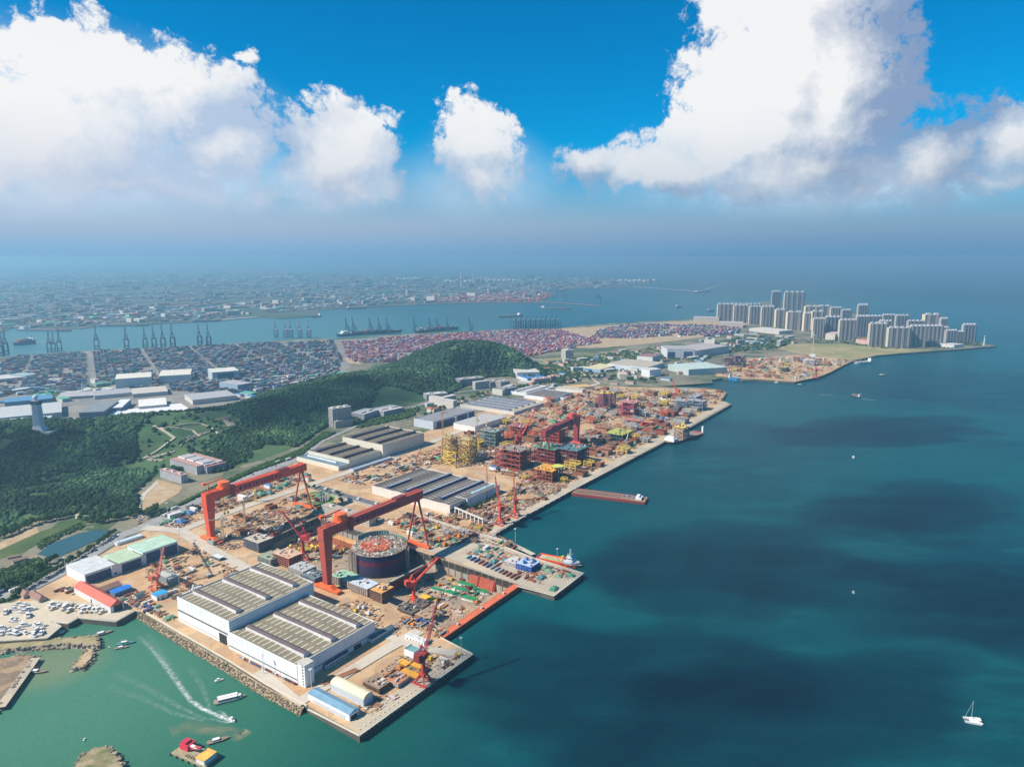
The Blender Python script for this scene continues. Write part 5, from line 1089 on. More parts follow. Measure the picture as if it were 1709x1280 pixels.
# flat barge moored end-on
a, b_ = G(957, 823, 0), G(1079, 838, 0); L = (b_ - a).length; th = thing('barge', 'long flat rust red barge moored end on to the outer quay', 'barge', (a + b_) / 2, math.atan2(b_.y - a.y, b_.x - a.x)); Wb = 30
MB().taper((0, 0), (L / 2 - 2, Wb / 2 - .5), -1.5, (0, 0), (L / 2, Wb / 2), 4.5, (.26, .05, .05)).build('hull', PAINT, th)
MB().box(-L / 2 + .5, -Wb / 2 + .5, 4.5, L / 2 - .5, Wb / 2 - .5, 4.8, (.27, .18, .13)).build('deck', RUST, th)
m = MB(); [m.bar((-L / 2 + 1, s * (Wb / 2 - 1), 5.2), (L * .3, s * (Wb / 2 - 1), 5.2), .8, (.35, .08, .07)) for s in (-1, 1)]; m.build('bulwark', PAINT, th)
MB().box(L * .36, -8, 4.8, L * .44, 8, 8.6, (.72, .70, .68)).box(L * .37, -6, 8.6, L * .41, 6, 11.4, (.70, .70, .70)).build('deck_house', WALL, th)
for k in range(7): MB().box(L * .18 + k * 5, random.uniform(-9, 3), 4.8, L * .18 + k * 5 + 3.4, random.uniform(4, 9), 6.2, random.choice([(.08, .12, .3), (.3, .3, .3), (.5, .3, .1)])).build('deck_cargo', PAINT, th)
MB().bar((-L * .45, -4, 5), (L * .15, -4, 5), 1.2, (.12, .09, .08)).build('skid_rail', RUST, th); MB().bar((-L * .45, 4, 5), (L * .15, 4, 5), 1.2, (.12, .09, .08)).build('skid_rail', RUST, th)
# heavy lift ship with jacket
a, b_ = G(1167, 724, 0), G(1112, 742, 0); L = (b_ - a).length; th = thing('heavy_lift_ship', 'dark red heavy lift ship with white forecastle beside the outer quay', 'ship', (a + b_) / 2, math.atan2(b_.y - a.y, b_.x - a.x))
hull(MB(), L, 32, -1.5, 6, (.30, .03, .04), bow=.12, top=(.28, .2, .16)).build('hull', PAINT, th)
MB().box(L * .30, -13, 6, L * .42, 13, 12, (.76, .74, .72)).box(L * .34, -9, 12, L * .40, 9, 16, (.74, .74, .74)).build('forecastle', WALL, th)
MB().box(-L * .48, -12, 6, -L * .44, 12, 7.5, (.3, .05, .05)).build('stern_bulwark', PAINT, th); MB().box(-L * .48, 10, 6, -L * .45, 14, 22, (.70, .72, .72)).build('stern_tower', WALL, th)
def jacket(name, label, loc, rz, la, lb, h, cols, top, levels=3, group=None, t=1.6, decks=True):
    th = thing(name, label, 'offshore module', loc, rz, group); lg = []
    for i in (-1, 1):
        for j in (-1, 1): MB().tube((i * la / 2, j * lb / 2, 0), (i * la / 2 * .9, j * lb / 2 * .9, h), t, cols[0], t, 8).build('leg', PAINT, th)
    for (i, j, i2, j2) in ((-1, -1, 1, -1), (1, -1, 1, 1), (1, 1, -1, 1), (-1, 1, -1, -1)):
        m = MB()
        for k in range(levels):
            f0 = 1 - .1 * k / levels; f1 = 1 - .1 * (k + 1) / levels; za, zb = h * k / levels, h * (k + 1) / levels
            p = Vector((i * la / 2 * f0, j * lb / 2 * f0, za)); q_ = Vector((i2 * la / 2 * f0, j2 * lb / 2 * f0, za)); p2 = Vector((i * la / 2 * f1, j * lb / 2 * f1, zb)); q2 = Vector((i2 * la / 2 * f1, j2 * lb / 2 * f1, zb))
            m.bar(p, q2, t * .7, cols[1]).bar(q_, p2, t * .7, cols[1]).bar(p2, q2, t * .7, cols[1])
        m.build('bracing', PAINT, th)
    if top:
        MB().box(-la * .5, -lb * .5, h, la * .5, lb * .5, h + 1.2, top).build('deck', PAINT, th)
        for k in range(7): x = random.uniform(-.4, .3) * la; y = random.uniform(-.4, .3) * lb; MB().box(x, y, h + 1.2, x + la * .15, y + lb * .15, h + random.uniform(3, 7), random.choice([top, cols[0], (.6, .55, .3)])).build('deck_unit', PAINT, th)
    return th
jacket('topside_module', 'yellow topped frame carried on the heavy lift ship', (a + b_) / 2 + Vector((-6, -6, 6)), math.atan2(b_.y - a.y, b_.x - a.x), 26, 24, 26, ((.34, .22, .18), (.4, .28, .2)), (.85, .62, .05))
# offshore supply vessel
a, b_ = G(893, 936, 0), G(968, 952, 0); L = (b_ - a).length; rz = math.atan2(b_.y - a.y, b_.x - a.x); a -= Vector((0, 0, 0)); c_ = (a + b_) / 2 + Vector((-math.sin(rz), math.cos(rz), 0)) * 9
th = thing('supply_vessel', 'orange red supply vessel with white wheelhouse moored at the outfitting pier', 'ship', c_, rz); Wv = 17; O2 = (.80, .10, .03)
hull(MB(), L, Wv, -1.5, 4.2, O2, bow=.28, top=(.50, .42, .36)).build('hull', PAINT, th)
m = MB(); [m.bar((-L * .48, s * Wv * .47, 5), (L * .1, s * Wv * .48, 5), .9, O2, 1.8) for s in (-1, 1)]; m.bar((-L * .48, -Wv * .4, 5), (-L * .48, Wv * .4, 5), .9, O2, 1.8); m.build('bulwark', PAINT, th)
hull(MB(), L * .34, Wv * .95, 0, 3.4, (.78, .80, .82), bow=.5, top=(.6, .62, .62)).build('forecastle', WALL, th, loc=(L * .28, 0, 4.2))
m = MB().box(L * .12, -7, 7.6, L * .32, 7, 10.6, (.80, .82, .84)).box(L * .16, -6, 10.6, L * .30, 6, 13.4, (.80, .82, .84)).box(L * .19, -5, 13.4, L * .27, 5, 16, (.80, .84, .86)).build('wheelhouse', WALL, th)
MB().box(L * .155, -6.1, 11.5, L * .302, 6.1, 12.6, (.05, .08, .1)).build('window_band', GLASS, m); MB().box(L * .2, -3.6, 16, L * .27, 3.6, 16.5, (.06, .45, .22)).build('helideck_mark', PAINT, m)
for s in (-1, 1): MB().box(L * .13, s * 6.2 - 1, 10.6, L * .16, s * 6.2 + 1, 14, O2).build('funnel', PAINT, th)
MB().lattice((L * .235, 0, 16), (L * .235, 0, 25), 1.5, (.75, .78, .8), 4, .3).build('radar_mast', PAINT, th)
MB().bar((L * .02, -2, 4.3), (L * .06, 4, 11), 1, (.80, .60, .05)).bar((L * .06, 4, 11), (-L * .03, 3, 8), .8, (.80, .60, .05)).build('deck_crane', PAINT, th)
MB().box(-L * .34, -5, 4.25, -L * .02, 5, 4.6, (.36, .42, .20)).build('cargo_deck', PAINT, th)
# pontoon at pier root
a, b_ = G(806, 899, 0), G(838, 910, 0); th = thing('pontoon', 'flat orange tan pontoon in the corner beside the outfitting pier', 'pontoon', (a + b_) / 2 + Vector((6, 6, 0)), math.atan2(b_.y - a.y, b_.x - a.x)); MB().box(-24, -6.5, -1, 24, 6.5, 2.4, (.72, .34, .14), (.66, .40, .22)).build('hull', PAINT, th)
for k in range(4): MB().tube((-20 + 13 * k, -5.5, 2.4), (-20 + 13 * k, -5.5, 3.6), .4, (.6, .2, .08)).build('bollard', PAINT, th)
# round hull in the dock
front = G(635, 966, fl); yb = front.y; ztop = CAMH + ray(635, 929)[2] * yb / ray(635, 929)[1]; rad = 38.5
c_ = Vector((front.x * (1 + rad / yb), yb + rad, fl)); Hh = ztop - fl
th = thing('round_platform', 'huge round platform hull with navy sides and a cluttered orange deck in the dry dock', 'offshore platform', c_)
m = MB(); n = 48
lv = [(0, .97, (.04, .04, .08)), (Hh * .12, 1.0, (.03, .035, .08)), (Hh * .34, 1.0, (.035, .035, .10)), (Hh * .50, 1.0, (.12, .02, .06)), (Hh * .68, 1.0, (.15, .015, .045)), (Hh * .74, 1.0, (.02, .035, .10)), (Hh * .9, 1.0, (.02, .04, .10)), (Hh, 1.03, (.03, .07, .13))]
for (za, ra, ca), (zb, rb, cb) in zip(lv, lv[1:]):
    vs = [(math.cos(2 * math.pi * k / n) * rad * ra, math.sin(2 * math.pi * k / n) * rad * ra, za) for k in range(n)] + [(math.cos(2 * math.pi * k / n) * rad * rb, math.sin(2 * math.pi * k / n) * rad * rb, zb) for k in range(n)]
    m.add(vs, [(k, (k + 1) % n, n + (k + 1) % n, n + k) for k in range(n)], ca)
m.build('hull', RUST, th)
dk = MB().tube((0, 0, Hh - .6), (0, 0, Hh), rad * 1.03, (.34, .28, .22), n=48).build('main_deck', RUST, th)
MB().tube((-4, 0, Hh), (-4, 0, Hh + 1.2), rad * .60, (.52, .14, .06), n=36).build('upper_deck', RUST, th)
m = MB(); rr = random.Random(5)
for k in range(1300):
    r_ = rad * math.sqrt(rr.random()) * .99; a_ = rr.random() * 6.283; x, y = math.cos(a_) * r_, math.sin(a_) * r_; inner = math.hypot(x + 4, y) < rad * .6; s_ = rr.uniform(.4, 1.3)
    col = rr.choice([(.66, .16, .07), (.74, .24, .10), (.5, .1, .06), (.6, .5, .45), (.25, .1, .07)]) if inner else rr.choice([(.5, .45, .38), (.2, .18, .15), (.62, .58, .5), (.3, .22, .14), (.14, .14, .14), (.7, .66, .6), (.1, .3, .28), (.35, .12, .08)])
    m.box(x - s_, y - s_ * rr.uniform(.5, 2), Hh + (1.2 if inner else 0), x + s_, y + s_, Hh + (1.2 if inner else 0) + rr.uniform(.3, 1.4), col, rot=rr.random() * 3)
o = m.build('deck_clutter', PAINT, dk); o['kind'] = 'stuff'
MB().tube((-4, 0, Hh + 1), (-4, 0, Hh + 12), 1.2, (.7, .7, .72), .5).box(-6, -2, Hh + 1, -2, 2, Hh + 3, (.75, .75, .75)).build('mast', PAINT, dk)
m = MB()
for k in range(70): a_ = R(28 + k * 1.75); m.box(math.cos(a_) * (rad + 3) - .9, math.sin(a_) * (rad + 3) - .9, Hh - 10, math.cos(a_) * (rad + 3) + .9, math.sin(a_) * (rad + 3) + .9, Hh + (7 if k > 30 else 2), (.07, .16, .17) if k % 3 else (.30, .44, .40), (.35, .5, .42), rot=a_)
m.build('screen_wall', PAINT, th)
for a_ in (R(-8), R(195), R(225)): MB().lattice((math.cos(a_) * (rad + 3), math.sin(a_) * (rad + 3), 0), (math.cos(a_) * (rad + 3), math.sin(a_) * (rad + 3), Hh), 4, (.52, .46, .38), 10, .7).build('stair_tower', PAINT, th)
# ---- dock contents
def frp(px, py, z=fl): return G(px, py, z)
def mk_section(L=27, Wd=8, col=(.02, .26, .10)):
    th = thing('hull_section', 'x', 'boat hull', (0, 0, 0)); hull(MB(), L, Wd, .6, 3.6, (.70, .74, .70), bow=.3, top=col, flare=.7).build('hull', PAINT, th)
    MB().box(-L * .40, -Wd * .40, 3.6, L * .28, Wd * .40, 4.4, col).box(L * .28, -Wd * .2, 3.6, L * .38, Wd * .2, 4.2, col).build('deck', PAINT, th)
    for x in (-L * .25, 0, L * .2): MB().box(x - .5, -Wd * .35, 0, x + .5, Wd * .35, .9, (.3, .2, .12)).build('cradle', PAINT, th)
    return th
sec = None
for k, (px, py, l_) in enumerate(((731, 986, 'small green decked boat hull nearest the orange jib crane'), (757, 993, 'green decked boat hull, middle left of the group in the dock'), (768, 986, 'green decked boat hull, centre of the group in the dock'), (780, 978, 'green decked boat hull nearest the dock wall'), (804, 989, 'green decked boat hull beside the leaning rust red panels'), (786, 1002, 'green decked boat hull closest to the dock gate'), (717, 1002, 'yellow decked hull section beside the orange jib crane'))):
    q = frp(px, py); rz = R(-28) if k != 6 else R(-32)
    if k == 6: o = mk_section(30, 9, (.80, .50, .03)); o.location = q; o.rotation_euler = (0, 0, rz); o['label'] = l_
    elif sec is None: sec = mk_section(); o = sec; o.location = q; o.rotation_euler = (0, 0, rz); o['label'] = l_
    else: o = dup(sec, q, rz, l_)
    o['group'] = 'boat hulls on cradles in the dry dock'; o.scale = (.8,) * 3 if k == 0 else (1,) * 3
for k, (px, py) in enumerate(((793, 975), (808, 979), (819, 983))):
    q = frp(px, py); th = thing('leaning_plate', 'leaning rust red plate panel against the dock wall, %s of three' % ['first', 'second', 'third'][k], 'steel panel', q, YR, 'rust red panels')
    MB().add([(-5, -9, 0), (5, -9, 0), (9, -9, 15), (-1, -9, 15), (-5, -7, 0), (5, -7, 0), (9, -7, 15), (-1, -7, 15)], [(0, 1, 2, 3), (7, 6, 5, 4), (1, 5, 6, 2), (4, 0, 3, 7), (3, 2, 6, 7)], (.30, .06, .04)).add([(-6, -7, 0), (-6, 9, 0), (-2, 7, 14), (-2, -7, 14), (-5, -7, 0), (-5, 9, 0), (-1, 7, 14), (-1, -7, 14)], [(3, 2, 1, 0), (4, 5, 6, 7), (1, 2, 6, 5), (2, 3, 7, 6)], (.42, .10, .06)).build('plate', RUST, th)
    MB().bar((5, 0, 0), (-2, 0, 9), .7, (.25, .08, .05)).build('prop', RUST, th)
# inner red caisson wall across the dock
a, b_ = G(622, 1003, fl), G(708, 958, fl); th = thing('inner_gate', 'dark red dividing wall across the dry dock in front of the round hull', 'dock gate', a, math.atan2(b_.y - a.y, b_.x - a.x)); Lg = (b_ - a).length
MB().box(0, -2.5, 0, Lg, 2.5, 14, (.26, .07, .05), (.5, .42, .3)).build('caisson', RUST, th)
m = MB(); [m.box(k * Lg / 14, -3.2, 0, k * Lg / 14 + .7, -2.5, 13.6, (.2, .05, .04)) for k in range(15)]; m.build('stiffener', RUST, th) if False else None
# orange long beam behind + yellow spheres
a, b_ = G(560, 905, fl), G(603, 921, fl); th = thing('box_girder', 'long orange brown box girder lying in the dry dock left of the round hull', 'girder', a, math.atan2(b_.y - a.y, b_.x - a.x)); MB().box(0, -6, .4, (b_ - a).length, 6, 11, (.38, .12, .06), (.70, .36, .14)).build('box', RUST, th)
bu = None
for k in range(34):
    q = frp(random.uniform(482, 548), 0) if False else frp(random.uniform(480, 560), random.uniform(900, 918)); s = random.uniform(1.6, 2.8)
    if bu is None:
        V_, F_ = ico(2); m = MB(); m.add([(v[0], v[1], v[2] + 1) for v in V_], [tuple(f) for f in F_], (.82, .58, .05)); m.tube((0, 0, -.02), (0, 0, .25), .7, (.3, .25, .1), n=8); bu = m.build('buoyancy_tank', PAINT); o = bu
    else: o = bu.copy(); COL.objects.link(o)
    o.location = q; o.scale = (s, s, s); tag(o, 'round yellow tank lying on the dock floor left of the round hull', 'tank', 'yellow tanks in the dry dock')
# ================================================================== OFFSHORE MODULES AND HULL BLOCKS
def module(label, p0, yt, la, lb, decks, col, topc, rz=YR, z=GZ, name='topside_module', units=10, cat='offshore module', group=None, frame_=True, solid=.0, deckc=None):
    q = G(*p0, z); h = hgt(p0[0], p0[1], yt, z); th = thing(name, label, cat, q, rz, group); occupy(q, rz, 0, 0, la, lb)
    for k in range(decks + 1):
        zz_ = 1.5 + (h - 1.5) * k / decks; m = MB().box(-.6, -.6, zz_, la + .6, lb + .6, zz_ + .7, deckc or col, topc if k == decks else None); d_ = m.build('deck', PAINT, th)
    for i in range(0, 4):
        for j in range(0, 4):
            if i in (1, 2) and j in (1, 2): continue
            x = la * i / 3; y = lb * j / 3; MB().bar((x, y, 0), (x, y, h + .3), 1.2, col).build('column', PAINT, th)
    if frame_:
        m = MB()
        for k in range(decks):
            za, zb = 1.5 + (h - 1.5) * k / decks, 1.5 + (h - 1.5) * (k + 1) / decks
            for i in range(3):
                for (s1, s2) in (((la * i / 3, 0), (la * (i + 1) / 3, 0)), ((0, lb * i / 3), (0, lb * (i + 1) / 3))):
                    m.bar(s1 + (za,), s2 + (zb,), .7, col) if (i + k) % 2 else m.bar(s2 + (za,), s1 + (zb,), .7, col)
        m.build('bracing', PAINT, th)
    rr = random.Random(int(p0[0]))
    for k in range(units):      # rooms and vessels inside decks
        kd = rr.randrange(decks); za = 2.2 + (h - 1.5) * kd / decks; zb = za + (h - 1.5) / decks - 1; x = rr.uniform(0, .75) * la; y = rr.uniform(0, .75) * lb
        c_ = tuple(min(1, v * rr.uniform(.5, 1.5)) for v in col) if rr.random() < .6 else rr.choice([(.5, .48, .45), (.1, .12, .14), (.35, .3, .1), (.45, .15, .08)])
        MB().box(x, y, za, x + la * .22, y + lb * .22, zb, c_).build('equipment_room', PAINT, th)
    for k in range(units):
        x = rr.uniform(.03, .85) * la; y = rr.uniform(.03, .85) * lb; s = rr.uniform(1.2, 3); MB().box(x, y, h + .7, x + s * 1.5, y + s, h + .7 + rr.uniform(1, 5), rr.choice([topc, col, (.62, .6, .56), (.2, .2, .2), (.6, .22, .1)])).build('deck_unit', PAINT, th)
    return th, h
RD = (.34, .09, .06)
module('grey green box module beside the tan mast crane', (826, 746), 722, 34, 44, 4, (.20, .27, .27), (.30, .36, .34), units=14)
module('low red module with cluttered deck in front of the works road', (872, 729), 714, 38, 44, 3, RD, (.42, .16, .13), units=12)
module('tall open red module with orange columns behind the fabrication hall', (867, 787), 755, 40, 60, 4, (.36, .08, .06), (.30, .25, .2), units=16)
module('dark red module with green roof beside the gantry shear legs', (925, 776), 752, 44, 50, 4, (.27, .07, .06), (.06, .26, .16), units=14)
module('large dark red and navy module with teal roof nearest the quay', (962, 779), 754, 52, 52, 4, (.21, .06, .07), (.08, .20, .22), units=18)
module('red module with scaffolding inside the dark red gantry', (932, 741), 719, 42, 46, 4, (.40, .08, .06), (.45, .32, .22), units=14)
th, h = module('compact platform with orange deck and lime green helideck beside the barge', (921, 806), 788, 40, 42, 3, (.30, .10, .06), (.66, .34, .05), units=12)
MB().prism([(24 + 12 * math.cos(k * math.pi / 4 + .4), 2 + 12 * math.sin(k * math.pi / 4 + .4)) for k in range(8)], h + 6, h + 6.6, (.58, .60, .10)).build('helideck', PAINT, th)
for k in range(4): MB().bar((24 + 6 * (-1) ** k, 2 + 6 * (1 if k > 1 else -1), 0), (24 + 6 * (-1) ** k, 2 + 6 * (1 if k > 1 else -1), h + 6), .5, (.6, .6, .6)).build('helideck_leg', PAINT, th)
module('magenta red module on legs in the middle of the far yard', (1057, 697), 674, 46, 48, 3, (.42, .08, .10), (.50, .22, .18), units=14)
module('yellow green topped low module beside the green crane', (1038, 740), 727, 60, 44, 2, (.08, .12, .12), (.42, .46, .08), units=14)
for k, (px, py, yt, la, lb) in enumerate(((1146, 683, 671, 34, 40), (1172, 686, 671, 34, 44), (1160, 672, 664, 60, 24))): module('grey housing block, %s of three beside the open quay corner' % ['left', 'right', 'rear'][k], (px, py), yt, la, lb, 3, (.24, .28, .34), (.36, .36, .38), units=8, group='grey housing blocks')
module('orange red low module lying below the magenta one', (1086, 714), 706, 18, 70, 1, (.55, .12, .07), (.60, .24, .16), units=10)
module('dark frame module on the second yard', (1238, 612), 595, 44, 40, 3, (.16, .10, .12), (.3, .22, .2), units=8)
module('dark frame module left on the second yard', (1219, 610), 598, 34, 36, 3, (.2, .12, .14), (.3, .22, .2), units=8)
module('white accommodation block at the edge of the second yard quay', (1358, 611), 602, 34, 40, 3, (.6, .58, .56), (.7, .68, .66), units=8)
module('small dark block with yellow parts on the second yard', (1312, 621), 614, 40, 26, 2, (.2, .18, .12), (.5, .42, .15), units=8)
for k in range(4):   # cylinder cluster with yellow top
    q = G(1004 + k * 6, 682 - (k % 2) * 4); h = hgt(1004 + k * 6, 682 - (k % 2) * 4, 656)
    jacket('topside_module', 'purple brown lattice column with yellow cap, %s in the cluster of four' % ordn[k], q, YR, 14, 14, h, ((.24, .09, .14), (.30, .12, .16)), (.80, .60, .06), 4, 'lattice columns', 1.2)
for k, (px, py, yt, la, lb) in enumerate(((751, 768, 729, 24, 24), (782, 770, 732, 26, 26), (765, 772, 748, 66, 40))):
    q = G(px, py); h = hgt(px, py, yt); jacket('jacket_frame', ['yellow lattice jacket frame, left of the pair beyond the fabrication hall', 'yellow lattice jacket frame, right of the pair beyond the fabrication hall', 'low bright yellow braced base frame below the two tall jackets'][k], q, YR, la, lb, h, ((.38, .26, .12), (.50, .36, .12) if k < 2 else (.78, .52, .06)), (.48, .38, .2) if k < 2 else None, 5 if k < 2 else 2, 'yellow jacket frames', 1.3 if k < 2 else 1.7)
def mk_block(la, lb, h, col, topc, label, loc, rz=YR, layers=3, group=None, z=GZ):
    th = thing('hull_block', label, 'hull block', loc, rz, group); occupy(loc, rz, -la / 2, -lb / 2, la / 2, lb / 2)
    for i in (-1, 0, 1):
        for j in (-1, 1): MB().box(i * la * .4 - .8, j * lb * .35 - .8, 0, i * la * .4 + .8, j * lb * .35 + .8, 2.2, (.3, .26, .2)).build('support', CONC, th)
    m = MB()
    for k in range(layers):
        za = 2.2 + (h - 2.2) * k / layers; zb = 2.2 + (h - 2.2) * (k + 1) / layers
        m.box(-la / 2 + 1.2, -lb / 2 + 1.2, za, la / 2 - 1.2, lb / 2 - 1.2, zb, tuple(c * .45 for c in col)).box(-la / 2, -lb / 2, za, la / 2, lb / 2, za + .6, col)
    m.box(-la / 2, -lb / 2, h - .1, la / 2, lb / 2, h + .5, col, topc); m.build('shell', RUST, th)
    m = MB(); n = 9
    for k in range(n + 1):
        x = -la / 2 + la * k / n; m.box(x - .2, -lb / 2 - .25, 2.2, x + .2, -lb / 2 + 1.3, h, col)
        y = -lb / 2 + lb * k / n; m.box(-la / 2 - .25, y - .2, 2.2, -la / 2 + 1.3, y + .2, h, col)
    m.build('web_frame', RUST, th)
    rr = random.Random(int(loc[0]))
    for k in range(9): x = rr.uniform(-.42, .35) * la; y = rr.uniform(-.42, .35) * lb; MB().box(x, y, h + .5, x + rr.uniform(1, 5), y + rr.uniform(1, 4), h + rr.uniform(1, 3), rr.choice([topc, col, (.6, .58, .5), (.15, .15, .15)])).build('deck_fitting', PAINT, th)
for px, py, la, lb, h, col, top, l_ in ((432, 914, 26, 34, 15, (.20, .21, .25), (.52, .46, .38), 'dark slate hull block with tan deck at the inner end of the dock'),
    (452, 938, 22, 28, 10, (.28, .32, .30), (.30, .34, .26), 'low grey green hull block beside the slate one'), (481, 940, 24, 34, 15, (.40, .16, .12), (.62, .40, .28), 'rust red hull block with pinkish deck in the dockside row'),
    (505, 957, 22, 30, 10, (.50, .50, .50), (.42, .44, .46), 'pale grey hull block with white rails in the dockside row'), (524, 969, 20, 26, 9, (.20, .25, .28), (.14, .2, .24), 'dark blue grey hull block beside the gantry leg'),
    (577, 973, 22, 34, 11, (.42, .36, .32), (.30, .50, .36), 'long hull block with green decking in the dockside row'), (608, 986, 22, 34, 11, (.44, .36, .34), (.52, .60, .68), 'long hull block with pale blue decking in the dockside row'), (638, 999, 22, 20, 14, (.34, .20, .14), (.70, .36, .12), 'tall hull block with orange decking at the seaward end of the row')):
    mk_block(la, lb, h, col, top, l_, G(px, py), YR, 4, 'dockside row of hull blocks')
for px, py, la, lb, h, col, top, l_ in ((629, 1147, 16, 22, 6, (.22, .14, .10), (.30, .22, .16), 'rusty open grid block behind the cream roofed shed'), (664, 1138, 18, 18, 5, (.56, .50, .48), (.50, .22, .12), 'square grey framed pontoon block with orange centre on the near pier'),
    (682, 1021, 14, 24, 4, (.12, .10, .09), (.14, .12, .10), 'dark brown plate stack beyond the works road'), (703, 1012, 14, 18, 4, (.14, .10, .08), (.16, .12, .10), 'dark brown plate stack nearest the red jib crane')):
    mk_block(la, lb, h, col, top, l_, G(px, py), YR, 2)
OP = None
for k, (px, py, l_) in enumerate(((674, 1108, 'bright orange pontoon box on the near pier, upper left of four'), (697, 1113, 'bright orange pontoon box on the near pier, upper right of four'), (680, 1124, 'bright orange pontoon box on the near pier, lower left of four'), (690, 1128, 'bright orange pontoon box on the near pier, lower right of four'))):
    q = G(px, py)
    if OP is None:
        OP = thing('pontoon_box', l_, 'pontoon', q, YR, 'orange pontoon boxes'); MB().box(-4, -7, .4, 4, 7, 2.6, (.5, .25, .06), (.82, .40, .04)).build('box', PAINT, OP)
        for s in (-5, 0, 5): MB().box(-4.3, s - .3, 0, 4.3, s + .3, .5, (.2, .15, .1)).build('sleeper', PAINT, OP)
    else: dup(OP, q, YR, l_, 'orange pontoon boxes')
q = G(689, 1092); th = thing('accommodation_module', 'white open topped accommodation block beside the red jib crane', 'module', q, YR); MB().box(-6, -7, .3, 6, 7, 7, (.78, .80, .80)).build('wall', WALL, th); MB().box(-5, -6, 7, 5, 6, 7.2, (.15, .3, .3)).build('roof', ROOF, th)
for s in (-1, 1): MB().box(-6, s * 6.8 - .2, 7, 6, s * 6.8 + .2, 8.2, (.78, .80, .8)).build('parapet', WALL, th)
q = G(695, 1070); th = thing('site_office', 'long white container office by the corner of the near pier', 'cabin', q, YR + R(90)); MB().box(-14, -3, 0, 14, 3, 5.4, (.76, .76, .76)).build('wall', WALL, th); MB().box(-14.2, -3.2, 5.4, 14.2, 3.2, 5.7, (.6, .6, .6)).build('roof', ROOF, th)
for k in range(6): MB().box(-12 + k * 4.3, 2.98, 1.2, -10 + k * 4.3, 3.1, 2.6, DK_).build('window', GLASS, th)
for k, off in enumerate((-2.6, 0, 2.6)):
    q = G(565, 1120) + BX * 0; a = G(532, 1141); b_ = G(592, 1116); th = thing('steel_pipe', 'long rust orange pipe lying beside the lower assembly hall, %s of three' % ordn[k + 1 if k else 0].replace('leftmost', 'first'), 'pipe', a + Vector((0, 0, 0)) - BX * (off + 4), math.atan2(b_.y - a.y, b_.x - a.x), 'long rust orange pipes'); Lp = (b_ - a).length
    MB().tube((0, 0, 1.2), (Lp, 0, 1.2), 1.0, (.52, .24, .12), n=10).build('tube', RUST, th); [MB().box(Lp * f - .5, -1.2, 0, Lp * f + .5, 1.2, .4, (.2, .16, .12)).build('sleeper', PAINT, th) for f in (.1, .5, .9)]
# blue white yard plant on the pier
module('royal blue framed block with white roof on the outfitting pier', (886, 957), 947, 22, 24, 2, (.05, .14, .45), (.42, .56, .76), units=10)
module('grey ribbed block beside the royal blue one', (868, 950), 944, 18, 26, 2, (.42, .40, .42), (.55, .52, .50), units=8)
# concrete colonnade beside H4
a, b_ = G(760, 858), G(806, 878); th = thing('crane_runway', 'open concrete colonnade running seaward from the broad fabrication hall', 'colonnade', a, math.atan2(b_.y - a.y, b_.x - a.x)); L = (b_ - a).length
for k in range(8): MB().box(L * k / 7 - .9, -.9, 0, L * k / 7 + .9, .9, 11, (.66, .62, .56)).build('column', CONC, th)
MB().box(-1, -1.2, 11, L + 1, 1.2, 12.6, (.66, .62, .56)).build('beam', CONC, th)
# monument
q = G(541, 834); th = thing('monument', 'white ring shaped monument on the bright green lawn', 'monument', q); MB().tube((0, 0, 0), (0, 0, .5), 15, (.7, .68, .66), n=24).build('plinth', CONC, th)
for k in range(12): a_ = k * math.pi / 6; MB().tube((math.cos(a_) * 9, math.sin(a_) * 9, .5), (math.cos(a_) * 9, math.sin(a_) * 9, 9), .7, (.75, .73, .76), .4).build('pillar', CONC, th)
# ================================================================== SMALL BOATS
def mk_boat(name, L, Wd, colh, cab, cabx=-.1, kind=0):
    th = thing(name, 'x', 'boat', (0, 0, 0)); hull(MB(), L, Wd, -.6, 1.6, colh, bow=.4, top=tuple(min(1, c * 1.0) for c in cab), flare=.75).build('hull', PAINT, th)
    MB().box(L * (cabx - .16), -Wd * .3, 1.6, L * (cabx + .14), Wd * .3, 3.4, (.78, .78, .78)).build('cabin', WALL, th)
    MB().box(L * (cabx - .165), -Wd * .305, 2.4, L * (cabx + .145), Wd * .305, 3.0, (.05, .07, .1)).build('window_band', GLASS, th)
    if kind == 1: MB().tube((L * .1, 0, 1.6), (L * .1, 0, 8), .15, (.4, .35, .3), n=6).tube((-L * .3, 0, 1.6), (-L * .3, 0, 6), .15, (.4, .35, .3), n=6).bar((L * .1, 0, 7), (-L * .3, 0, 4), .15, (.3, .3, .3)).build('mast', PAINT, th)
    return th
BY = {'w': mk_boat('motor_boat', 10, 3.4, (.78, .78, .78), (.62, .60, .55)), 'b': mk_boat('motor_boat', 11, 3.6, (.10, .18, .32), (.65, .65, .62)), 't': mk_boat('motor_boat', 12, 4, (.55, .46, .30), (.50, .42, .30)),
      'f': mk_boat('fishing_boat', 22, 6, (.03, .06, .06), (.28, .22, .16), kind=1), 'g': mk_boat('fishing_boat', 20, 5, (.02, .20, .26), (.08, .25, .24), kind=1)}
for o in BY.values(): pass
BU = set()
def boat(k, loc, rz, label, group=None, s=1):
    if k in BU: o = dup(BY[k], loc, rz, label, group)
    else: BU.add(k); o = BY[k]; o.location = loc; o.rotation_euler = (0, 0, rz); o['label'] = label
    if group: o['group'] = group
    o.scale = (s, s, s); return o
gl = {'w': 'white motor boat parked on the pale concrete of the boatyard', 'b': 'dark blue hulled motor boat parked on the boatyard concrete', 't': 'tan canvas covered boat parked before the red roofed shed'}
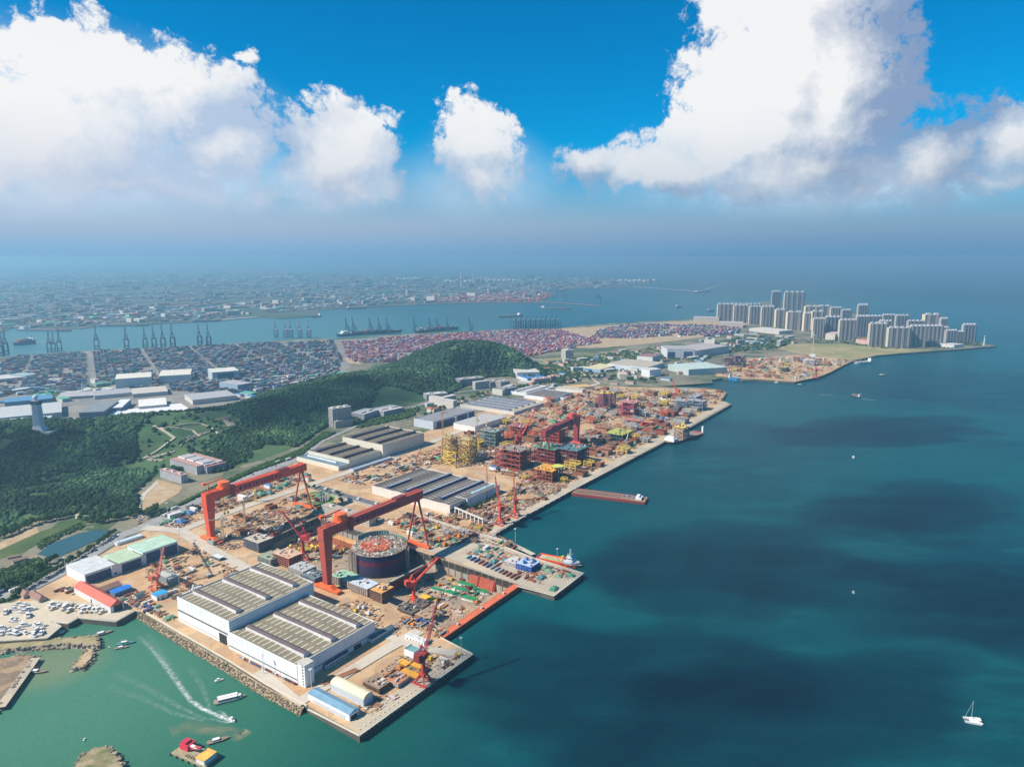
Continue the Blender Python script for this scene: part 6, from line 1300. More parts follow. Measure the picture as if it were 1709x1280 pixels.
for k in range(14):
    q = G(88 + k * 6.4, 1013 + k * .45 + (k % 2) * 3); boat('t' if k % 3 else 'w', q + Vector((random.uniform(-2, 2), random.uniform(-3, 3), .7)), R(62) + random.uniform(-.15, .15), gl['t' if k % 3 else 'w'], 'boats laid up in the boatyard', random.uniform(1.1, 1.7))
pts = []
for q in scatter_px([(0, 1012), (40, 1008), (60, 1020), (62, 1035), (80, 1050), (70, 1062), (0, 1066)], 60, m=None):
    if all((q - p_).length > 7.5 for p_ in pts): pts.append(q)
for q in pts[:40]:
    k = random.choice('wwwb'); boat(k, q + Vector((0, 0, .7)), R(random.choice((15, 25, 200, 70, 110, 160))) + random.uniform(-.2, .2), gl[k], 'boats laid up in the boatyard', random.uniform(1.0, 1.6))
boat('w', G(92, 1057, .0), R(50), 'white launch moored at the boatyard wall, inner of two', s=1.2); boat('w', G(100, 1056.5, .0), R(50), 'white launch moored at the boatyard wall, outer of two', s=1.2)
boat('f', G(172, 1058, 0), R(40), 'black fishing boat with masts off the breakwater end'); boat('g', G(211, 1074, 0), R(20), 'teal fishing boat in the middle of the basin, rafted beside a brown one'); boat('f', G(204, 1081, 0), R(20), 'brown fishing boat rafted beside the teal one', s=.7)
boat('f', G(62, 1122, 0), R(5), 'dark fishing boat anchored off the stony spit'); boat('w', G(366, 1136, 0), R(25), 'small white skiff off the boulder bank', s=.9); boat('b', G(104, 1076.5, 0), R(10), 'dark workboat tied inside the breakwater', s=1.0)
boat('w', G(183, 1080, 0), 0, 'tiny white buoy boat in the basin', s=.35); boat('w', G(141, 1234, 0), R(100), 'tiny white dinghy near the rocky headland', s=.45)
boat('f', G(365, 1236, 0) + Vector((0, 0, 0)), R(27), 'yellow and blue tender rafted beside the dredging barge', s=.9)
boat('w', G(1424, 764, 0), R(80), 'tiny white boat far out to the right', s=1.3); boat('w', G(1424, 989, 0), R(80), 'tiny white boat out on the dark water below the first', s=.8)
boat('f', G(1473, 627, 0), R(0), 'dark low workboat off the meadow shore', s=1.6); boat('f', G(1336, 643, 0), R(0), 'dark tug just off the second yard', s=1.3); boat('w', G(1297, 639, 0), R(-10), 'white tug moored at the second yard corner', s=2.0)
boat('w', G(1243, 455.5, 0), 0, 'faint white boat near the horizon', s=6); boat('w', G(1427, 475, 0), 0, 'faint small boat on the far open sea', s=5)
ship('coaster', 'small dark coaster with white bridge and muddy wake off the second yard', 'ship', (1437, 664), (1420, 660), 11, 3, (.05, .07, .08), (.3, .25, .2), 'cargo')
ship('supply_vessel', 'white supply ship moored at the quay below the meadow', 'ship', (1455, 606), (1425, 608), 18, 8, (.62, .64, .66), (.5, .5, .5), 'cargo', (.6, .6, .6))
ship('blue_barge', 'bright blue workboat moored on the inlet quay', 'ship', (1216, 634), (1236, 636), 22, 9, (.03, .22, .45), (.08, .30, .50), 'cargo', (.05, .28, .5))
# passenger launch and speed boat
q = G(384, 1168, 0); th = thing('passenger_boat', 'white topped cruise launch with open brown deck in the basin mouth', 'boat', q, R(25)); L = 30
hull(MB(), L, 8, -.8, 2, (.62, .60, .56), bow=.35, top=(.34, .24, .18), flare=.8).build('hull', PAINT, th)
MB().box(-L * .36, -3.2, 2, L * .22, 3.2, 4.6, (.72, .70, .66)).build('cabin', WALL, th); MB().box(-L * .38, .2, 4.6, L * .24, 3.6, 5.0, (.78, .78, .76)).build('awning', WALL, th); MB().box(-L * .365, -3.25, 3, L * .225, 3.25, 3.9, (.1, .1, .12)).build('window_band', GLASS, th)
MB().box(L * .24, -1.8, 2, L * .34, 1.8, 4, (.75, .74, .7)).build('wheelhouse', WALL, th)
WK = bpy.data.materials.new('wake_foam'); WK.use_nodes = True; t = WK.node_tree; p = t.nodes['Principled BSDF']; p.inputs['Base Color'].default_value = (.75, .80, .78, 1); p.inputs['Roughness'].default_value = .8
at = nn(t, 'ShaderNodeAttribute', attribute_name='Col'); geo = nn(t, 'ShaderNodeNewGeometry'); nz = nn(t, 'ShaderNodeTexNoise', ins={'Vector': geo.outputs['Position'], 'Scale': .18, 'Detail': 6.0, 'Roughness': .65})
t.links.new(m_(t, 'MULTIPLY', at.outputs['Fac'], smooth(t, nz.outputs[0], .3, .7)), p.inputs['Alpha'])
def wake(label, px, w0, w1, a0, a1, z=.12):
    P_ = [G(x, y, z) for x, y in px]; fine = []
    for a, b_ in zip(P_, P_[1:]): fine += [a.lerp(b_, k / 8) for k in range(8)]
    fine.append(P_[-1]); n = len(fine); me = bpy.data.meshes.new('wake'); vs = []; fs = []; al = []
    for i, q in enumerate(fine):
        d = (fine[min(i + 1, n - 1)] - fine[max(i - 1, 0)]).normalized(); nv = Vector((-d.y, d.x, 0)); f = i / (n - 1); w = w0 + (w1 - w0) * f; al_ = a0 + (a1 - a0) * f
        for k in range(5): s = (k - 2) / 2; vs.append(tuple(q + nv * s * w)); al.append(al_ * (1 - abs(s) ** 1.5))
    for i in range(n - 1):
        for k in range(4): a = i * 5 + k; fs.append((a, a + 1, a + 6, a + 5))
    me.from_pydata(vs, [], fs); at_ = me.color_attributes.new('Col', 'FLOAT_COLOR', 'POINT'); at_.data.foreach_set('color', np.array([[v, v, v, 1] for v in al], np.float32).ravel()); me.materials.append(WK)
    o = bpy.data.objects.new('wake', me); COL.objects.link(o); tag(o, label, 'wake', 'white wakes on the water', 'stuff')
q = G(388, 1202, .3); o = boat('w', q, R(-40), 'white speedboat leaving a long curling wake across the basin', s=.9)
wake('long pale wake trail of the speedboat curving to the basin head', [(386, 1202), (365, 1194), (338, 1182), (318, 1168), (303, 1148), (285, 1122), (268, 1100), (250, 1078), (232, 1062)], 2.8, 4, 1.3, .12)
wake('left foam arm beside the speedboat', [(388, 1203), (378, 1205), (362, 1201), (345, 1199)], 2, 2.2, .95, .1)
wake('right foam arm beside the speedboat', [(387, 1200), (378, 1195), (370, 1188), (362, 1186)], 1.8, 2.5, .95, .1)
wake('faint side ripple left of the speedboat trail', [(345, 1200), (300, 1180), (250, 1150), (190, 1122)], 2, 6, .22, .05)
wake('second faint side ripple left of the speedboat trail', [(338, 1202), (290, 1190), (240, 1166), (180, 1145)], 2, 6, .2, .04)
wake('faint ripple arc near the boulder bank', [(352, 1190), (345, 1165), (335, 1140), (318, 1115)], 2, 5, .22, .05)
wake('faint second trail beside the speedboat trail', [(318, 1168), (295, 1130), (280, 1105), (262, 1080), (245, 1058)], 2, 5, .16, .06)
wake('white stern wake of the container ship on the channel', [(57, 573), (66, 572), (80, 568)], 14, 20, .8, .1); wake('white line of wake behind the far ferry', [(1128, 513.6), (1110, 514.6), (1086, 515)], 12, 14, .8, .1)
wake('muddy stern wake of the coaster off the second yard', [(1437, 665), (1448, 667), (1460, 668)], 6, 12, .5, .2); wake('pale foam streak ahead of the coaster', [(1368, 658), (1380, 659), (1392, 660)], 8, 8, .3, .2)
# muddy plume by the barge
SED = WK.copy(); SED.name = 'silt_plume'; SED.node_tree.nodes['Principled BSDF'].inputs['Base Color'].default_value = (.30, .30, .19, 1)
for nd in SED.node_tree.nodes:
    if nd.type == 'TEX_NOISE': nd.inputs['Scale'].default_value = .05
wake('brown silt plume trailing from the dredging barge', [(285, 1222), (310, 1212), (345, 1216), (380, 1220), (400, 1228), (415, 1218)], 12, 7, .35, .75, .08); bpy.data.objects[-1] if False else None
for o in COL.objects:
    if o.get('label', '').startswith('brown silt'): o.data.materials[0] = SED; o['category'] = 'silt plume'; del o['group']; o.name = 'silt_plume'
# catamaran
q = G(1623, 1204, 0); th = thing('sailing_catamaran', 'white sailing catamaran with bare mast alone on the dark water', 'catamaran', q, R(-18 + 180)); L = 15.5
for s in (-1, 1): hull(MB(), L, 2.0, -.5, 1.9, (.85, .84, .83), bow=.35, flare=.8).build('hull', WALL, th, loc=(0, s * 3.1, 0))
MB().box(-L * .42, -3.2, 1.3, L * .18, 3.2, 2.0, (.80, .80, .78)).build('bridge_deck', WALL, th); cb = MB().taper((-1.4, 0), (3.6, 2.9), 2.0, (-1.8, 0), (3.0, 2.5), 3.5, (.84, .83, .82)).build('cabin', WALL, th)
MB().box(-4.2, -2.6, 2.5, 1.6, 2.6, 2.95, (.04, .06, .08)).build('window_band', GLASS, cb); MB().box(-6.6, -2.5, 3.6, -2.6, 2.5, 3.8, (.84, .84, .84)).build('bimini', WALL, th)
MB().tube((1.2, 0, 2), (1.2, 0, 21.5), .16, (.72, .76, .78), .1).build('mast', PAINT, th); MB().tube((1.2, 0, 4.2), (-5.4, 0, 4.3), .22, (.8, .8, .78)).build('boom', PAINT, th); MB().bar((1.2, 0, 20.5), (7.2, 0, 1.9), .14, (.6, .66, .68)).build('forestay', PAINT, th)
MB().bar((7, -3, 1.8), (7, 3, 1.8), .2, (.7, .7, .7)).build('crossbeam', PAINT, th)
# dredging barge
q = G(326, 1262, 0); rz = math.atan2((G(362, 1276, 0) - G(292, 1246, 0)).y, (G(362, 1276, 0) - G(292, 1246, 0)).x); th = thing('dredging_barge', 'flat olive barge with red grab crane and orange roofed cabin', 'barge', q, rz); L = 42
MB().taper((0, 0), (L / 2 - 1, 8), -1, (0, 0), (L / 2, 8.6), 2, (.24, .24, .17)).build('hull', PAINT, th); MB().box(-L / 2 + .3, -8.3, 2, L / 2 - .3, 8.3, 2.25, (.33, .31, .20)).build('deck', RUST, th)
MB().box(9, -6.5, 2.25, 19, 6.5, 6.2, (.72, .70, .72)).build('cabin', WALL, th); MB().box(8.6, -6.9, 6.2, 19.4, 6.9, 6.8, (.84, .46, .10)).build('cabin_roof', ROOF, th)
cr = MB().box(-18, -1, 2.3, -8, 8, 7.5, (.62, .04, .08)).tube((-13, 3, 1.9), (-13, 3, 2.6), 4, (.2, .03, .04)).box(-17, 0, 7.5, -11, 6, 9.4, (.50, .04, .07)).build('crane_house', PAINT, th)
MB().lattice((-9, 2, 5), (7, 1, 10), 2.2, (.60, .10, .12), 7, .5, 1.2).build('boom', PAINT, cr); MB().box(-6, .4, 7.2, 3, 2.8, 8.4, (.74, .70, .68)).build('boom_cover', WALL, cr)
for k in range(5): MB().box(-6 + k * 3, -6, 2.25, -4.4 + k * 3, -3.6, 3.6, (.25, .2, .14)).build('deck_gear', PAINT, th)
for k in range(6): MB().tube((-20 + k * 7.4, -8.9, .6), (-20 + k * 7.4, -8.9, 2.3), .6, (.03, .03, .03), n=8).build('tyre_fender', PAINT, th)
# ================================================================== REPEATED YARD ITEMS
def t_container(c):
    m = MB().box(-6.1, -1.22, .1, 6.1, 1.22, 2.7, c)
    for k in range(12): m.box(-5.9 + k, -1.3, .25, -5.5 + k, -1.22, 2.55, tuple(v * .8 for v in c)); m.box(-5.9 + k, 1.22, .25, -5.5 + k, 1.3, 2.55, tuple(v * .8 for v in c))
    return m
def t_block(c, t_):
    m = MB().box(-6, -5, .6, 6, 5, 1.1, c, t_).box(-6, -5, 1.1, 6, -4.6, 4.6, c).box(-6, 4.6, 1.1, 6, 5, 4.6, c).box(-6, -4.6, 1.1, -5.6, 4.6, 4.6, c)
    for k in range(5): m.box(-5 + k * 2.4, -4.6, 1.1, -4.8 + k * 2.4, 4.6, 3.6, t_)
    for i in (-4, 4):
        for j in (-3, 3): m.box(i - .5, j - .5, 0, i + .5, j + .5, .6, (.3, .25, .2))
    return m
def t_pipes(c):
    m = MB()
    for k in range(6): m.tube((-8, -2.6 + k * 1.05, .95), (8, -2.6 + k * 1.05, .95), .5, c, n=8)
    for k in range(4): m.tube((-7.6, -1.6 + k * 1.05, 1.8), (7.8, -1.6 + k * 1.05, 1.8), .48, tuple(v * .85 for v in c), n=8)
    for x in (-5, 5): m.box(x - .3, -3.2, 0, x + .3, 3.2, .45, (.25, .2, .15))
    return m
def t_plates(c):
    m = MB()
    for k in range(5): m.box(-5 + random.uniform(-.5, .5), -2 + random.uniform(-.3, .3), .3 + k * .28, 5, 2, .5 + k * .28, tuple(v * random.uniform(.7, 1.2) for v in c))
    for x in (-3.5, 3.5): m.box(x - .2, -2.3, 0, x + .2, 2.3, .3, (.25, .2, .15))
    return m
def t_tarp(c):
    m = MB(); m.taper((0, 0), (7, 4.5), .1, (0, 0), (6, 3.6), 2.6, c).taper((1.5, .3), (4, 2.6), 2.6, (1.5, .3), (3, 1.6), 3.6, tuple(v * 1.15 for v in c)); m.box(-7.6, -5, 0, 7.6, 5, .12, (.3, .26, .2)); return m
def t_cabin(c, rf):
    m = MB().box(-6, -2.6, .2, 6, 2.6, 5.2, c); m.gable(-6, -2.6, 6, 2.6, 5.22, .9, rf, 'x', .4)
    for k in range(5):
        for z_ in (1.2, 3.7): m.box(-5.2 + k * 2.3, -2.68, z_, -4.2 + k * 2.3, -2.6, z_ + 1, (.08, .1, .12))
    return m
def t_frame(c):
    m = MB()
    for i in (-5, 0, 5):
        for j in (-4, 4): m.bar((i, j, 0), (i, j, 7), .5, c)
    for z_ in (3, 5, 7):
        for j in (-4, 4): m.bar((-5, j, z_), (5, j, z_), .45, c)
        for i in (-5, 0, 5): m.bar((i, -4, z_), (i, 4, z_), .4, c)
    m.box(-5, -4, 4.7, 2, 4, 4.9, tuple(v * .7 for v in c)); return m
def t_mach(c):
    return MB().box(-2.4, -1.6, .5, 2.6, 1.6, 2.2, c).box(-1.8, -1.1, 2.2, .4, 1.1, 3.6, tuple(v * .9 for v in c)).tube((1.5, 0, 2.2), (1.5, 0, 4.4), .3, (.2, .2, .2), n=6).box(-2.8, -1.9, 0, -1.2, 1.9, 1.0, (.08, .08, .08)).box(1.4, -1.9, 0, 3, 1.9, 1.0, (.08, .08, .08))
def t_car(c):
    m = MB().box(-2.3, -.95, .35, 2.3, .95, 1.0, c).taper((-.2, 0), (1.5, .9), 1.0, (-.3, 0), (1.0, .75), 1.55, (.06, .07, .09)).box(-1.2, -.7, 1.55, .7, .7, 1.6, c)
    for i in (-1.4, 1.4):
        for j in (-.9, .9): m.tube((i, j - .1, .34), (i, j + .1, .34), .33, (.03, .03, .03), n=8)
    return m
def t_truck(c):
    m = MB().box(-6, -1.25, 1.3, 3.4, 1.25, 3.9, (.7, .7, .68)).box(3.8, -1.25, .7, 6, 1.25, 3.3, c).box(4.9, -1.28, 2.0, 6.03, 1.28, 2.9, (.05, .07, .1)).box(-6, -.9, .8, 5.4, .9, 1.3, (.12, .12, .12))
    for i in (-4.6, -3.2, 4.6):
        for j in (-1.1, 1.1): m.tube((i, j - .15, .5), (i, j + .15, .5), .5, (.03, .03, .03), n=8)
    return m
KINDS = {
 'shipping_container': ('container', 'shipping containers standing about the yard', [(('%s shipping container standing on the shipyard ground' % n), t_container, (c,)) for n, c in (('rust red', (.27, .085, .055)), ('navy blue', (.04, .08, .22)), ('sky blue', (.08, .30, .46)), ('white', (.70, .70, .68)), ('green', (.04, .24, .12)), ('orange', (.42, .19, .08)), ('grey', (.30, .31, .32)))]),
 'steel_block': ('steel block', 'small steel hull pieces about the yard', [('small open %s steel block standing on blocks in the yard' % n, t_block, (c, t_)) for n, c, t_ in (('rust brown', (.26, .12, .07), (.36, .18, .10)), ('brick red', (.28, .085, .055), (.22, .09, .07)), ('grey', (.34, .33, .32), (.40, .36, .30)), ('dark', (.12, .11, .11), (.22, .16, .13)), ('salmon', (.42, .20, .13), (.38, .25, .18)))]),
 'pipe_stack': ('pipe stack', 'stacks of pipes about the yard', [('stack of %s pipes lying on sleepers in the yard' % n, t_pipes, (c,)) for n, c in (('rusty', (.34, .16, .09)), ('dark brown', (.14, .09, .07)), ('pale grey', (.5, .48, .44)), ('yellow', (.62, .45, .08)))]),
 'plate_stack': ('plate stack', 'stacks of steel plate about the yard', [('low stack of %s steel plates on the yard ground' % n, t_plates, (c,)) for n, c in (('dark', (.13, .11, .10)), ('rusty', (.30, .14, .08)), ('light grey', (.50, .48, .45)), ('reddish', (.45, .16, .10)))]),
 'covered_stack': ('covered stack', 'tarpaulin covered stacks', [('stack under a %s tarpaulin in the yard' % n, t_tarp, (c,)) for n, c in (('green', (.04, .22, .13)), ('teal', (.05, .18, .18)), ('blue', (.05, .14, .30)), ('dull green', (.14, .26, .17)))]),
 'site_cabin': ('cabin', 'site cabins about the yard', [('two storey site cabin with %s roof in the yard' % n, t_cabin, (c, r)) for n, c, r in (('blue', (.70, .70, .70), (.05, .22, .50)), ('white', (.68, .68, .66), (.72, .72, .72)), ('red', (.6, .55, .5), (.45, .10, .06)))]),
 'scaffold_frame': ('scaffold', 'steel scaffold frames about the yard', [('%s open scaffold frame between steel pieces in the yard' % n, t_frame, (c,)) for n, c in (('orange red', (.60, .14, .06)), ('yellow', (.66, .48, .08)), ('brown', (.30, .18, .12)), ('grey', (.42, .42, .42)))]),
 'yard_machine': ('machine', 'yard machines', [('%s mobile machine parked between the steel stacks' % n, t_mach, (c,)) for n, c in (('yellow', (.75, .50, .04)), ('orange', (.75, .24, .04)), ('white', (.7, .7, .7)))]),
 'parked_car': ('car', 'parked cars', [('%s car parked on the works ground' % n, t_car, (c,)) for n, c in (('white', (.75, .75, .75)), ('silver', (.45, .46, .48)), ('black', (.03, .03, .035)), ('red', (.5, .04, .03)), ('blue', (.05, .12, .3)))]),
 'truck': ('truck', 'trucks', [('box truck with a %s cab' % n, t_truck, (c,)) for n, c in (('blue', (.05, .15, .4)), ('red', (.5, .06, .04)), ('white', (.7, .7, .7)))])}
KM = {}; KU = {}
RM = {'steel_block': RUST, 'pipe_stack': RUST, 'plate_stack': RUST}
WHERE = ['']
WD = {'shipping_container': [6, 1, .6, 1.5, .7, 3, 3], 'steel_block': [7, 5, 3, 3, 5], 'covered_stack': [2, 2, .7, 3], 'pipe_stack': [5, 5, 2, .7], 'site_cabin': [1, 3, 1]}
def put(kind, loc, rz, s=1, var=None):
    cat, grp, vs = KINDS[kind]; v = random.choices(range(len(vs)), WD.get(kind))[0] if var is None else var; lb_, fn, args = vs[v]
    if WHERE[0]: lb_ = lb_.replace(' in the yard', '').replace(' about the yard', '').replace(' on the yard ground', '').replace(' standing on blocks', '').replace(' standing on the shipyard ground', '').replace(' between steel pieces', '').replace(' parked between the steel stacks', '').replace(' on the works ground', '').replace(' lying on sleepers', '') + ' ' + WHERE[0]; grp = grp + ' ' + WHERE[0]
    if (kind, v) not in KM: me = fn(*args).mesh(kind); me.materials.append(RM.get(kind, PAINT)); KM[(kind, v)] = me
    KU[kind] = KU.get(kind, 0) + 1
    o = bpy.data.objects.new(kind, KM[(kind, v)]); COL.objects.link(o); o.location = loc; o.rotation_euler = (0, 0, rz); o.scale = (s, s, s) if not isinstance(s, tuple) else s
    tag(o, lb_, cat, grp); return o
DOCKP = [(q.x, q.y) for q in DK]
PLACED = []
def PAT(q, th=.34): return vnoise(np.array([q.x + 3000]), np.array([q.y]), 34, 77)[0] < th and vnoise(np.array([q.x + 3000]), np.array([q.y]), 90, 78)[0] < .62
def zone_fill(poly, items, z=GZ + .35, dock=False, rzs=(YR, YR + R(90))):
    for kind, n, smin, smax in items:
        for q in scatter_px(poly, n, z, m=5):
            if not dock and inpoly(q.x, q.y, DOCKP): continue
            if PAT(q): continue
            if any(abs(q.x - a) < r and abs(q.y - b_) < r for a, b_, r in PLACED[-700:]): continue
            s = random.uniform(smin, smax); PLACED.append((q.x, q.y, (6 if kind not in ('parked_car', 'yard_machine') else 2.5) * s)); put(kind, q, random.choice(rzs) + random.uniform(-.08, .08), s)
Z1 = [(345, 885), (400, 862), (500, 825), (552, 815), (545, 850), (600, 862), (640, 870), (535, 862), (440, 902), (400, 915), (365, 920)]
WHERE[0] = 'in the field under the far gantry'; zone_fill(Z1, [('steel_block', 34, .7, 1.6), ('plate_stack', 36, .7, 1.4), ('pipe_stack', 26, .6, 1.0), ('covered_stack', 10, .8, 1.4), ('scaffold_frame', 12, .7, 1.2), ('parked_car', 24, 1, 1.2), ('yard_machine', 8, 1, 1.4)])
Z1b = [(262, 872), (345, 838), (430, 800), (500, 772), (520, 800), (430, 832), (345, 862), (290, 885)]
WHERE[0] = 'between the coast road and the works road'; zone_fill(Z1b, [('covered_stack', 18, .8, 1.6), ('plate_stack', 34, .7, 1.6), ('steel_block', 20, .6, 1.3), ('site_cabin', 12, 1, 1.6), ('pipe_stack', 20, .6, 1.0), ('shipping_container', 20, 1, 1), ('truck', 6, 1, 1.2)])
Z8 = [(240, 950), (300, 915), (330, 910), (430, 965), (370, 990), (310, 1005), (285, 1000), (250, 980)]
WHERE[0] = 'between the painting halls and the assembly hall'; zone_fill(Z8, [('plate_stack', 24, .6, 1.2), ('steel_block', 12, .6, 1.1), ('covered_stack', 6, .6, 1.2), ('pipe_stack', 14, .5, .9), ('truck', 8, 1, 1.2), ('site_cabin', 4, .8, 1), ('shipping_container', 12, 1, 1), ('yard_machine', 8, 1, 1.4)])
Z8b = [(95, 985), (135, 978), (190, 1000), (240, 985), (262, 1010), (290, 1035), (240, 1018), (215, 1010), (150, 1000)]
WHERE[0] = 'around the sheds by the boat basin'; zone_fill(Z8b, [('shipping_container', 16, 1, 1), ('covered_stack', 6, .6, 1), ('plate_stack', 18, .6, 1), ('pipe_stack', 8, .5, .9), ('parked_car', 14, 1, 1.2)])
Zd = [(452, 905), (531, 868), (700, 930), (845, 972), (748, 1045), (640, 1000), (560, 965)]
for q in [c_]: pass
def zone_dock(poly, items):
    for kind, n, smin, smax in items:
        for q in scatter_px(poly, n, fl, m=None):
            if math.hypot(q.x - th_c.x, q.y - th_c.y) < rad + 8: continue
            s = random.uniform(smin, smax); put(kind, q, random.choice((YR, YR + R(90))) + random.uniform(-.1, .1), s)
th_c = next(o for o in COL.objects if o.name == 'round_platform').location
WHERE[0] = 'at the inner end of the dry dock'; zone_dock([(460, 906), (531, 874), (600, 900), (590, 925), (560, 930), (500, 925)], [('pipe_stack', 12, .6, 1.0), ('scaffold_frame', 10, .7, 1.1), ('steel_block', 12, .7, 1.3), ('plate_stack', 16, .6, 1.2)])
WHERE[0] = 'by the gate end of the dry dock'; zone_dock([(710, 968), (780, 955), (850, 972), (760, 1035), (700, 1005)], [('plate_stack', 34, .5, 1.0), ('pipe_stack', 6, .5, .8), ('yard_machine', 10, .8, 1.3), ('shipping_container', 6, 1, 1), ('steel_block', 6, .5, .9)])
Z3 = [(640, 868), (720, 855), (770, 870), (850, 900), (880, 920), (800, 905), (730, 915), (700, 900), (668, 885)]
WHERE[0] = 'between the dry dock and fabrication hall'; zone_fill(Z3, [('scaffold_frame', 10, .7, 1.1), ('covered_stack', 10, .6, 1.1), ('plate_stack', 30, .6, 1.2), ('site_cabin', 8, .7, 1.1), ('shipping_container', 14, 1, 1), ('yard_machine', 12, 1, 1.6), ('steel_block', 14, .6, 1.2), ('parked_car', 14, 1, 1.2)])
Z4 = [(745, 858), (830, 838), (880, 795), (955, 790), (948, 812), (868, 855), (800, 893), (770, 880)]
WHERE[0] = 'on the quay side of the fabrication hall'; zone_fill(Z4, [('steel_block', 26, .6, 1.3), ('plate_stack', 34, .6, 1.3), ('pipe_stack', 30, .6, 1.0), ('scaffold_frame', 10, .7, 1.2), ('shipping_container', 12, 1, 1), ('covered_stack', 6, .6, 1)])
Z4b = [(560, 800), (620, 780), (740, 745), (760, 770), (640, 800), (600, 812)]
WHERE[0] = 'between the stepped and fabrication halls'; zone_fill(Z4b, [('plate_stack', 26, .8, 1.8), ('pipe_stack', 20, .8, 1.3), ('covered_stack', 8, .7, 1.3), ('steel_block', 12, .8, 1.3), ('truck', 4, 1, 1.2)])
Z5 = [(730, 745), (830, 705), (910, 672), (990, 645), (1100, 650), (1200, 655), (1205, 668), (1090, 732), (960, 800), (880, 800), (830, 790), (770, 772)]
WHERE[0] = 'in the offshore module yard'; zone_fill(Z5, [('steel_block', 105, .9, 2.8), ('plate_stack', 60, .9, 2.0), ('pipe_stack', 60, .8, 1.6), ('scaffold_frame', 80, 1, 2.6), ('shipping_container', 24, 1, 1.3), ('covered_stack', 20, .8, 1.6), ('site_cabin', 16, .9, 1.5), ('yard_machine', 16, 1.2, 1.8)])
Z5b = [(985, 680), (1100, 655), (1200, 652), (1208, 664), (1150, 690), (1060, 735), (990, 770), (960, 740)]
WHERE[0] = 'at the seaward end of the module yard'; zone_fill(Z5b, [('steel_block', 40, .8, 1.8), ('covered_stack', 16, .9, 1.6), ('scaffold_frame', 26, .9, 2.0), ('shipping_container', 24, 1, 1.3)])
Z6 = [(800, 908), (840, 918), (893, 937), (960, 957), (925, 985), (880, 968), (780, 925)]
WHERE[0] = 'on the outfitting pier'; zone_fill(Z6, [('covered_stack', 22, .5, 1.0), ('shipping_container', 20, .8, 1), ('plate_stack', 30, .5, 1.0), ('pipe_stack', 10, .4, .8), ('site_cabin', 6, .6, .9), ('parked_car', 12, 1, 1.2)])
WHERE[0] = 'in the row along the dock wall'
for k in range(13):
    q = G(*[(783 + k * 6.6), (931 + k * 2.9)]); put('shipping_container', q + Vector((0, 0, .3)), YR, 1.0, [2, 1, 1, 0, 0, 1, 6, 6, 6, 0, 0, 0, 0][k])
Z7 = [(575, 1165), (640, 1115), (700, 1068), (770, 1092), (700, 1142), (620, 1195)]
WHERE[0] = 'on the near pier'; zone_fill(Z7, [('plate_stack', 26, .4, .9), ('pipe_stack', 8, .4, .8), ('yard_machine', 8, .8, 1.3), ('steel_block', 6, .4, .8), ('shipping_container', 6, .8, 1)])
Z7b = [(735, 1110), (762, 1092), (770, 1093), (742, 1116)]
WHERE[0] = 'at the near pier corner'; zone_fill(Z7b, [('pipe_stack', 5, .6, .9)])
Z7c = [(668, 1030), (700, 1015), (745, 1055), (735, 1064), (700, 1060)]
WHERE[0] = 'beside the dock gate'; zone_fill(Z7c, [('shipping_container', 12, .8, 1), ('plate_stack', 16, .5, 1), ('covered_stack', 5, .5, .8), ('site_cabin', 4, .5, .8), ('yard_machine', 5, 1, 1.2)])
Z7d = [(560, 1010), (600, 1000), (690, 1040), (720, 1070), (690, 1075), (600, 1035)]
WHERE[0] = 'beside the lower assembly hall'; zone_fill(Z7d, [('plate_stack', 22, .4, .9), ('covered_stack', 4, .5, .9), ('yard_machine', 6, 1, 1.3), ('parked_car', 10, 1, 1.1)])
Z9 = [(1265, 630), (1325, 634), (1362, 627), (1415, 603), (1396, 598), (1330, 594), (1230, 602), (1195, 612), (1197, 626)]
WHERE[0] = 'on the second yard'; zone_fill(Z9, [('steel_block', 40, .9, 2), ('plate_stack', 30, 1, 2.2), ('scaffold_frame', 16, 1, 2.2), ('covered_stack', 12, 1, 1.8), ('shipping_container', 20, 1, 1.4), ('site_cabin', 12, 1, 2)])
# parked cars: rows
WHERE[0] = 'in the row before the lower assembly hall'
for k in range(26): q = G(402 + k * 3.6, 1098 + k * 1.75); put('parked_car', q + Vector((0, 0, .3)), YR + R(90), 1.1)
WHERE[0] = 'beside the office block'
for k in range(16): q = G(520 + k * 1.9, 851 + k * 1.3); put('parked_car', q + Vector((0, 0, .3)), YR, 1.1)
WHERE[0] = 'on the lane to the school'
for k in range(22): q = G(232 + (k % 2) * 3, 868 - k * 2.0 + 6); put('parked_car', q + Vector((0, 0, .3)), R(80), 1.1)
WHERE[0] = 'driving on the coast road'
rd = [(-20, 1000), (100, 952), (200, 890), (300, 848), (430, 788), (520, 755)]
for k in range(22):
    i = random.randrange(5); f = random.random(); a, b_ = G(*rd[i]), G(*rd[i + 1]); d = (b_ - a).normalized(); n = Vector((-d.y, d.x, 0)); put('parked_car' if k % 4 else 'truck', a.lerp(b_, f) + n * random.choice((-9, -3, 3, 9)) + Vector((0, 0, 1.2)), math.atan2(d.y, d.x), 1.1)
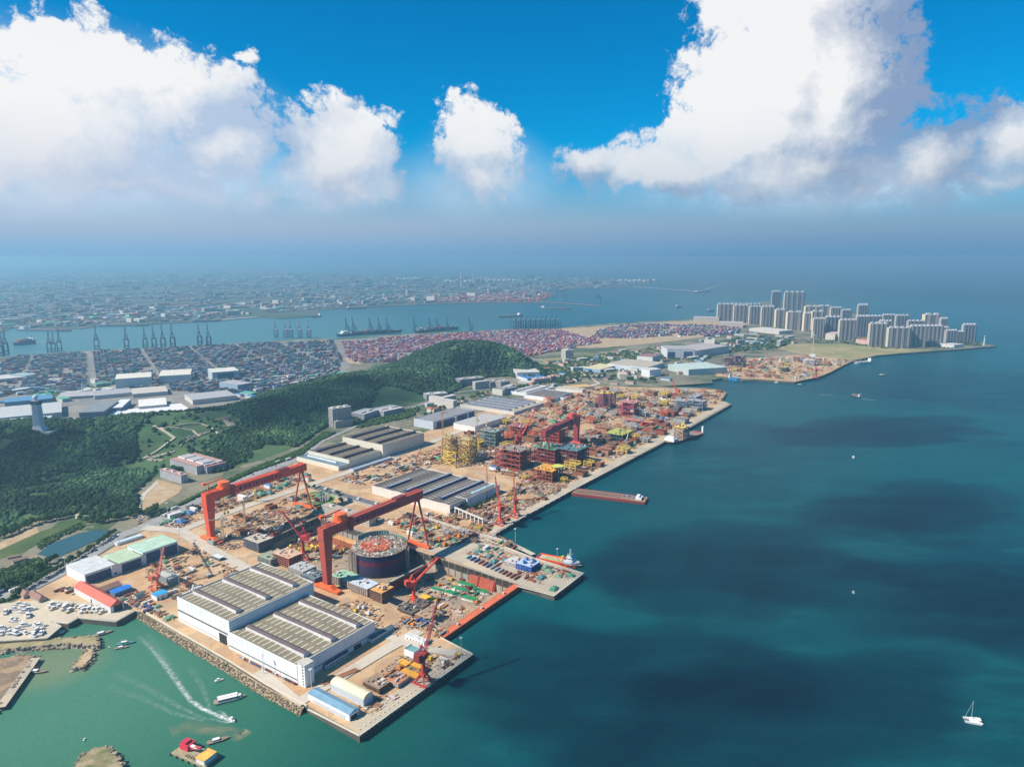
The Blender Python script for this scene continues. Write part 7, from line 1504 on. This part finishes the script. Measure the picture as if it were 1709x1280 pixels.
# loose scraps: uncountable
m = MB()
for poly, n, s0 in ((Z1, 2300, .6), (Z1b, 1600, .7), (Z8, 800, .6), (Z8b, 300, .8), (Z3, 1700, .5), (Z4, 2300, .7), (Z4b, 300, 1.2), (Z5, 7500, 1.1), (Z5b, 900, 1.5), (Z6, 1000, .5), (Z7, 600, .4), (Z7c, 500, .45), (Z7d, 500, .4), (Z9, 900, 2)):
    for q in scatter_px(poly, n, GZ + .3, m=1, tries=4):
        if inpoly(q.x, q.y, DOCKP) or PAT(q, .27): continue
        s = random.uniform(.5, 1.9) * s0; l_ = s * random.uniform(1, 4); col = random.choice([(.30, .14, .08), (.20, .10, .06), (.12, .10, .09), (.62, .60, .56), (.55, .5, .42), (.34, .13, .08), (.46, .22, .12), (.14, .13, .12), (.10, .22, .17), (.34, .2, .12), (.5, .34, .1), (.45, .3, .2), (.3, .22, .15), (.36, .18, .1), (.26, .12, .08), (.4, .38, .36), (.24, .2, .16)])
        m.box(q.x - l_, q.y - s * .6, GZ + .2, q.x + l_, q.y + s * .6, GZ + .3 + s * random.uniform(.4, 1.6), col, rot=random.choice((YR, YR + 1.57)) + random.uniform(-.15, .15))
for q in scatter_px([(455, 908), (531, 870), (640, 905), (700, 950), (850, 972), (748, 1045), (640, 998)], 700, fl, m=None):
    if math.hypot(q.x - th_c.x, q.y - th_c.y) < rad + 4: continue
    s = random.uniform(.4, 1.3); l_ = s * random.uniform(1, 4); m.box(q.x - l_, q.y - s * .6, fl, q.x + l_, q.y + s * .6, fl + s, random.choice([(.3, .14, .08), (.12, .1, .09), (.6, .56, .5), (.5, .2, .1), (.7, .5, .1)]), rot=random.random() * 3)
tag(m.build('steel_offcuts', PAINT), 'countless loose steel offcuts and parts strewn over the yard', 'scrap', None, 'stuff')
# lamp posts through the yard
LP = None
for k, (px, py) in enumerate([(520, 1150), (545, 835), (600, 1040), (640, 760), (700, 735), (760, 710), (480, 800), (420, 830), (340, 870), (300, 905), (860, 905), (930, 940), (300, 985), (380, 1010), (440, 1125), (880, 700), (960, 670), (1060, 720), (700, 1085), (770, 1095), (280, 860), (200, 915), (110, 955)]):
    q = G(px, py)
    if LP is None:
        LP = thing('floodlight_mast', 'x', 'lamp post', q, YR, 'slender floodlight masts'); MB().tube((0, 0, 0), (0, 0, 22), .35, (.62, .62, .62), .2, 8).build('pole', PAINT, LP); MB().box(-1.3, -1.3, 22, 1.3, 1.3, 22.3, (.6, .6, .6)).box(-1.4, -1.4, 21.4, -1, 1.4, 22, (.75, .75, .72)).build('lamp_head', PAINT, LP); o = LP
    else: o = dup(LP, q, YR)
    o['label'] = 'slender pale floodlight mast rising from the yard ground'
# ================================================================== CONTAINER PORT
def cstack(zone_px, ang, n_ind, n_stuff, cols, colnames, glabel, group, gapx=14.5, gapy=11, skip=.22, tall=5):
    P_ = [G(*p_) for p_ in zone_px]; P2 = [(q.x, q.y) for q in P_]; c_, s_ = math.cos(ang), math.sin(ang)
    us = [q.x * c_ + q.y * s_ for q in P_]; vs_ = [-q.x * s_ + q.y * c_ for q in P_]; slots = []
    v = min(vs_)
    while v < max(vs_):
        u = min(us)
        while u < max(us):
            x = u * c_ - v * s_; y = u * s_ + v * c_
            if inpoly(x, y, P2) and free(x, y, 8) and (math.floor(v / 44) % 3 or math.floor(u / 200) % 4) and vnoise(np.array([x]), np.array([y]), 60, 12)[0] > skip and (int(u / gapx) % 14) and H1(x, y) < GZ + .5: slots.append((y * y + x * x, x, y))
            u += gapx
        v += gapy
    slots.sort(); rr = random.Random(4); mm = MB(); meshes = {}
    for i, (d, x, y) in enumerate(slots):
        k = rr.randrange(len(cols)); t_ = rr.randint(1, tall)
        if i < n_ind:
            key = (k, t_)
            if key not in meshes:
                m2 = MB()
                for q in range(t_): m2.box(-6.1, -1.25 - 2.6, q * 2.6, 6.1, 1.25 - 2.6, q * 2.6 + 2.5, cols[k]).box(-6.1, .1, q * 2.6, 6.1, 2.5, q * 2.6 + 2.5, tuple(v_ * .9 for v_ in cols[k]))
                me = m2.mesh('container_stack'); me.materials.append(PAINT); meshes[key] = me
            o = bpy.data.objects.new('container_stack', meshes[key]); COL.objects.link(o); o.location = (x, y, GZ + .2); o.rotation_euler = (0, 0, ang); tag(o, '%s container stack %s' % (colnames[k], glabel), 'container stack', group)
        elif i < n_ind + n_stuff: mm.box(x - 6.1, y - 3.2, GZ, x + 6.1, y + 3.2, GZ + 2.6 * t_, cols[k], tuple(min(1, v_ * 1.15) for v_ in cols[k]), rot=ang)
    return mm
CC = [(.05, .10, .20), (.24, .08, .09), (.42, .44, .46), (.05, .16, .18), (.10, .16, .28), (.46, .42, .36), (.16, .19, .24), (.30, .15, .14), (.08, .20, .16)]
CN = ['dark blue', 'dark red', 'pale grey', 'teal', 'mid blue', 'tan', 'slate grey', 'brick red', 'green']
mA = cstack([(0, 606), (25, 597), (176, 587), (420, 575), (555, 570), (570, 600), (560, 630), (420, 660), (200, 650), (0, 662)], QR, 170, 6000, CC, CN, 'on the left container terminal', 'container stacks of the left terminal', skip=.24)
tag(mA.build('container_stacks', PAINT), 'densely packed bluish container stacks filling the left terminal', 'container stacks', None, 'stuff')
e0, e1 = G(671, 558), G(850, 549.6); QR2 = math.atan2(e1.y - e0.y, e1.x - e0.x)
CP = [(.52, .14, .14), (.60, .24, .24), (.40, .08, .10), (.62, .58, .58), (.12, .18, .34), (.55, .30, .22), (.35, .10, .2), (.62, .5, .42)]
mB = cstack([(572, 572), (700, 562), (850, 553), (935, 552), (960, 560), (1005, 572), (900, 592), (870, 598), (600, 606), (580, 600)], QR2, 120, 5000, CP, ['crimson', 'pink', 'maroon', 'whitish', 'navy', 'terracotta', 'purple', 'beige'], 'on the pink and red right hand terminal', 'container stacks of the right terminal', skip=.18)
mB2 = cstack([(1000, 552), (1055, 541), (1090, 538), (1190, 545), (1230, 548), (1240, 556), (1180, 562), (1130, 560), (1040, 566), (985, 566)], QR2, 0, 2200, CP + CC, CN, '', '', skip=.3)
for v in (mB2,): o_ = len(mB.v); mB.v += v.v; mB.f += [tuple(i + o_ for i in f) for f in v.f]; mB.c += v.c
tag(mB.build('container_stacks', PAINT), 'densely packed pink and red container stacks of the right terminal', 'container stacks', None, 'stuff')
# ================================================================== MINOR BUILDINGS (low district and far city)
def bmesh_house(wall, roof, pitched, la, lb, h, wcol=(.12, .15, .18)):
    m = MB().box(-la / 2, -lb / 2, 0, la / 2, lb / 2, h, wall)
    if pitched: m.gable(-la / 2, -lb / 2, la / 2, lb / 2, h + .02, lb * .2, roof, 'x', .5)
    else: m.box(-la / 2 - .3, -lb / 2 - .3, h, la / 2 + .3, lb / 2 + .3, h + .5, roof)
    fl_ = max(1, int(h / 3.4)); n = max(2, int(la / 5))
    for f in range(fl_): m.box(-la / 2 + .8, -lb / 2 - .1, 1.2 + f * 3.4, la / 2 - .8, -lb / 2, 2.6 + f * 3.4, wcol); m.box(-la / 2 - .1, -lb / 2 + .8, 1.2 + f * 3.4, -la / 2, lb / 2 - .8, 2.6 + f * 3.4, wcol)
    return m
HV = []
for nm_, wall, roof, pit, la, lb, h in (('white walled house with a flat grey roof', (.60, .60, .58), (.40, .40, .40), 0, 22, 12, 10), ('cream house with a red pitched roof', (.60, .54, .44), (.45, .14, .08), 1, 20, 11, 8), ('low shed with a blue roof', (.5, .52, .55), (.06, .22, .45), 0, 30, 16, 6), ('long grey shed with a pale roof', (.45, .44, .42), (.58, .57, .54), 0, 44, 18, 7), ('brown roofed workshop', (.46, .40, .34), (.26, .16, .12), 1, 30, 14, 7), ('slab block of flats with a pale roof', (.56, .52, .48), (.50, .48, .46), 0, 46, 13, 19), ('low shed with a green roof', (.45, .48, .45), (.10, .38, .26), 0, 40, 20, 7)):
    me = bmesh_house(wall, roof, pit, la, lb, h).mesh('house'); me.materials.append(WALL); HV.append((nm_, me, max(la, lb)))
def houses(poly, n, where, group, vs=None, smin=.8, smax=1.3, z=GZ, ang=None, chk=6, name='building'):
    for q in scatter_px(poly, n, z, m=chk):
        if z == GZ and H1(q.x, q.y) > GZ + .5: continue
        if any(abs(q.x - a) < r + 10 and abs(q.y - b_) < r + 10 for a, b_, r in PLACED[-260:]): continue
        nm_, me, w = HV[random.choice(vs) if vs else random.randrange(len(HV))]; s = random.uniform(smin, smax); PLACED.append((q.x, q.y, w * s * .45))
        o = bpy.data.objects.new(name, me); COL.objects.link(o); o.location = q; o.rotation_euler = (0, 0, (ang if ang is not None else random.choice((YR, YR + 1.57, QR))) + random.uniform(-.1, .1)); o.scale = (s, s, s * random.uniform(.8, 1.2)); tag(o, nm_ + ' ' + where, 'building', group)
houses([(860, 640), (905, 600), (940, 605), (1010, 590), (1100, 578), (1190, 590), (1190, 612), (1110, 636), (1060, 642), (960, 642), (905, 656)], 90, 'in the low district behind the offshore yard', 'buildings of the low district', [0, 1, 2, 3, 4])
houses([(400, 640), (560, 612), (575, 625), (500, 640), (430, 668), (400, 672)], 30, 'between the container port and the forest', 'buildings beside the container port', [0, 2, 3, 6])
houses([(0, 645), (150, 628), (190, 655), (90, 672), (0, 680)], 34, 'behind the observation tower', 'buildings behind the observation tower', [0, 2, 3, 6])
houses([(700, 672), (760, 655), (850, 640), (880, 650), (790, 668), (720, 690)], 14, 'at the foot of the wooded hills', 'buildings at the foot of the hills', [0, 1, 5])
houses([(1120, 560), (1200, 552), (1300, 560), (1350, 570), (1260, 585), (1180, 580)], 36, 'between the apron and the tower blocks', 'buildings before the tower blocks', [0, 1, 2, 3, 5])
houses([(20, 925), (60, 905), (70, 940), (20, 950)], 4, 'beside the pond', 'sheds beside the pond', [2, 4], .4, .6)
FARC = [(0, 548), (130, 545), (370, 532), (530, 515), (650, 508), (790, 503), (890, 500), (900, 488), (1050, 477), (1095, 470), (990, 465), (840, 463), (660, 463), (590, 460), (470, 453), (300, 443), (0, 440)]
FARN = [(0, 546), (130, 542), (370, 530), (530, 512), (650, 506), (790, 502), (890, 500), (890, 490), (700, 490), (500, 500), (300, 515), (0, 530)]
houses(FARN, 270, 'on the far side of the channel', 'far waterfront buildings', None, 1.2, 2.6, 4, None, None, 'far_building')
m = MB(); rr = random.Random(11)
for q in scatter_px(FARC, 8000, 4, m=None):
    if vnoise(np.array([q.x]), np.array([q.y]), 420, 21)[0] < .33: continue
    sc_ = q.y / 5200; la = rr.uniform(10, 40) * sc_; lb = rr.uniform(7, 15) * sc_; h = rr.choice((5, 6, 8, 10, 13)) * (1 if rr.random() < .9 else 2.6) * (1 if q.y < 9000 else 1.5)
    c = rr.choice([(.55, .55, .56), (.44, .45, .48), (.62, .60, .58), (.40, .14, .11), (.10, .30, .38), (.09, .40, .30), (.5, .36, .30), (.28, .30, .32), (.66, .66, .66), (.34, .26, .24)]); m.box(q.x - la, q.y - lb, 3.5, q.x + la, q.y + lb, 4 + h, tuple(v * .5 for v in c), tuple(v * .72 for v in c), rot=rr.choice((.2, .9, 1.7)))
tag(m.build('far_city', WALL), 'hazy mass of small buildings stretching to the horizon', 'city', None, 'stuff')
m = MB()
for q in scatter_px([(714, 505), (797, 503), (895, 504), (925, 493), (900, 486), (820, 488), (760, 494)], 700, 4, m=None): s = rr.uniform(10, 24); m.box(q.x - s, q.y - s * .5, 3.5, q.x + s, q.y + s * .5, rr.uniform(8, 22), rr.choice([(.5, .12, .1), (.62, .2, .16), (.4, .1, .1), (.66, .36, .3)]), rot=rr.random())
tag(m.build('ore_and_containers', PAINT), 'reddish heaps and stacks on the far ore quay', 'cargo', None, 'stuff')
TK = MB().tube((0, 0, 0), (0, 0, 22), 38, (.66, .66, .64), n=18).tube((0, 0, 22), (0, 0, 27), 38, (.70, .70, .68), 6, 18); tk = None
for k, (px, py) in enumerate([(x, 465.5 + (x % 3) * .8) for x in range(664, 702, 6)] + [(x, 469 + (x % 5) * .5) for x in range(746, 792, 8)] + [(x, 467.5 + (x % 4) * .5) for x in range(810, 870, 8)] + [(x, 463 + (x % 3) * .7) for x in range(440, 492, 7)] + [(x, 468.5 + (x % 3) * .7) for x in range(1036, 1100, 8)]):
    q = G(px, py, 4)
    if tk is None: tk = TK.build('storage_tank', WALL); o = tk
    else: o = tk.copy(); COL.objects.link(o)
    o.location = q; tag(o, 'white round storage tank of the far oil terminal', 'storage tank', 'far oil terminal tanks')
# jetties across the channel
for l_, a, b_, w, c_ in (('long thin red ore jetty with unloaders', (885, 503), (1002, 511), 22, (.40, .15, .12)), ('long pale oil pier running out from the far point', (1056, 479), (1168, 487), 16, (.55, .52, .5)), ('outer spur of the oil pier', (1168, 487), (1206, 475), 16, (.5, .48, .46)), ('white mole at the tip of the middle quay', (372, 534.6), (430, 530), 30, (.6, .58, .55))):
    A_, B_ = G(*a, 0), G(*b_, 0); th = thing('jetty', l_, 'jetty', A_, math.atan2((B_ - A_).y, (B_ - A_).x)); L = (B_ - A_).length; MB().box(0, -w / 2, 3, L, w / 2, 5.5, c_).build('deck', CONC, th)
    for k in range(14): MB().box(L * k / 14, -w * .3, -2, L * k / 14 + 6, w * .3, 3, (.3, .28, .26)).build('pier', CONC, th)
# ================================================================== TREES
def mk_tree(i):
    th = thing('tree', 'x', 'tree', (0, 0, 0)); MB().tube((0, 0, 0), (.2, 0, 3.4), .35, (.10, .07, .045), .22, 7).tube((.2, 0, 3), (1.3, .4, 5), .16, (.10, .07, .045), .08, 5).tube((.1, 0, 2.8), (-1.1, .6, 4.8), .15, (.10, .07, .045), .08, 5).build('trunk', RUST, th)
    rs = np.random.RandomState(i); n = 46; d = rs.normal(size=(n, 3)); d /= np.linalg.norm(d, axis=1)[:, None]; C = d * (rs.rand(n, 1) ** .4) * np.array([3.0, 3.0, 2.3]) + np.array([0, 0, 5.2]); r = rs.uniform(.5, 1.0, n)
    o = clumps('crown', C, np.stack([r, r, r * .8], 1), leafcols(n, (.02, .055, .015), (.07, .13, .03)), 1, LEAF, None, None, None); o.parent = th; return th
TR = [mk_tree(i) for i in range(3)]; tn = [0]
def tree(q, label, group, s):
    i = tn[0] % 3
    if tn[0] < 3: o = TR[i]; o.location = q; o['label'] = label
    else: o = dup(TR[i], q, random.random() * 6, label)
    o['group'] = group; o.scale = (s, s, s * random.uniform(.85, 1.2)); tn[0] += 1
def treerow(px, n, label, group, s=1.2, jit=2):
    P_ = [G(*p_) for p_ in px]
    for k in range(n):
        f = (k + .5) / n * (len(P_) - 1); i = int(f); q = P_[i].lerp(P_[i + 1], f - i); q.x += random.uniform(-jit, jit); q.y += random.uniform(-jit, jit); tree(q, label, group, s * random.uniform(.7, 1.3))
treerow([(20, 1000), (70, 968), (110, 945), (150, 920), (196, 888)], 46, 'small tree in the hedge between the pond and the coast road', 'roadside trees by the pond', 1.1)
treerow([(-30, 1000), (30, 975), (60, 955), (95, 935)], 26, 'bushy tree on the left verge of the coast road', 'trees on the left verge', 1.4, 8)
treerow([(135, 868), (170, 872), (205, 868), (232, 855), (250, 862), (262, 850)], 40, 'dense roundabout tree below the bare clearing', 'trees round the road junction', 1.4, 7)
treerow([(510, 812), (530, 818), (566, 830), (570, 842), (520, 850)], 18, 'small tree around the lawn with the monument', 'trees round the lawn', .9)
treerow([(760, 848), (800, 850), (838, 826)], 16, 'tree in the green strip beside the fabrication hall', 'trees beside the fabrication hall', 1.1, 5)
treerow([(0, 900), (60, 875), (120, 862)], 34, 'tree along the foot of the near left hill', 'trees along the hill foot', 1.3, 4)
treerow([(700, 700), (760, 672), (840, 652), (900, 645)], 40, 'tree between the hillside dormitories and the halls', 'trees by the dormitories', 1.7, 14)
treerow([(940, 640), (1010, 630), (1090, 640)], 30, 'tree in the low district behind the offshore yard', 'trees of the low district', 1.8, 20)
# tree belt and bush masses
def bushes(poly, n, r0, r1, label):
    pts = scatter_px(poly, n, GZ, m=3); C = np.array([(q.x, q.y, GZ + r0 * .4) for q in pts]); r = np.random.uniform(r0, r1, len(pts)); clumps('bushes', C, np.stack([r, r, r * .8], 1), leafcols(len(pts), (.02, .05, .015), (.06, .11, .03)), 1, LEAF, label, 'bushes')
bushes([(262, 862), (300, 842), (400, 792), (500, 752), (540, 722), (560, 722), (500, 762), (430, 788), (350, 824), (270, 868)], 1500, 2.5, 5, 'dark green tree belt along the upper side of the coast road')
bushes([(560, 705), (640, 690), (700, 680), (690, 695), (600, 715)], 500, 3, 6, 'dark green trees round the grey office buildings')
bushes([(880, 640), (920, 605), (1000, 592), (1100, 580), (1180, 585), (1190, 600), (1100, 600), (1010, 612), (960, 640)], 900, 3, 8, 'scattered scrub over the waste fields')
bushes([(1180, 575), (1250, 560), (1330, 568), (1300, 582), (1200, 590)], 500, 4, 8, 'dark green park trees before the tower blocks')
bushes([(400, 672), (560, 618), (575, 628), (480, 655), (420, 680)], 500, 3, 7, 'green scrub between container port and forest')
bushes([(100, 960), (20, 1000), (-30, 1015), (-30, 960), (50, 935), (64, 930)], 500, 1.8, 3.6, 'overgrown bank between the pond and the coast road')
bushes([(1230, 585), (1480, 545), (1590, 560), (1640, 576), (1600, 581), (1480, 583), (1390, 572), (1300, 572)], 900, 3, 6, 'low garden trees around the tower blocks')
bushes([(60, 905), (90, 893), (135, 872), (140, 880), (100, 898), (66, 918)], 200, 1.5, 3, 'reeds and bushes on the pond bank')
# switchback path on the terraced slope
def hillpath(px, zs, w, label, mat=M_QUAY):
    P_ = []
    for (x, y) in px:
        q = G(x, y, 30)
        for _ in range(12): q = G(x, y, H1(q.x, q.y))
        P_.append(q)
    m = MB()
    for a, b_ in zip(P_, P_[1:]):
        L = (b_ - a).length; n = max(1, int(L / 6)); d = (b_ - a).normalized(); nv = Vector((-d.y, d.x, 0)) * w / 2
        for k in range(n):
            p_, q = a.lerp(b_, k / n), a.lerp(b_, (k + 1) / n); zp, zq = H1(p_.x, p_.y) + 2.2, H1(q.x, q.y) + 2.2
            m.add([(p_.x - nv.x, p_.y - nv.y, zp - 3), (q.x - nv.x, q.y - nv.y, zq - 3), (q.x + nv.x, q.y + nv.y, zq - 3), (p_.x + nv.x, p_.y + nv.y, zp - 3), (p_.x - nv.x, p_.y - nv.y, zp), (q.x - nv.x, q.y - nv.y, zq), (q.x + nv.x, q.y + nv.y, zq), (p_.x + nv.x, p_.y + nv.y, zp)], [(4, 5, 6, 7), (0, 1, 5, 4), (2, 3, 7, 6)], (.55, .5, .42))
    tag(m.build('hill_path', mat), label, None, None, 'structure')
hillpath([(272, 769), (246, 768), (292, 754), (237, 748), (292, 732), (258, 727), (275, 718)], 0, 5, 'pale zigzag path climbing the terraced slope')
hillpath([(278, 723), (322, 722), (334, 729)], 0, 4, 'short pale path across the terraces')
hillpath([(290, 712), (335, 708), (352, 713), (364, 724)], 0, 4, 'curved pale path above the terraces')
for k in range(9): hillpath([(300 + k * 10, 742 - k * 4), (318 + k * 9, 728 - k * 2.2)], 0, 1.6, 'narrow terrace edge on the slope, step %d' % (k + 1))
for k in range(5): hillpath([(372 + k * 3.5, 704 + k * .5), (382 + k * 3, 712 + k * .5)], 0, 1.6, 'narrow upper terrace edge, step %d' % (k + 1))
hillpath([(107, 833), (118, 838), (129, 850), (130, 862)], 0, 6, 'pale track winding down the near hill', M_DIRT)
hillpath([(390, 700), (350, 705), (400, 692), (430, 686)], 0, 3, 'thin track along the forest ridge', M_DIRT)
# ================================================================== HAZE
hz_ = MB().box(-125000, -4000, -14.5, 125000, 125000, 436, (1, 1, 1))
hm = bpy.data.materials.new('haze_air'); hm.use_nodes = True; t = hm.node_tree; t.nodes.clear()
vo = t.nodes.new('ShaderNodeOutputMaterial'); vp = t.nodes.new('ShaderNodeVolumePrincipled'); t.links.new(vp.outputs[0], vo.inputs['Volume'])
vp.inputs['Color'].default_value = (.41, .77, 1.0, 1); vp.inputs['Density'].default_value = 1.02e-4; vp.inputs['Anisotropy'].default_value = .3
tag(hz_.build('haze', hm), 'thin blue haze in the air over the harbour', 'haze', None, 'stuff')

# ================================================================== REAL CLOUDS OVERHEAD (their shadows lie on the water and the hills)
CV = bpy.data.materials.new('cloud_vapour'); CV.use_nodes = True; t = CV.node_tree; t.nodes.clear(); vo = t.nodes.new('ShaderNodeOutputMaterial'); vp = t.nodes.new('ShaderNodeVolumeScatter'); vp.inputs['Density'].default_value = .0058; vp.inputs['Color'].default_value = (1, 1, 1, 1); t.links.new(vp.outputs[0], vo.inputs['Volume'])
V_, F_ = ico(5)
for k, (px, py, a, b_, c_, rot, l_) in enumerate(((1190, 935, 190, 150, 75, 20, 'small cloud overhead shading the dark patch of open water'), (1000, 1130, 190, 120, 70, -10, 'small cloud overhead shading the water beyond the near pier'), (1330, 1190, 190, 100, 80, 10, 'long cloud overhead shading the water round the catamaran'), (1520, 850, 200, 120, 80, 30, 'broad cloud overhead shading the water far to the right'), (1480, 715, 300, 150, 80, 15, 'large cloud overhead shading the sea below the towers'),
        (60, 790, 200, 160, 90, 40, 'cloud overhead shading the near left hill'), (560, 690, 330, 140, 100, 50, 'cloud overhead shading the ridge behind the apartment tower'), (770, 600, 240, 190, 90, 20, 'cloud overhead shading the rounded hill'), (1640, 1000, 200, 130, 80, 0, 'cloud overhead shading the water at the right edge'))):
    S_ = G(px, py, 0); hc = 1250 if S_.y < 2000 else 1500; q = S_ + Vector((sv.x, sv.y, sv.z)) * (hc / sv.z)
    n = V_.copy(); r = 1 + .55 * (vnoise(n[:, 0] * 3 + 40 + k * 7, n[:, 1] * 3 + n[:, 2] + 30, 1.0, 30 + k) - .5) + .25 * (vnoise(n[:, 0] * 8 + 90, n[:, 1] * 8 + n[:, 2] * 2 + 90, 1.0, 50 + k) - .5)
    vs = n * r[:, None] * np.array([a, b_, c_]); me = bpy.data.meshes.new('cloud'); me.from_pydata(vs.tolist(), [], F_.tolist()); me.materials.append(CV); o = bpy.data.objects.new('cloud', me); COL.objects.link(o); o.location = q; o.rotation_euler = (0, 0, R(rot)); tag(o, l_, 'cloud', 'clouds overhead')
